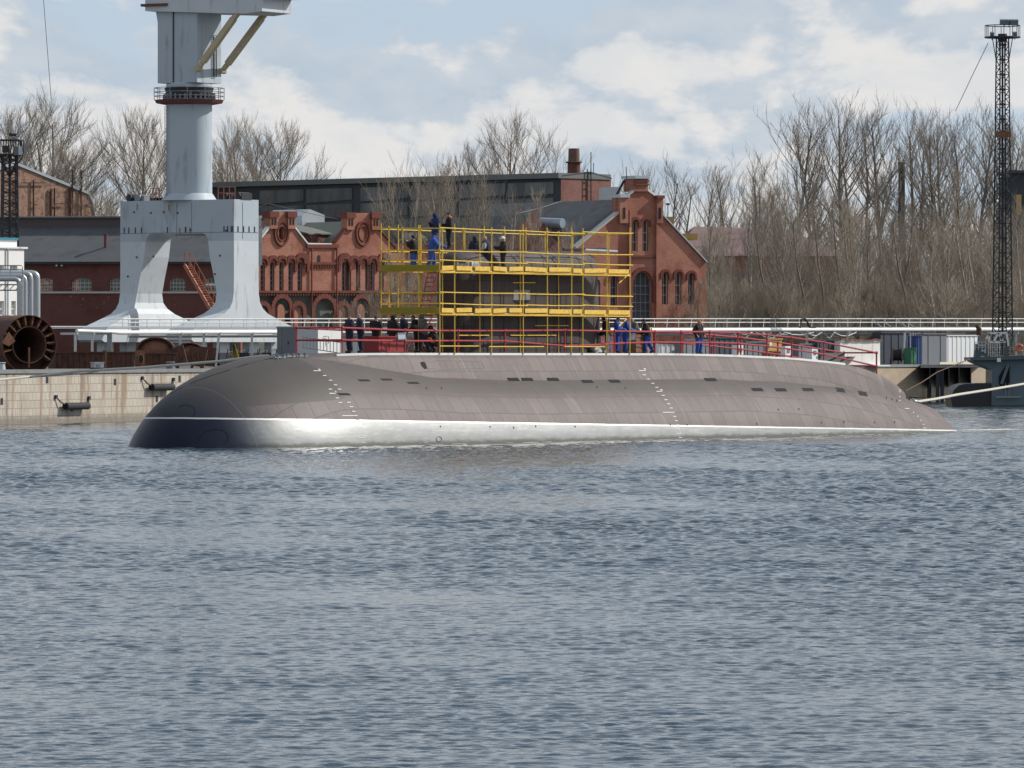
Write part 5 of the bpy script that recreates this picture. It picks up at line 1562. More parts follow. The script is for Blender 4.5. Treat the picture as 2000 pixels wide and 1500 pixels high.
mb = MB(); mb.prism([o+e*a.x+n*.12+Vector((0,0,zz0)), o+e*(b.x+.25)+n*.12+Vector((0,0,zz0)), o+e*(b.x+.25)+n*.12+Vector((0,0,zz0+.12)), o+e*a.x+n*.12+Vector((0,0,zz0+.12))], -n*9.3); mb.build('cornice', M_whitep, wbld)
mb = MB(); mb.prism([o+e*a.x-n*.6+Vector((0,0,zz0+.12)), o+e*b.x-n*.6+Vector((0,0,zz0+.12)), o+e*b.x-n*.6+Vector((0,0,P(40,469).y)), o+e*a.x-n*.6+Vector((0,0,P(40,469).y))], -n*.3); mb.build('parapet', M_whitep, wbld)
mb = MB(); zt_ = P(40,469).y; mb.prism([o+e*a.x-n*.5+Vector((0,0,zt_)), o+e*(b.x+.05)-n*.5+Vector((0,0,zt_)), o+e*(b.x+.05)-n*.5+Vector((0,0,zt_+.16)), o+e*a.x-n*.5+Vector((0,0,zt_+.16))], -n*.5); mb.build('parapet_cap', mat('teal_paint',(.03,.20,.25),.5), wbld)
mb = MB(); q_ = P(13, 500); mb.tube([o+e*q_.x+n*.1+Vector((0,0,GZ)), o+e*q_.x+n*.1+Vector((0,0,zz0))], .06, 6); mb.build('downpipe', M_galv, wbld)
# insulated pipe bundle bending down beside it
pbun = thing('pipe_bundle', tuple(W(58,713,388)), 'four thick grey lagged pipes turning down beside the white building', 'pipes')
for i, (x, y) in enumerate(((38,545),(49,539),(60,534),(72,534))):
    d = 386+i*1.2; r = .16 if i < 3 else .22
    pts = [W(-60,y,d), W(x-9,y,d), W(x-4,y+1.5,d), W(x-1,y+5,d), W(x,y+12,d), W(x,705,d)]
    pts[-1].z = GZ
    mb = MB(); mb.tube(pts, r, 12); mb.build('pipe', M_galv, pbun, smooth=True)
mb = MB()
for y in (556,567): mb.bar(W(-60,y,387.5), W(40,y,387.5), .08)
for k_ in range(6): mb.bar(W(-30+k_*12,567,387.5), W(-20+k_*12,556,387.5), .05)
mb.build('pipe_bracket', M_gsteel, pbun)
mb = MB()
for y in (518.5, 526): mb.tube([W(-40,y,385), W(42,y,385), W(44,y+3,385), W(44,545,385)], .03, 5)
for x in (-20,0,20): mb.tube([W(x,518,385), W(x,540,385)], .03, 5)
mb.build('handrail', M_gsteel, pbun)
mb = MB(); mb.tube([W(41,540,385), Vector((W(41,540,385).x,385,GZ))], .05, 5); mb.tube([W(44.5,540,385), Vector((W(44.5,540,385).x,385,GZ))], .05, 5)
for k_ in range(14): mb.bar(W(41,545+k_*12,385), W(44.5,551+k_*12,385), .03)
mb.build('ladder_frame', M_galv, pbun)

# ------------------------------------------------------------------ lattice light masts
def mast(name, x, ybase, ytop, d, w0, w1, yplat, label, rot=.35, basket=True, segs=26, m=M_dsteel, big=1.0):
    s_ = d/F; zb_ = GZ if ybase is None else EYE+(690-ybase)*s_; zt_ = EYE+(690-yplat)*s_
    c_ = W(x, 690, d); c_.z = 0
    t = thing(name, (c_.x, c_.y, zb_), label, 'light mast')
    def cor(k_, f):
        w = (w0 + (w1-w0)*f)/2; a = rot + PI/4 + k_*PI/2; return Vector((c_.x + math.cos(a)*w*1.414, c_.y + math.sin(a)*w*1.414, zb_ + (zt_-zb_)*f))
    for k_ in range(4):
        mb = MB(); mb.bar(cor(k_,0), cor(k_,1), .11*big); mb.build('leg', m, t)
    for k_ in range(4):
        mb = MB()
        for i in range(segs):
            f0, f1 = i/segs, (i+1)/segs; A, B = (k_, (k_+1)%4) if i % 2 else ((k_+1)%4, k_)
            mb.bar(cor(A,f0), cor(B,f1), .055*big); 
            if i % 2: mb.bar(cor(k_,f0), cor((k_+1)%4,f0), .05*big)
        mb.build('lattice', m, t)
    mb = MB(); mb.bar((c_.x,c_.y,zb_), (c_.x,c_.y,zt_), .16*big); 
    mb.build('cable_riser', m, t)
    return t, c_, zt_, s_, cor
t, c_, zt_, s_, cor = mast('light_mast', 1958, None, 38, 520, 1.32, .78, 73, 'tall dark lattice light mast with round basket near the right edge', segs=44)
R = 34*s_
mb = MB()
for i in range(12): a = 2*PI*i/12; b = 2*PI*(i+1)/12; mb.bar((c_.x+R*math.cos(a),c_.y+R*math.sin(a),zt_), (c_.x+R*math.cos(b),c_.y+R*math.sin(b),zt_), .12)
for i in range(6): a = PI*i/6; mb.bar((c_.x+R*math.cos(a),c_.y+R*math.sin(a),zt_), (c_.x-R*math.cos(a),c_.y-R*math.sin(a),zt_), .08)
mb.tube([(c_.x,c_.y,zt_-.35),(c_.x,c_.y,zt_+.3)], .4, 10); mb.build('platform', M_dsteel, t)
mb = MB(); z2 = zt_ + 23*s_
for i in range(12):
    a = 2*PI*i/12; b = 2*PI*(i+1)/12; p = Vector((c_.x+R*math.cos(a),c_.y+R*math.sin(a),0)); q_ = Vector((c_.x+R*math.cos(b),c_.y+R*math.sin(b),0))
    mb.bar(p+Vector((0,0,z2)), q_+Vector((0,0,z2)), .07); mb.bar(p+Vector((0,0,zt_)), p+Vector((0,0,z2)), .05)
mb.build('basket_railing', M_dsteel, t)
for k_ in range(4):
    a = .35+PI/4+k_*PI/2; mb = MB(); mb.bar(cor(k_,.93), (c_.x+R*.62*math.cos(a),c_.y+R*.62*math.sin(a),zt_), .07); mb.build('stay', M_dsteel, t)
for (dx, dy_, w) in ((3,-.3,.75),(13,.2,.55),(22,-.2,.7),(-20,.3,.3),(24,0,.3)):
    mb = MB(); zz_ = z2 + (.3 if abs(dx) < 23 and dx > 0 else -.75); p = Vector((c_.x+dx*s_, c_.y+dy_, zz_)); mb.cbox(p, (w,.35,.42), (1,.1,0), (0,-.3,1)); mb.tube([p, p-Vector((0,0,.45))], .04, 5); mb.build('floodlight', M_gsteel, t)
mb = MB(); mb.cbox((c_.x, c_.y-.62, EYE+(690-263)*s_), (1.35,.1,.5), (1,0,0)); mb.build('red_panel', M_rustl, t)
gw = MB(); gw.tube([W(1930,84,520), W(1905,135,535), W(1866,217,560)], .03, 4); tag(gw.build('guy_wire', M_wire), 'thin slanting guy wire left of the tall light mast', 'wire')
t, c_, zt_, s_, cor = mast('light_mast', 19, 492, 262, 430, 1.1, .95, 302, 'dark lattice mast with crowded lamp basket above the white building', rot=.2, segs=18, big=1.1)
z2 = zt_ + 28*s_; R = 27*s_
mb = MB()
for i in range(8):
    a = 2*PI*i/8; b = 2*PI*(i+1)/8; p = Vector((c_.x+R*math.cos(a),c_.y+R*math.sin(a),0)); q_ = Vector((c_.x+R*math.cos(b),c_.y+R*math.sin(b),0))
    for z in (zt_, z2): mb.bar(p+Vector((0,0,z)), q_+Vector((0,0,z)), .09)
    mb.bar(p+Vector((0,0,zt_)), p+Vector((0,0,z2)), .06); mb.bar(p.lerp(q_,.5)+Vector((0,0,zt_)), p.lerp(q_,.5)+Vector((0,0,z2)), .05)
    mb.bar(Vector((c_.x,c_.y,zt_-1.6)), p+Vector((0,0,zt_)), .07)
mb.build('basket', M_dsteel, t)
mb = MB(); mb.cbox((c_.x,c_.y,zt_), (1.6,1.6,.12)); mb.build('platform', M_dsteel, t)
for (dx, yy, w, h_, m_x) in ((14,295,.32,.62,M_cab),(22,295,.25,.6,M_galv),(32,292,.2,.8,M_gsteel),(-6,292,.5,.5,M_dsteel),(7,264,.5,.2,M_dsteel)):
    mb = MB(); mb.cbox((c_.x+dx*s_, c_.y-.7, EYE+(690-yy)*s_), (w,.35,h_), (1,.1,0)); mb.build('floodlight', m_x, t)

# ------------------------------------------------------------------ right-hand quay side
def qbox(name, x0, x1, y0, y1, back, depth, m, label, cat, nr=5, axis=None, **kw):
    i_ = slab(name, x0, x1, y0, y1, back, min(depth, .9), m, label, cat, axis=axis or Vector((.62,.78,0)).normalized()); ribs(i_, nr, m, **kw); return i_
QX = Vector((.62,.78,0)).normalized()
i_ = qbox('tarpaulin_shelter', 1641, 1719, 666, 714, 1.2, 3.5, M_tarp, 'white tarpaulin-covered shelter with a ragged rusty roof edge', 'shelter', 0)
t, pa, e, bk, L, z0, z1 = i_
mb = MB(); rnd = random.Random(2)
for k_ in range(9): mb.bar(pa+e*(L*k_/9-.1)+Vector((0,0,z1-z0+rnd.uniform(.0,.12)))-bk*.1, pa+e*(L*(k_+1)/9+.1)+Vector((0,0,z1-z0+rnd.uniform(.0,.15)))-bk*.1, .12)
mb.build('roof_edge', M_rustl, t)
mb = MB(); mb.cbox(pa+e*(L*.55)+Vector((0,0,-.02)), (L*1.15,1.0,.08), e); mb.build('floor', M_whitep, t)
qbox('container', 1597, 1641, 664, 712, 2.5, 3, M_navy, 'dark navy container left of the white tarpaulin shelter', 'container', 5)
qbox('container', 1560, 1598, 672, 712, 3.5, 3, M_grey, 'blue-grey container with a white door behind the red railing', 'container', 3)
qbox('kiosk', 1499, 1527, 662, 708, 6, 2.5, M_ochre, 'ochre yellow kiosk with small windows behind the red railing', 'kiosk', 0)
k_o = bpy.data.objects['kiosk']; pk = ypt(1499,700,6)
for x in (1504.5, 1512):
    q_ = ypt(x, 672, 5.9); mb = MB(); mb.cbox(q_-Vector((0,.25,0)), (.28,.06,.32), QX); f_ = mb.build('window', M_whitep, k_o)
    mb = MB(); mb.cbox(q_-Vector((0,.31,0)), (.18,.04,.22), QX); g_ = mb.build('pane', M_glass); g_.parent = f_; g_.matrix_parent_inverse = PINV[k_o.name]
qbox('crate', 1505, 1528, 686, 708, 3, 1.5, M_wood, 'brown timber crate in front of the ochre kiosk', 'crate', 3)
qbox('container', 1455, 1498, 668, 712, 7, 3, M_grey, 'grey container left of the ochre kiosk', 'container', 4)
qbox('container', 1335, 1385, 664, 712, 8, 3, M_grey, 'grey container behind the lone worker with the orange hat', 'container', 4)
qbox('container', 1390, 1452, 660, 712, 8, 3, M_navy, 'dark container between the two grey containers', 'container', 6)
qbox('container', 1790, 1800, 656, 712, 1.2, 3, M_blue, 'narrow deep blue container beside the grey one', 'container', 2)
i_ = qbox('container', 1801, 1849, 652, 712, 1.0, 3, M_grey, 'blue-grey steel container at the head of the jetty stage', 'container', 2)  # shade on the white container's side put into a separate grey box
t, pa, e, bk, L, z0, z1 = i_
i_ = qbox('container', 1849, 1909, 655, 709, .2, 3, mat('white_corrugated',(.74,.75,.75),.6,0,.05), 'white corrugated container over the jetty stage', 'container', 7, w=.3, out=.04)
qbox('skip', 1779, 1790, 680, 712, .8, .7, M_green, 'green steel skip with a pale stripe at the quay edge', 'skip', 1)
qbox('container', 1720, 1776, 650, 712, 6, 3, M_navy, 'dark shed behind the cable reel and upright pipes', 'shed', 4)
for x0, x1, y0, lab in ((1586,1597,681,'narrow white door-like cabinet behind the aft deck railing'),(1534,1545,676,'slim white cabinet right of the ochre kiosk'),(1440,1452,674,'white cabinet by the dark container, behind the red railing')):
    t, pa, e, bk, L, z0, z1 = slab('cabinet', x0, x1, y0, 712, 1.8, .5, M_whitep, lab, 'cabinet', axis=QX)
    mb = MB(); mb.cbox(pa+e*(L*.5)-bk*.02+Vector((0,0,(z1-z0)*.75)), (L*.5,.03,.35), e); mb.build('vent', M_grey, t)
    mb = MB(); mb.cbox(pa+e*(L*.85)-bk*.03+Vector((0,0,(z1-z0)*.45)), (.05,.04,.2), e); mb.build('handle', M_dsteel, t)
# cable reel, upright pipes
c_ = ypt(1752, 693, 2.2); t = thing('cable_reel', (c_.x,c_.y,GZ), 'dark brown cable reel standing on the quay', 'cable reel')
for k_ in (-.35,.35):
    mb = MB(); mb.tube([c_+Vector((k_-.03,0,0)), c_+Vector((k_+.03,0,0))], .68, 18); mb.build('flange', M_rust, t)
mb = MB(); mb.tube([c_+Vector((-.33,0,0)), c_+Vector((.33,0,0))], .5, 16); mb.build('drum', M_black, t)
mb = MB(); mb.bar(c_+Vector((-.5,0,0)), Vector((c_.x-.6,c_.y,GZ)), .08); mb.bar(c_+Vector((.5,0,0)), Vector((c_.x+.6,c_.y,GZ)), .08); mb.build('stand', M_dsteel, t)
for i, x in enumerate((1764,1778,1783,1788,1792.5,1797.5)):
    p = ypt(x, 712, 1.6); p.z = GZ; q_ = ypt(x+(3 if i == 0 else 0), 650, 1.6)
    t = thing('upright_pipe', tuple(p), ('thick galvanised standpipe right of the cable reel, farthest left of the six','second of six upright pipes, right of the thick one','third of six upright pipes','fourth of six upright pipes','fifth of six upright pipes','last of six upright pipes, nearest the blue container')[i], 'pipe', 'upright pipes by the quay edge')
    mb = MB(); mb.tube([p, q_], .10 if i == 0 else .06, 8); mb.build('pipe', M_galv, t, smooth=True)
    for f in (.15,.3):
        mb = MB(); c2 = p.lerp(q_, f); mb.tube([c2, c2+Vector((0,0,.06))], .16 if i==0 else .1, 8); mb.build('clamp', M_gsteel, t)
# jetty stage on brackets
p0 = ypt(1796, 713, .2); st = thing('jetty_stage', tuple(p0), 'steel stage overhanging the quay on slanting brackets', 'stage')
def qp(x, out, z): 
    b_ = yard(x, -out); return Vector((b_.x, b_.y, z))
mb = MB(); mb.prism([qp(1798,-.6,GZ), qp(1912,-.6,GZ), qp(1912,2.6,GZ), qp(1798,2.6,GZ)], (0,0,-.25)); mb.build('deck', M_dsteel, st)
mb = MB(); mb.prism([qp(1836,2.7,GZ+.02), qp(1913,2.7,GZ+.02), qp(1913,2.62,GZ+.02), qp(1836,2.62,GZ+.02)], (0,0,.2)); mb.build('edge_beam', mat('cream_paint',(.62,.56,.42),.6,0,.15), st)
for x in (1815, 1834, 1852, 1872, 1895):
    mb = MB(); mb.prism([qp(x,0,GZ-.25), qp(x,2.5,GZ-.25), qp(x,.3,GZ-1.9), qp(x,0,GZ-1.9)], QD*.35); mb.build('bracket', M_dsteel, st)
for x in (1831, 1840):
    mb = MB(); mb.bar(qp(x,2.3,GZ-.2), qp(x,2.3,-1), .3); mb.build('pile', M_dsteel, st)
for x in (1817, 1813):
    mb = MB(); mb.tube([qp(x,.4,GZ-.2), qp(x,.5,-.5)], .09, 6); mb.build('pile', M_black, st)
mb = MB()
for z in (.55,1.0): mb.tube([qp(1846,-1.5,z1+z-.4), qp(1905,-1.5,z1+z-.4)], .035, 5)
for k_ in range(6): x = 1846+k_*12; mb.tube([qp(x,-1.5,z1-.3), qp(x,-1.5,z1+.6)], .03, 5)
mb.build('upper_railing', M_galv, st)
# big fender pontoon + service vessel at the right edge
DV = 470.0
def V(x, y, d=DV): return W(x, y, d)
vs_ = thing('service_vessel', (V(1900,790).x, DV, 0), 'dark grey-green service vessel with black hull and crowded deck at right edge', 'vessel')
E_v = Vector((.98,.2,0)).normalized(); Bv = Vector((-.2,.98,0)).normalized()
mb = MB(); prof = [V(1858,782),V(1856,778),V(1863,762),V(1872,753),V(1885,749.5),V(1935,748.5),V(2080,748),V(2080,800),V(1862,800)]
mb.prism(prof, (0,7,0)); mb.build('hull', M_hullb, vs_)
mb = MB(); mb.prism([V(1936,792),V(1937,722),V(1900,706),V(1900,699),V(2080,692),V(2080,792)], (0,6,0))
mb.v = [(x,y-.25,z) if y < DV+1 else (x,y,z) for x,y,z in mb.v]; mb.build('superstructure', M_hullu, vs_)
mb = MB(); mb.prism([V(1896,704,DV-.8),V(1896,698,DV-.8),V(2080,690,DV-.8),V(2080,700,DV-.8)], (0,7,0)); mb.build('deck_edge', M_hullg, vs_)
mb = MB(); mb.cbox(V(1951,703,DV-.9), (.3,.1,.3)); mb.build('white_mark', M_whitep, vs_)
mb = MB(); mb.prism([V(1951,735,DV-.35),V(1966,712,DV-.35),V(1972,712,DV-.35),V(1972,760,DV-.35),V(1956,760,DV-.35),V(1951,748,DV-.35)], (0,.06,0)); mb.build('dark_opening', M_slot, vs_)
mb = MB(); mb.bar(V(1969,712,DV-.5), V(1956,750,DV-.5), .22); mb.build('opening_brace', M_hullu, vs_)
mb = MB(); mb.bar(V(1945,775.5,DV-.6), V(1995,775,DV-.6), .14); 
for x in (1964,1971): mb.bar(V(x,748,DV-.6), V(x,775,DV-.6), .05)
mb.build('ladder_frame', M_gsteel, vs_)
mb = MB(); mb.prism([V(1904,699,DV-.5),V(1905,684,DV-.5),V(1908,671,DV-.5),V(1925,671,DV-.5),V(1931,678,DV-.5),V(1934,698,DV-.5)], (0,1.6,0)); mb.build('winch_house', M_hullg, vs_)
for (x,y,w,h_) in ((1918,675,.55,.12),(1919,685,.25,.12),(1924,686,.12,.3),(1919,697,.3,.14)):
    mb = MB(); mb.cbox(V(x,y,DV-.55), (w,.1,h_)); mb.build('fitting', M_galv, vs_)
for (x0,y0,x1,y1) in ((1961,678,1971,697),(1973,660,1979,676)):
    mb = MB(); mb.prism([V(x0,y1,DV-.5),V(x1,y1,DV-.5),V(x1,y0,DV-.5),V(x0,y0,DV-.5)], (0,.9,0)); mb.build('deck_locker', M_hullg, vs_)
def rails(x0, x1, y0, y1, n, m, nm, par, d=DV-.7, slope=0):
    mb = MB()
    for k_ in range(n+1):
        x = x0 + (x1-x0)*k_/n; mb.tube([V(x,y1+slope*k_/n,d), V(x,y0+slope*k_/n,d)], .03, 5)
    for f in (0,.35,.7): mb.tube([V(x0,y0+(y1-y0)*f,d), V(x1,y0+(y1-y0)*f+slope,d)], .025, 5)
    return mb.build(nm, m, par)
rails(1930,1952,670,697,5,M_galv,'railing',vs_); rails(1978,2040,668,692,6,M_gsteel,'railing',vs_); rails(1904,1925,668,684,3,M_galv,'railing',vs_)
mb = MB()
for (x0,y0,x1,y1) in ((1931,651,1968,650),(1933,668,1964,668),(1932,651,1932,668),(1940,668,1950,651),(1950,651,1960,668),(1966,651,1970,676),(1926,662,1933,652),(1955,652,1955,668)): mb.bar(V(x0,y0,DV+1), V(x1,y1,DV+1), .14)
mb.build('white_lattice_boom', M_whitep, vs_)
mb = MB(); mb.tube([V(1913,655,DV+.5),V(1912,643,DV+.5),V(1909,638,DV+.5),V(1906,640,DV+.5)], .22, 10); mb.build('vent_pipe', M_rust, vs_)
lb = V(1991.5,680,DV-.85); t = thing('lifebuoy', tuple(lb), 'orange lifebuoy with white bands hanging on the vessel railing', 'lifebuoy')
mb = MB(); mb.torus(lb, .27, .075, (.25,-1,0), 24, 8); mb.build('ring', mat('lifebuoy_orange',(.70,.12,.03),.5,0,.06), t, smooth=True)
for k_ in range(4):
    a = PI/4+PI/2*k_; mb = MB(); c2 = lb + Vector((math.cos(a)*.27, -.0, math.sin(a)*.27)); mb.sphere(c2, .085, 8, 6, (.7,.9,.7)); mb.build('white_band', M_whitep, t)

# ------------------------------------------------------------------ ropes
def rope(name, pts, r, label, m=M_rope):
    mb = MB(); mb.tube(pts, r, 6); return tag(mb.build(name, m, smooth=True), label, 'rope')
pb = S(7.5, 0, 3.86)
rope('mooring_rope', [W(-30,744,300), W(60,736,305), W(150,725,300), W(270,718.5,290), W(350,712,284), W(430,705.5,278), W(510,695.5,272), S(8.9,-.1,3.99)], .065, 'pale mooring rope running from the left quay to the foredeck')
rope('mooring_rope', [W(-30,741,318), W(40,738,322), W(110,733,326), W(168,729,330), W(200,722.5,338), W(250,719,345)], .04, 'thin slack line crossing the left quay wall', M_dsteel)
rope('tow_rope', [S(64.8,.0,1.2), W(1790,785,318), W(1830,779,322), W(1870,771,330), W(1935,761,345), W(2000,750,355), W(2080,735,370)], .075, 'thick pale tow rope from the stern to the right edge')
rope('wire', [W(1768,764,330), W(1800,747,345), W(1830,727,375), W(1893,701.5,460)], .03, 'thin dark line from the quay stage down to the stern', M_rust)
b_ = MB(); c_ = W(1786,785,318); b_.sphere(c_, .14, 8, 6); b_.sphere(c_+Vector((.12,0,-.12)), .1, 8, 6); b_.tube([c_, c_+Vector((-.1,0,.2))], .04, 5); tag(b_.build('shackle', M_galv, smooth=True), 'grey shackle where the tow rope leaves the stern', 'shackle')
# ------------------------------------------------------------------ brick and stone buildings behind the yard
def brick_mat(name, c1, c2, mortar, sc=1.0, soot=.5, w=.28, h=.085):
    m = bpy.data.materials.new(name); t = NT(m); P = t.geo()
    s = t.n('ShaderNodeSeparateXYZ'); t.l(P, s.inputs[0])
    cb = t.n('ShaderNodeCombineXYZ'); t.put(cb.inputs[0], t.math('ADD', s.outputs[0], t.math('MULTIPLY', s.outputs[1], .6))); t.l(s.outputs[2], cb.inputs[1])
    br = t.n('ShaderNodeTexBrick'); t.l(cb.outputs[0], br.inputs['Vector'])
    br.inputs['Scale'].default_value = sc; br.inputs['Brick Width'].default_value = w; br.inputs['Row Height'].default_value = h
    br.inputs['Mortar Size'].default_value = .012; br.inputs['Color1'].default_value = (*c1,1); br.inputs['Color2'].default_value = (*c2,1); br.inputs['Mortar'].default_value = (*mortar,1)
    c = t.mix(t.ramp(t.noise(P, .35, 6.0, .62), .42, .66), br.outputs[0], tuple(v*.62 for v in c1))
    c = t.mix(t.math('MULTIPLY', t.ramp(t.noise(t.mapping(P, (1,1,.2)), .9, 5.0), .58, .74), soot), c, (.045,.035,.032))
    c = t.mix(t.math('MULTIPLY', t.ramp(t.noise(P, 2.6, 4.0), .66, .74), .6), c, (.42,.30,.22))
    t.put(t.b.inputs['Base Color'], c); t.b.inputs['Roughness'].default_value = .9; t.bump(br.outputs[1], -.3, .03)
    return m
M_brick = brick_mat('red_brick', (.48,.18,.115), (.36,.12,.082), (.34,.23,.17))
M_brick2 = brick_mat('dark_red_brick', (.27,.105,.08), (.20,.075,.06), (.20,.15,.13))
M_brickt = mat('brick_trim', (.17,.05,.035), .9, 0, .3, 2.0)
M_brickd = brick_mat('sooty_brick', (.17,.05,.036), (.13,.04,.032), (.10,.07,.06), soot=.6)
M_stone = mat('rubble_stone', (.33,.20,.14), .95, 0, .6, 4.5, (.10,.08,.07), .5, 2.2, bump=.6, bs=4)
class Fac:
    def __init__(s, x0, d0, beta):
        s.o, s.e, s.n, s.P = facade_pts(x0, d0, math.radians(beta))
    def q(s, pts): return [(p.x, max(GZ-.02, p.y)) for p in (s.P(x, y) for x, y in pts)]
    def w(s, x, y, out=0.0): p = s.P(x, y); return s.o + s.e*p.x + Vector((0,0,p.y)) + s.n*out
def arch_px(f, cx, yb, yt, wpx, arch=1.0, n=8):
    a = f.P(cx-wpx/2, yb); b = f.P(cx+wpx/2, yb); t_ = f.P(cx, yt)
    return arch_poly((a.x+b.x)/2, a.y, t_.y, b.x-a.x, n, arch)
def arch_hood(f, par, cx, yt, wpx, m, out=.14, th=.28, drop=.35, arch=1.0, nm='window_hood'):
    a = f.P(cx-wpx/2, yt); b = f.P(cx+wpx/2, yt); c = (a.x+b.x)/2; r = (b.x-a.x)/2; z1 = f.P(cx, yt).y; h = r*arch
    mb = MB(); n = 10; o = 0
    pts = [(c-r, z1-h-drop)] + [(c-math.cos(PI*i/n)*r, z1-h+math.sin(PI*i/n)*h) for i in range(n+1)] + [(c+r, z1-h-drop)]
    for (p, q_) in zip(pts, pts[1:]):
        P0 = f.o+f.e*p[0]+Vector((0,0,p[1]))+f.n*out*.5; P1 = f.o+f.e*q_[0]+Vector((0,0,q_[1]))+f.n*out*.5
        mb.bar(P0, P1, out, th, up=f.n.cross(P1-P0))
    return mb.build(nm, m, par)
def band(f, par, x0, x1, y, h, m, out=.12, nm='string_course'):
    a, b = f.w(x0, y), f.w(x1, y); mb = MB(); mb.prism([a, b, b+f.n*out, a+f.n*out], (0,0,h)); return mb.build(nm, m, par)
def back_mass(f, par, poly_px, start, depth, m, nm='roof'):
    pts = f.q(poly_px); mb = MB(); mb.prism([f.o+f.e*a+Vector((0,0,z))-f.n*start for a, z in pts], -f.n*depth); return mb.build(nm, m, par)
def cope(f, par, pts, m, th=.16, w=.6, out=.15, nm='coping'):
    mb = MB()
    for (a, b) in zip(pts, pts[1:]):
        A, B = f.w(*a), f.w(*b); mb.prism([A+f.n*out, B+f.n*out, B+f.n*out+Vector((0,0,th)), A+f.n*out+Vector((0,0,th))], -f.n*w)
    return mb.build(nm, m, par)

# --- twin-gabled red brick workshop
f = Fac(500, 522, 42)
ws = thing('brick_workshop', tuple(f.o+Vector((0,0,GZ))), 'ornate red brick workshop with twin shaped gables and rows of arched windows', 'building')
out = [(470,712),(470,478),(500,478),(526,446),(528,417),(540,414),(558,414),(572,417),(573,444),(600,479),(646,480),(655,476),(676,449),(678,420),(690,416),(722,416),(735,420),(736,446),(768,482),(860,484),(860,712)]
w_up = [(513,9),(531.5,9),(549.5,9),(567.5,9),(585.5,9.5)]
w_up2 = [(672,9),(690.5,9.5),(708.5,9.5),(727,9.5),(745,9.5)]
holes = [arch_px(f, c, 568, 512 if abs(c-549.5)<1 or True else 515, w) for c, w in w_up + w_up2]
low = [(549,14,640,594),(581,12,640,600),(668,12,640,600),(705,14,640,594),(742,12,640,600),(512,12,640,600)]
holes += [arch_px(f, c, yb, yt, w) for c, w, yb, yt in low]
holes += [arch_px(f, 549, 470, 443, 9, arch=1.0)]
holes_wall('wall', M_brick, ws, f.o, f.e, f.n, f.q(out), holes, .5)
for h in holes[:10]: window(ws, f.o, f.e, f.n, h, M_glass, M_gsteel, .3, (1,4))
for h in holes[10:16]: window(ws, f.o, f.e, f.n, h, mat('green_glass', (.14,.22,.20), .3, 0, .3, 1.5), M_gsteel, .3, (1,2))
window(ws, f.o, f.e, f.n, holes[16], M_dsteel, M_brickt, .3, (1,1))
for c, w in w_up + w_up2: arch_hood(f, ws, c, 502 if c not in (585.5, 745) else 500, 17.5, M_brickt, .22, .3, .15)
arch_hood(f, ws, 588, 497, 24, M_brickt, .2, .3, .8); arch_hood(f, ws, 672, 497, 22, M_brickt, .2, .3, .8); arch_hood(f, ws, 748, 497, 22, M_brickt, .2, .3, .8)
for c, w, yt in ((549,36,578),(581,24,592),(632,44,578),(668,26,592),(705,36,578),(742,26,592),(512,26,592)):
    arch_hood(f, ws, c, yt, w, M_brickt, .18, .4, 1.6)
for x0, x1, y, h in ((590,660,517,.22),(490,860,572,.2),(598,660,484,.3),(770,860,487,.3)): band(f, ws, x0, x1, y, h, M_brickt, .16)
mb = MB()
for i in range(70): p = f.w(492 + i*5.2, 575.5, .08); mb.cbox(p, (.13,.14,.16), f.e)
mb.build('dentil_course', M_brickt, ws)
mb = MB()
for i in range(14): p = f.w(594 + i*5, 520.5, .08); mb.cbox(p, (.13,.14,.16), f.e)
mb.build('dentil_course', M_brickt, ws)
for cx, cy in ((549,456),(708,456)):        # round ornaments
    c_ = f.w(cx, cy, .05); rx = f.P(cx+13, cy).x - f.P(cx, cy).x; ry = 24/F*c_.y
    mb = MB()
    for k_ in (1.0, .62):
        pts = [c_ + f.e*math.cos(2*PI*i/24)*rx*k_ + Vector((0,0,math.sin(2*PI*i/24)*ry*k_*.95)) for i in range(25)]
        mb.tube(pts, .13 if k_ == 1 else .08, 5, False)
    mb.build('round_ornament', M_brickt, ws)
for x0, x1, y0 in ((525,539,415),(560,574,415),(675,689,417),(724,738,417)):      # gable pinnacles
    a, b = f.w(x0, y0+32, 0), f.w(x1, y0+32, 0); zt_ = f.P(x0, y0-1).y
    mb = MB(); mb.prism([a-f.n*.6, b-f.n*.6, b+f.n*.22, a+f.n*.22], (0,0,zt_-a.z)); mb.build('pinnacle', M_brick, ws)
    mb = MB(); mb.prism([a-f.n*.7-f.e*.12+Vector((0,0,zt_-a.z-.45)), b-f.n*.7+f.e*.12+Vector((0,0,zt_-a.z-.45)), b+f.n*.32+f.e*.12+Vector((0,0,zt_-a.z-.45)), a+f.n*.32-f.e*.12+Vector((0,0,zt_-a.z-.45))], (0,0,.5)); mb.build('pinnacle_cap', M_brickt, ws)
    for k_ in (.3,.7):
        c_ = a.lerp(b, k_) + f.n*.235 + Vector((0,0,(zt_-a.z)*.42)); mb = MB(); mb.cbox(c_, (.16,.04,.5), f.e); mb.build('slit', M_slot, ws)
for seg in ([(500,477),(525,446)],[(574,445),(600,478),(646,479)]): cope(f, ws, seg, M_whitep)
for seg in ([(655,475),(676,448)],[(737,446),(768,481),(860,483)]): cope(f, ws, seg, M_brickt)
for x in (607, 656, 800, 822):
    mb = MB(); mb.tube([f.w(x,484,.14), f.w(x,712,.14)], .07, 6); mb.build('downpipe', M_brickt, ws)
mb = MB(); mb.cbox(f.w(623,505,.03), (.25,.05,.55), f.e); mb.build('small_opening', M_black, ws)
back_mass(f, ws, [(472,712),(472,482),(500,482),(549,430),(601,484),(646,484),(706,432),(767,487),(858,488),(858,712)], .52, 22, M_copper)
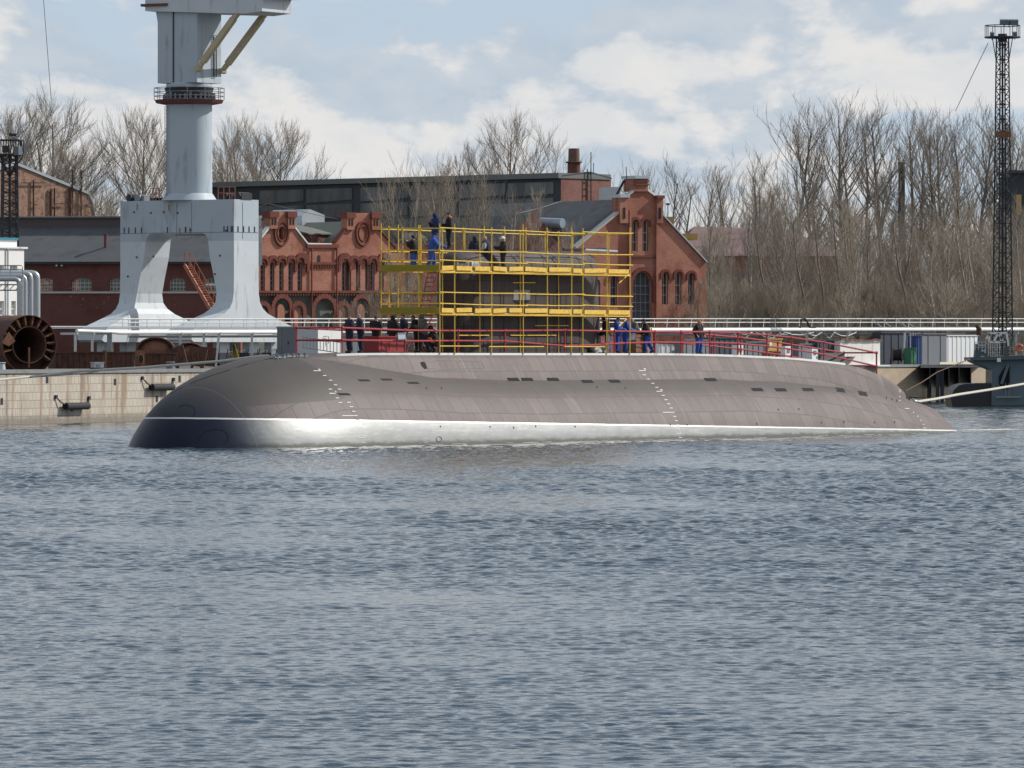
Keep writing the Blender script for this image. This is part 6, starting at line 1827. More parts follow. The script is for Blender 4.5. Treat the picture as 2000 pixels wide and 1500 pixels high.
# roof lights behind the gables
p = f.w(600,452,-9)
for (x0,x1,y0,y1,bk,m,nm) in ((590,634,408,441,10,M_roofg,'white_roof_lantern'),(618,655,440,447,12,M_roofg,'ridge_flashing')):
    a, b = W(x0,y1,535), W(x1,y1,537); h_ = f.P(x0,y0).y-f.P(x0,y1).y
    mb = MB(); mid = a.lerp(b,.35)
    if nm == 'white_roof_lantern': mb.prism([a, b, b+Vector((0,0,h_*.65)), mid+Vector((0,0,h_)), a+Vector((0,0,h_*.6))], -f.n*5)
    else: mb.prism([a, b, b+Vector((0,0,h_)), a+Vector((0,0,h_))], -f.n*3)
    mb.build(nm, m, ws)
a, b = W(607,478,528), W(650,478,531); h_ = f.P(607,458).y-f.P(607,478).y
mb = MB(); mb.prism([a, b, b+Vector((0,0,h_)), a+Vector((0,0,h_))], -f.n*6); mb.build('dormer_wall', M_brickd, ws)
mb = MB(); mb.prism([a+Vector((0,0,h_))-f.e*.4+f.n*.2, b+Vector((0,0,h_))+f.e*.5+f.n*.2, b+Vector((0,0,h_+1.0))-f.n*6, a+Vector((0,0,h_+1.0))-f.n*6], (0,0,.1)); mb.build('dormer_roof', M_copper, ws)
mb = MB(); mb.tube([f.w(538,414,-1), f.w(538,386,-1)], .04, 5); mb.tube([f.w(528,408,-1), f.w(538,396,-1), f.w(546,408,-1)], .03, 4); mb.build('roof_aerial', M_dsteel, ws)
ww = MB(); ww.tube([f.w(500,411,-1), f.w(538,397,-1), f.w(640,421,-1), f.w(760,444,-1)], .025, 4); tag(ww.build('overhead_wire', M_wire), 'thin wire strung over the twin-gabled workshop roof', 'wire')

# --- low connecting range with white lantern behind the scaffold
f = Fac(850, 545, 30)
lr = thing('low_workshop', tuple(f.o+Vector((0,0,GZ))), 'low gabled brick range mostly hidden behind the scaffold and sail', 'building')
out = [(850,712),(850,492),(905,468),(985,474),(1046,414),(1060,440),(1150,500),(1150,712)]
holes_wall('wall', M_brick2, lr, f.o, f.e, f.n, f.q(out), [], .5)
back_mass(f, lr, [(852,712),(852,496),(905,472),(985,478),(1046,419),(1060,444),(1148,503),(1148,712)], .52, 14, M_roof)
mb = MB(); mb.tube([W(1046,434,552), W(1099,436,550)], .44, 14); mb.build('metal_roof_vent', mat('blue_grey_tin', (.30,.36,.42), .35, .4, .15, 1.5), lr, smooth=True)
mb = MB(); mb.cbox(W(1073,455,551.5), (2.2,.8,1.0)); mb.build('vent_base', M_roof, lr)
a, b = f.w(782,500,1.5), f.w(812,500,1.5)
wlb = thing('white_stack', tuple(W(800,712,548)), 'weathered white rendered wall block behind the left scaffold posts', 'wall')
mb = MB(); mb.prism([W(784,520,548), W(830,520,548), W(832,462,548), W(810,452,548), W(784,458,548)], (0,1.2,0)); mb.build('wall', mat('weathered_white',(.5,.5,.47),.8,0,.3,2.0,(.2,.2,.18),.5,2), wlb)
mb = MB(); mb.prism([W(780,470,547.5),W(834,470,547.5),W(834,466,547.5),W(780,466,547.5)], (0,1.9,0)); mb.build('cap', M_trim, wlb)

# --- church-like gabled hall
f = Fac(1110, 560, 34)
ch = thing('gabled_hall', tuple(f.o+Vector((0,0,GZ))), 'tall red brick gabled hall with stepped top and big pointed window, right of the scaffold', 'building')
out = [(1112,712),(1112,496),(1213,413),(1207,412),(1207,387),(1223,385),(1238,374),(1239,348),(1263,348),(1264,374),(1281,386),(1291,388),(1291,420),(1379,514),(1381,712)]
hs = [arch_px(f, 1240, 491, 430, 11), arch_px(f, 1260.5, 491, 430, 11), arch_px(f, 1254, 640, 531, 38, arch=1.25),
      arch_px(f, 1299, 595, 532, 12), arch_px(f, 1325, 595, 532, 12), arch_px(f, 1350, 595, 534, 12), arch_px(f, 1199, 600, 536, 13), arch_px(f, 1166, 600, 545, 13), arch_px(f, 1199, 645, 610, 16)]
holes_wall('wall', M_brick, ch, f.o, f.e, f.n, f.q(out), hs, .5)
for i, h in enumerate(hs): window(ch, f.o, f.e, f.n, h, M_glassg, M_trim if i in (0,1,3,4) else M_gsteel, .32, (1,2) if i != 2 else (3,5))
for c, yt, w in ((1240,426,17),(1260.5,426,17),(1299,528,17),(1325,528,17),(1350,530,17),(1199,532,18)): arch_hood(f, ch, c, yt, w, M_brickt, .15, .22, .3)
arch_hood(f, ch, 1254, 525, 45, M_brickt, .2, .35, 1.5, 1.2)
band(f, ch, 1232, 1279, 503, .2, M_brickt, .2); 
for x in (1228, 1280):
    a, b = f.w(x-1.5, 712), f.w(x+1.5, 712); mb = MB(); mb.prism([a, b, b+f.n*.3, a+f.n*.3], (0,0,f.P(x,410).y-a.z)); mb.build('buttress', M_brick, ch)
for (x0,x1,y0,y1) in ((1207,1223,386,436),(1279,1291,388,436)):
    a, b = f.w(x0,y1,0), f.w(x1,y1,0); mb = MB(); mb.prism([a-f.n*1.0, b-f.n*1.0, b+f.n*.35, a+f.n*.35], (0,0,f.P(x0,y0).y-a.z)); mb.build('pinnacle', M_brick, ch)
    c_ = f.w((x0+x1)/2, 416, .37); mb = MB(); mb.cbox(c_, (.2,.05,1.0), f.e); mb.build('slit', M_slot, ch)
    a, b = f.w(x0-1.5,y0,0), f.w(x1+1.5,y0,0); mb = MB(); mb.prism([a-f.n*1.2, b-f.n*1.2, b+f.n*.5, a+f.n*.5], (0,0,.3)); mb.build('pinnacle_cap', M_roofg if x0 < 1250 else M_brickt, ch)
a, b = f.w(1238,374,0), f.w(1263,374,0); mb = MB(); mb.prism([a-f.n*1.6, b-f.n*1.6, b+f.n*.2, a+f.n*.2], (0,0,f.P(1240,349).y-a.z)); mb.build('gable_turret', M_brick, ch)
for y, h_ in ((362,.14),(356,.14)): band(f, ch, 1236.5, 1264.5, y, h_, M_brickt, .32)
a, b = f.w(1236,349,0), f.w(1265,349,0); mb = MB(); mb.prism([a-f.n*1.9, b-f.n*1.9, b+f.n*.4, a+f.n*.4], (0,0,.28)); mb.build('turret_cap', M_roofg, ch)
cope(f, ch, [(1292,420),(1379,513)], M_roofg, .16, .9, .2); cope(f, ch, [(1112,495),(1212,413)], M_trim, .16, .9, .2); cope(f, ch, [(1223,385),(1238,374)], M_trim); cope(f, ch, [(1264,373),(1280,385)], M_whitep, .25)
back_mass(f, ch, [(1114,712),(1114,500),(1213,417),(1250,388),(1291,424),(1377,518),(1379,712)], .52, 24, M_roof)
mb = MB(); mb.tube([f.w(1219,385,-1.4), f.w(1236,352,-1.4)], .12, 5); mb.tube([f.w(1236,349,-1), f.w(1235,325,-1)], .04, 5); mb.build('roof_fittings', M_dsteel, ch)
mb = MB(); mb.prism([W(1195,409,592), W(1212,409,590), W(1212,365,590), W(1195,365,592)], (-1.2,3,0)); mb.build('white_roof_box', M_roofg, ch)
ww = MB(); ww.tube([f.w(1103,414,-8), f.w(1150,403,-8), f.w(1193,389,-8)], .03, 4); tag(ww.build('overhead_wire', M_rope), 'pale wire running up to the gabled hall roof', 'wire')

# --- long dark glazed hall
f = Fac(415, 668, -42)
gh = thing('glazed_hall', tuple(f.o+Vector((0,0,GZ))), 'very long dark industrial hall with grimy glazing strips under a flat roof', 'building')
top = lambda x, o=0: 359 - (x-415)/680*20 + o
M_hallw = mat('hall_dark_frame', (.05,.06,.07), .8, 0, .3, .6); M_hallg = mat('hall_dirty_glazing', (.15,.16,.16), .35, 0, .5, .35, (.05,.055,.06), .6, .25, True)
pts = f.q([(400,712),(400,top(400,8)),(1095,top(1095,10)),(1095,712)])
mb = MB(); mb.prism([f.o+f.e*a+Vector((0,0,z)) for a, z in pts], -f.n*7.6); mb.build('wall', M_hallw, gh)
a, b = f.w(395, top(395,7), .5), f.w(1097, top(1097,9), .5)
mb = MB(); mb.prism([a, b, b-f.n*8.3, a-f.n*8.3], (0,0,.55)); mb.build('roof', mat('hall_roof', (.16,.17,.165), .8, 0, .15, .3), gh)
xs = [505, 597, 692, 702, 800, 895, 990, 1085]
for x0, x1 in zip(xs, xs[1:]):
    if x1 - x0 < 20: continue
    for (o0, o1) in ((16, 39), (47, 72), (80,110)):
        n = 8
        mb = MB(); A, B = f.w(x0+3, top(x0,o1+4), .04), f.w(x1-3, top(x1,o1), .04); Cc, D = f.w(x1-3, top(x1,o0), .04), f.w(x0+3, top(x0,o0), .04)
        mb.prism([A, B, Cc, D], f.n*.06); w_ = mb.build('glazing_strip', M_hallg, gh)
        mb = MB()
        for i in range(1, n):
            x = x0+3+(x1-x0-6)*i/n; mb.bar(f.w(x, top(x,o0), .12), f.w(x, top(x,o1+2), .12), .09)
        g_ = mb.build('glazing_bars', M_hallw); g_.parent = w_; g_.matrix_parent_inverse = PINV[gh.name]
# end wall faces right
eo = f.o + f.e*f.P(1095, 690).x
en = f.e; ee = -f.n   # along the end wall going back
fe = Fac(1095, eo.y, 48)
pts = fe.q([(1095.3,712),(1095.3,345),(1151,338),(1193,350),(1193,712)])
mb = MB(); mb.prism([fe.o+fe.e*a+Vector((0,0,z))+fe.n*.03 for a, z in pts], -fe.n*.6); mb.build('end_wall', M_brick2, gh)
cope(fe, gh, [(1095,345),(1151,338),(1193,350)], M_hallw, .15)
mb = MB()
for x in (1143,1150): mb.tube([fe.w(x,412,.3), fe.w(x,330,.3)], .06, 5)
for y in (350,362,375,398): mb.bar(fe.w(1142,y,.3), fe.w(1153,y,.3), .08)
mb.tube([fe.w(1150,338,.3), fe.w(1150,297,.3)], .05, 5); mb.tube([fe.w(1155,338,.3), fe.w(1155,318,.3)], .04, 5)
mb.build('fire_ladder', M_dsteel, gh)
# chimney behind
cb_ = W(1121, 340, 690); t = thing('brick_chimney', (cb_.x, cb_.y, GZ), 'short brown brick chimney rising behind the glazed hall', 'chimney')
mb = MB(); mb.tube([(cb_.x,cb_.y,GZ),(cb_.x,cb_.y,W(0,318,690).z)], [.95,.72], 16); mb.build('shaft', M_brickd, t, smooth=True)
mb = MB(); mb.tube([(cb_.x,cb_.y,W(0,318,690).z),(cb_.x,cb_.y,W(0,290,690).z)], [.66,.62], 16); mb.build('shaft_top', mat('chimney_top', (.16,.085,.07), .9, 0, .3, 1.5), t, smooth=True)
mb = MB(); mb.torus((cb_.x,cb_.y,W(0,317,690).z), .85, .1, (0,0,1), 16, 5); mb.build('gallery', M_rust, t)
cb_ = W(1761, 340, 700); t = thing('grey_chimney', (cb_.x, cb_.y, GZ), 'grey concrete chimney showing through the forest trees', 'chimney')
mb = MB(); mb.tube([(cb_.x,cb_.y,GZ),(cb_.x,cb_.y,W(0,318,700).z)], [.5,.38], 10); mb.build('shaft', M_roof, t)
mb = MB(); mb.tube([(cb_.x,cb_.y,W(0,319,700).z),(cb_.x,cb_.y,W(0,316.5,700).z)], [.44,.44], 10); mb.build('cap', M_gsteel, t)

# --- long shed on the left behind the crane
f = Fac(30, 510, -20)
sh = thing('brick_shed', tuple(f.o+Vector((0,0,GZ))), 'long dark red brick shed with a grey sloping roof behind the crane', 'building')
hs = []
for (x0,x1) in ((73,103),(139,179),(213,245),(330,362),(398,430)):
    a, b = f.P(x0,568), f.P(x1,568); hs.append(arch_poly((a.x+b.x)/2, a.y, f.P(x0,543).y, b.x-a.x, 8, .35))
holes_wall('wall', M_brickd, sh, f.o, f.e, f.n, f.q([(-80,712),(-80,515),(440,515),(440,712)]), hs, .5)
for h in hs:
    window(sh, f.o, f.e, f.n, h, M_glass, M_trim, .3, (4,2))
band(f, sh, -80, 455, 573, .16, M_trim, .12)
mb = MB()
a, b = f.w(-80,516,.45), f.w(446,516,.45); up_ = Vector((0,0,(515-440)/F*515)); bk = -f.n*6.0
mb.prism([a, b, b+Vector((0,0,.2)), a+Vector((0,0,.2))], -f.n*.5); mb.build('eaves', M_dsteel, sh)
mb = MB(); mb.prism([a+Vector((0,0,.1)), a+Vector((0,0,.2)), a+bk+up_, a+bk*1.3+up_*1.0, a+bk*1.3], b-a); mb.build('roof', M_roof, sh)
mb = MB(); mb.prism([a+bk+up_-Vector((0,0,.1)), a+bk+up_+Vector((0,0,.72)), a+bk+up_+Vector((0,0,.72))-f.n*1.6, a+bk+up_-Vector((0,0,.1))-f.n*1.6], b-a); mb.build('ridge_lantern', mat('ridge_purple', (.10,.075,.08), .8, 0, .2, .5), sh)
mb = MB(); q0 = a+bk+up_+Vector((0,0,.72))+f.n*.25; mb.prism([q0, q0+Vector((0,0,.14)), q0+Vector((0,0,.2))-f.n*2, q0-f.n*2], b-a); mb.build('ridge_cap', M_copper, sh)
pc_ = f.w(187,489,-2.0); mb = MB(); mb.tube([pc_-Vector((0,0,.3)), pc_+Vector((0,0,1.3))], .13, 10); mb.tube([pc_+Vector((0,0,1.25)), pc_+Vector((0,0,1.4))], .2, 10); mb.build('flue', M_dred, sh)
for x in (86, 124, 366):
    mb = MB(); c_ = f.w(x if x != 86 else 114, 519, .35); mb.sphere(c_, .12, 8, 6); mb.bar(c_, c_-f.n*.4, .05); mb.build('wall_lamp', M_galv, sh)
mb = MB(); c_ = f.w(413,556,.2); mb.cbox(c_, (.8,.15,.14), f.e); mb.build('sign_bracket', M_whitep, sh)
# --- stone gable far left
f = Fac(-60, 640, 45)
sg_ = thing('stone_building', tuple(f.o+Vector((0,0,GZ))), 'old mottled stone building with a pale gable edge behind the left shed', 'building')
ol = [(-60,712),(-60,352),(30,323),(172,381),(180,398),(184,420),(184,712)]
holes_wall('wall', M_stone, sg_, f.o, f.e, f.n, f.q(ol), [], .5)
cope(f, sg_, [(-60,351),(30,322)], M_roofg, .3); cope(f, sg_, [(30,322),(172,380),(180,397),(184,420)], M_roofg, .3)
back_mass(f, sg_, [(-58,712),(-58,356),(30,327),(170,385),(182,424),(182,712)], .52, 15, M_copper)
for (x, y0) in ((32,346),(63,351),(97,368),(104,367),(135,366),(139,332),(156,333)):
    mb = MB(); mb.bar(f.w(x, 430, .2), f.w(x, y0, .2), .16); mb.build('tie_post', M_rust, sg_)
for (x0,x1,y) in ((39,88,357),(104,125,398),(62,70,400)):
    mb = MB(); mb.bar(f.w(x0,y,.25), f.w(x1,y,.25), .1); mb.build('tie_bar', M_rust, sg_)
# --- pink-roofed building with ochre chimneys
f = Fac(1330, 640, 8)
pr = thing('pink_roof_building', tuple(f.o+Vector((0,0,GZ))), 'orange brick building with a faded pink hipped roof seen through trees', 'building')
mb = MB(); pts = f.q([(1335,712),(1335,500),(1640,500),(1640,712)]); mb.prism([f.o+f.e*a+Vector((0,0,z)) for a, z in pts], -f.n*14); mb.build('wall', M_brick, pr)
M_pink = mat('pink_roof', (.20,.135,.125), .8, 0, .2, .4)
A, B = f.w(1315,500,.8), f.w(1655,500,.8); R1, R2 = f.w(1375,440,-6), f.w(1560,446,-6); A2, B2 = A-f.n*15, B-f.n*15
mb = MB(); mb.add([A,B,B2,A2,R1,R2], [(0,1,5,4),(1,2,5),(2,3,4,5),(3,0,4),(0,3,2,1)]); mb.build('roof', M_pink, pr)
for (x0,x1,y0,y1,bk) in ((1317,1340,420,447,-8),(1345,1372,455,486,-3)):
    a, b = f.w(x0,y1+8,bk), f.w(x1,y1+8,bk); mb = MB(); mb.prism([a, b, b-f.n*1.3, a-f.n*1.3], (0,0,f.P(x0,y0).y-a.z)); c_ = mb.build('chimney', M_ochre, pr)
for x in range(1350, 1630, 28):
    mb = MB(); mb.cbox(f.w(x,545,.02), (.9,.08,1.5), f.e); mb.build('window', M_glassg, pr)
mb = MB(); mb.tube([f.w(1329,420,-8), f.w(1329,397,-8)], .05, 5); mb.sphere(f.w(1329,395,-8), .25, 8, 5, (1,1,.5)); mb.build('roof_vent', M_dsteel, pr)
# --- pale tent-like roof right behind the bridge
t = thing('long_shed', tuple(W(1660,712,590)), 'long shed with pale grey roof behind the right part of the pipe bridge', 'building')
A,B,Cc,D = W(1560,645,590), W(1860,652,590), W(1760,620.5,598), W(1590,620.5,598)
mb = MB(); mb.add([A,B,Cc,D,A+Vector((0,14,0)),B+Vector((0,14,0))], [(0,1,2,3),(1,5,2),(5,4,3,2),(4,0,3)]); mb.build('roof', M_roofg, t)
mb = MB(); g0, g1 = A+Vector((.3,.3,0)), B+Vector((-.3,.3,0)); mb.prism([Vector((g0.x,g0.y,GZ)), Vector((g1.x,g1.y,GZ)), g1, g0], (0,13,0)); mb.build('wall', M_grey, t)
t = thing('tower_block', tuple(W(1990,712,690)), 'dark building corner behind the tall light mast at the right edge', 'building')
mb = MB(); mb.prism([W(1966,712,690),W(2060,712,690),W(2060,334,690),W(1974,332,690),W(1966,345,690)], (0,10,0)); mb.build('wall', M_hallw, t)
mb = MB(); mb.prism([W(1962,338,689.5),W(2065,338,689.5),W(2065,333,689.5),W(1962,333,689.5)], (0,11,0)); mb.build('parapet', M_roof, t)
for k_ in range(3):
    mb = MB(); mb.prism([W(1985+k_*18,420,689.9),W(1995+k_*18,420,689.9),W(1995+k_*18,380,689.9),W(1985+k_*18,380,689.9)], (0,.05,0)); mb.build('window', M_ochre if k_ == 0 else M_glassg, t)
# ------------------------------------------------------------------ bare spring trees
M_bark = mat('bark', (.20,.17,.135), .95, 0, .35, 1.0)
M_barkl = mat('pale_bark', (.46,.42,.36), .9, 0, .35, 1.5, (.10,.08,.06), .4, 3)
M_twig = mat('twigs', (.25,.215,.175), .95, 0, .3, .8)
M_twigr = mat('reddish_twigs', (.30,.255,.20), .95, 0, .3, .8)
def make_tree(seed, H=20.0, spread=.32, first=.3, nl=26, ang=.55, curl=.25, nsub=9, ntw=9, r0=.26, fork=1, tw=.012, topiness=1.0):
    """returns meshes (trunk, crown) for a bare tree H metres high"""
    R = random.Random(seed); tr = MB(); cr = MB()
    def wob(d, k): return (d + Vector((R.gauss(0,k), R.gauss(0,k), R.gauss(0,k*.6)))).normalized()
    def walk(p, d, L, n, lift, k):
        pts = [p.copy()]
        for i in range(n):
            d = (d + Vector((0,0,lift/n))).normalized(); d = wob(d, k); p = p + d*(L/n); pts.append(p.copy())
        return pts, d
    trunks = []
    for f_ in range(fork):
        p = Vector((R.uniform(-.3,.3)*(fork>1), R.uniform(-.3,.3)*(fork>1), -.3)); d = Vector((R.gauss(0,.04)+(f_-(fork-1)/2)*.22, R.gauss(0,.05), 1)).normalized()
        pts, _ = walk(p, d, H*(1-.06*f_)*(.93), 12, .25, .035)
        rs = [r0*(1-.9*(i/12)**.9)+.02 for i in range(13)]
        tr.tube(pts, rs, 7, False); trunks.append((pts, rs))
    def flat(pts, w0):    # thin 3-sided twig
        n = len(pts); cr.tube(pts, [w0*(1-.6*i/(n-1)) for i in range(n)], 3, False)
    nl_ = nl // fork
    for pts, rs in trunks:
        for k in range(nl_):
            f = first + (1-first)*((k+R.random())/nl_)**.9
            x = f*12; i = min(11, int(x)); p = pts[i].lerp(pts[i+1], x-i)
            a = R.uniform(0, 2*PI) ; inc = ang*(1.25-.65*f) + R.gauss(0,.08)
            d = Vector((math.cos(a)*math.sin(inc), math.sin(a)*math.sin(inc), math.cos(inc)))
            prof = (1-((f-first)/(1-first))**1.6*.72) * (.55+.45*min(1,(f-first)/.18))
            # limb reaches roughly to an egg-shaped crown envelope
            zc_ = H*(first*.9+ (1-first*.9)*.52); bz = H*(1-first*.9)*.50; rx_ = H*spread
            dd = (d + Vector((0,0,curl*.8))).normalized()
            A_ = (dd.x**2+dd.y**2)/rx_**2 + dd.z**2/bz**2; q0 = p - Vector((0,0,zc_))
            B_ = 2*((q0.x*dd.x+q0.y*dd.y)/rx_**2 + q0.z*dd.z/bz**2); C_ = (q0.x**2+q0.y**2)/rx_**2 + q0.z**2/bz**2 - 1
            disc = B_*B_ - 4*A_*C_
            L = ((-B_+math.sqrt(disc))/(2*A_) if disc > 0 else H*.08)
            L = max(H*.05, L)*R.uniform(.72,1.04)
            rl = max(.03, rs[i]*.5)
            lp, ld = walk(p, d, L, 6, curl*1.6, .07)
            cr.tube(lp, [rl*(1-.82*j/6) for j in range(7)], 4, False)
            ns = max(3, int(nsub*(.5+.6*prof)))
            for s in range(ns):
                g = .18 + .8*(s+R.random())/ns; y = g*6; j = min(5, int(y)); q = lp[j].lerp(lp[j+1], y-j)
                bd = (lp[j+1]-lp[j]).normalized(); o = bd.orthogonal(); o.rotate(Quaternion(bd, R.uniform(0,2*PI)))
                sd_ = (bd + o.normalized()*R.uniform(.4,.9) + Vector((0,0,.25))).normalized()
                SL = L*R.uniform(.28,.5)*(1.15-.5*g)+.3
                sp, _ = walk(q, sd_, SL, 4, curl*1.3, .09)
                cr.tube(sp, [max(.010,rl*.28)*(1-.6*j2/4) for j2 in range(5)], 3, False)
                nt = max(3, int(ntw*R.uniform(.7,1.2)))
                for t in range(nt):
                    h = .12+.86*(t+R.random())/nt; yy = h*4; j3 = min(3, int(yy)); q3 = sp[j3].lerp(sp[j3+1], yy-j3)
                    b3 = (sp[j3+1]-sp[j3]).normalized(); o3 = b3.orthogonal(); o3.rotate(Quaternion(b3, R.uniform(0,2*PI)))
                    td = (b3 + o3.normalized()*R.uniform(.35,.85) + Vector((0,0,.3))).normalized()
                    tp, _ = walk(q3, td, R.uniform(.5,1.15)*(.5+SL*.25), 2, .35, .10)
                    flat(tp, tw*.85)
    return tr, cr
def bare_mesh(mb, nm, m):
    me = bpy.data.meshes.new(nm); me.from_pydata(mb.v, [], mb.f); me.materials.append(m)
    me.polygons.foreach_set('use_smooth', [True]*len(me.polygons)); me.update(); return me
PROTO = {}
def proto(key, m_tr, m_cr, **kw):
    tr, cr = make_tree(**kw)
    a = bare_mesh(tr, 'trunk', m_tr)
    b = bare_mesh(cr, 'crown', m_cr)
    zm = max(v[2] for v in cr.v)
    PROTO[key] = (a, b, sorted(v[2] for v in cr.v)[int(len(cr.v)*.998)])
proto('broad1', M_bark, M_twig, seed=1, H=20, spread=.30, first=.24, nl=40, ang=1.05, curl=.16, nsub=13, ntw=11, r0=.34, fork=2)
proto('broad2', M_bark, M_twig, seed=7, H=20, spread=.33, first=.22, nl=40, ang=1.1, curl=.16, nsub=13, ntw=11, r0=.32, fork=1)
proto('broad3', M_bark, M_twig, seed=12, H=20, spread=.31, first=.22, nl=42, ang=1.0, curl=.16, nsub=13, ntw=11, r0=.30, fork=3)
proto('tall1', M_bark, M_twig, seed=21, H=20, spread=.17, first=.38, nl=26, ang=.8, curl=.34, nsub=9, ntw=6, r0=.26)
proto('tall2', M_bark, M_twig, seed=22, H=20, spread=.19, first=.34, nl=28, ang=.85, curl=.34, nsub=9, ntw=6, r0=.26, fork=2)
proto('tall3', M_bark, M_twig, seed=23, H=20, spread=.13, first=.34, nl=26, ang=.7, curl=.34, nsub=9, ntw=6, r0=.24)
proto('slim1', M_barkl, M_twigr, seed=31, H=14, spread=.17, first=.18, nl=22, ang=.6, curl=.4, nsub=7, ntw=6, r0=.14, tw=.011)
proto('slim2', M_barkl, M_twigr, seed=32, H=14, spread=.20, first=.12, nl=22, ang=.7, curl=.4, nsub=7, ntw=6, r0=.13, fork=2, tw=.011)
proto('slim3', M_bark, M_twigr, seed=33, H=14, spread=.16, first=.10, nl=22, ang=.6, curl=.4, nsub=7, ntw=6, r0=.13, tw=.011)
proto('shrub1', M_bark, M_twigr, seed=41, H=6, spread=.36, first=.03, nl=26, ang=.9, curl=.3, nsub=8, ntw=7, r0=.06, fork=3, tw=.010)
proto('shrub2', M_barkl, M_twigr, seed=42, H=6, spread=.34, first=.03, nl=26, ang=1.0, curl=.25, nsub=8, ntw=7, r0=.06, fork=2, tw=.010)
TR = random.Random(77)
def tree(key, x, ytop, d, label, group=None, wide=1.0, cat='tree', nm='tree'):
    a, b, H = PROTO[key]
    p = W(x, 690, d); h = EYE + (690-ytop)/F*d - GZ
    s_ = h/H; rz = TR.uniform(0, 2*PI)
    e = bpy.data.objects.new(nm, None); C.objects.link(e); e.location = (p.x, p.y, GZ); e.rotation_euler = (0,0,rz); e.scale = (s_*wide, s_*wide, s_)
    tag(e, label, cat, group)
    for n_, me in (('trunk', a), ('crown', b)):
        o = bpy.data.objects.new(n_, me); C.objects.link(o); o.parent = e
    return e
GL = 'bare trees behind the left buildings'
for (k_, x, y, d, w, lab) in (('broad1',22,200,660,1.0,'broad bare tree at the far left edge behind the stone gable'),('broad3',88,182,670,1.05,'tallest bare tree of the left group, above the stone gable'),('broad2',142,268,655,.9,'spreading bare tree right of the stone gable slope'),
    ('slim2',195,345,640,1.0,'small bare tree in the gap between stone building and crane'),('slim1',222,360,650,1.0,'low thin tree just left of the crane portal'),
    ('broad2',272,208,655,.85,'bare tree close left of the crane column'),('broad1',300,262,665,.7,'smaller bare tree partly hidden by the crane column'),
    ('broad3',437,262,690,.75,'bare tree touching the right side of the crane column'),('broad1',492,222,695,.85,'tall bare tree second right of the crane column'),('broad2',545,236,700,.8,'bare tree third right of the crane column'),('slim2',618,312,700,1.1,'small bare tree at the right end of the group by the crane')):
    tree(k_, x, y, d, lab, GL, w)
GM = 'bare trees behind the glazed hall'
for (k_, x, y, d, w, lab) in (('broad3',1013,217,720,.95,'large round-crowned bare tree above the middle of the glazed hall'),('broad1',935,272,715,.7,'bare tree left of the large round-crowned one'),('slim2',880,300,712,1.1,'small bare tree above the glazed hall roof, left of the pair')):
    tree(k_, x, y, d, lab, GM, w)
GB = 'young birches between hall and workshop'
bx_ = [(775,330,'leftmost'),(800,290,'second from left'),(828,318,'third'),(856,300,'fourth'),(886,305,'fifth'),(915,330,'sixth'),(948,345,'seventh'),(985,352,'eighth'),(1022,362,'ninth'),(1120,425,'rightmost')]
for i, (x, y, w_) in enumerate(bx_):
    tree(('slim1','slim2','slim3')[i%3], x, y, 538 if x < 1100 else 550, w_ + ' of the young birches in front of the glazed hall, above the scaffold', GB, .95, 'birch', 'birch_tree')
for i, (x, y, lab) in enumerate(((778,480,'bare shrub with thick crooked stems behind the leftmost scaffold post'),(806,500,'bare shrub behind the left scaffold bay'),(735,560,'small bare shrub in front of the workshop arches'),(690,585,'lowest bare shrub before the workshop windows'))):
    tree(('shrub1','shrub2')[i%2], x, y, 500, lab, 'shrubs before the workshop', 1.0, 'shrub', 'shrub')
GR = 'tall bare trees of the right-hand wood'
tl = [(1205,314,690,.9,'slim2'),(1250,311,700,.9,'slim1'),(1310,302,690,1.1,'tall2'),(1375,318,695,1.0,'tall1'),(1428,300,670,1.0,'tall3'),(1478,288,665,1.1,'tall2'),(1556,190,690,1.15,'tall1'),(1588,212,700,1.0,'tall3'),(1652,180,690,1.15,'tall1'),
      (1700,200,700,1.0,'tall2'),(1728,190,690,1.15,'tall3'),(1780,196,700,1.1,'tall2'),(1812,202,695,1.1,'tall1'),(1846,214,690,1.1,'tall3'),(1878,208,700,1.2,'tall2'),(1912,196,690,1.15,'tall1'),(1938,208,700,1.1,'tall3'),(1975,222,705,1.1,'tall2'),(2010,216,700,1.1,'tall1')]
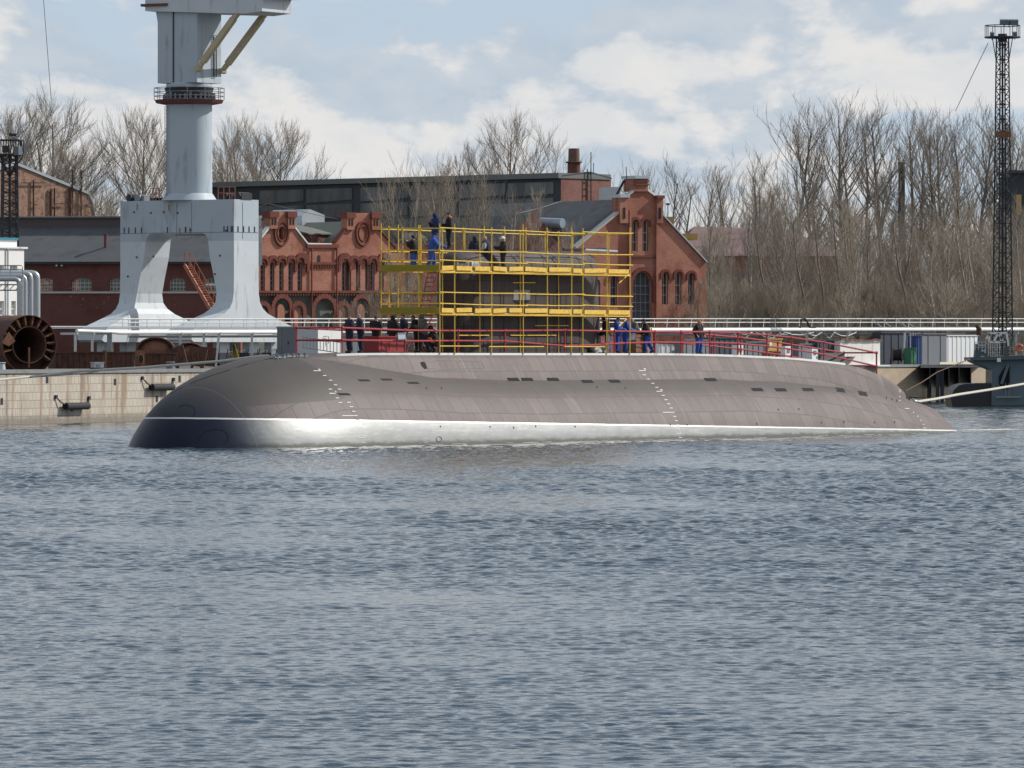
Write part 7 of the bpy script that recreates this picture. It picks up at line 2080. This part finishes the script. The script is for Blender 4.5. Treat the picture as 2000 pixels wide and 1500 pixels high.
nth = ['leftmost low','second','third','fourth','fifth','sixth','first really tall','slimmer companion of the first tall','highest, most pointed','eighth from the right-hand side','tall straight','tall one behind the grey chimney','tall one just right of the grey chimney','dense','dense rounded','tall one left of the light mast','tall one behind the light mast','tall one right of the light mast','last tall one at the right edge']
for i, (x, y, d, w, k_) in enumerate(tl):
    tree(k_, x, y, d, nth[i] + ' bare tree, back row of right-hand wood', GR, w)
# the thick front belt of young trees: nothing tells most of them apart
rr_ = random.Random(5); GF = 'young trees forming the front belt of the right-hand wood'
xs_ = []
for i in range(58):
    f_ = i/57; x = 1372 + 650*f_ + rr_.uniform(-9, 9)
    y = rr_.triangular(320, 470, 400) if x > 1440 else rr_.uniform(400, 500)
    d = rr_.uniform(600, 668) if i % 3 else rr_.uniform(572, 600)
    k_ = rr_.choice(('slim1','slim2','slim3','slim3'))
    tree(k_, x, y, d, {'slim1':'slender pale-stemmed young tree','slim2':'forked pale-stemmed young tree','slim3':'slender brown-stemmed young tree'}[k_] + (' at the front edge of' if d < 600 else ' deeper in') + ' the right-hand wood' + (', gabled hall side' if x < 1560 else ', middle stretch' if x < 1800 else ', by the light mast'), GF, rr_.uniform(.9,1.35))
GU = 'undergrowth along the foot of the right-hand wood'
for i in range(64):
    x = 1365 + 690*i/63 + rr_.uniform(-8,8); k_ = rr_.choice(('shrub1','shrub2')); y_ = rr_.uniform(535,600)
    tree(k_, x, y_, rr_.uniform(562,600), ('low ' if y_ > 567 else 'taller ') + {'shrub1':'dark-stemmed','shrub2':'pale-stemmed'}[k_] + ' bare shrub in the tangle right behind the pipe bridge' + (', gabled hall side' if x < 1560 else ', middle stretch' if x < 1800 else ', by the light mast'), GU, rr_.uniform(1.0,1.4), 'shrub', 'shrub')
for i in range(26):
    x = 1372 + 660*i/25 + rr_.uniform(-8,8); k_ = rr_.choice(('shrub1','shrub2'))
    tree(k_, x, rr_.uniform(470,545), rr_.uniform(610,650), 'tall ' + {'shrub1':'dark-stemmed','shrub2':'pale-stemmed'}[k_] + ' bare shrub deeper among the wood trunks' + (', gabled hall side' if x < 1560 else ', middle stretch' if x < 1800 else ', by the light mast'), GU, rr_.uniform(1.1,1.5), 'shrub', 'shrub')
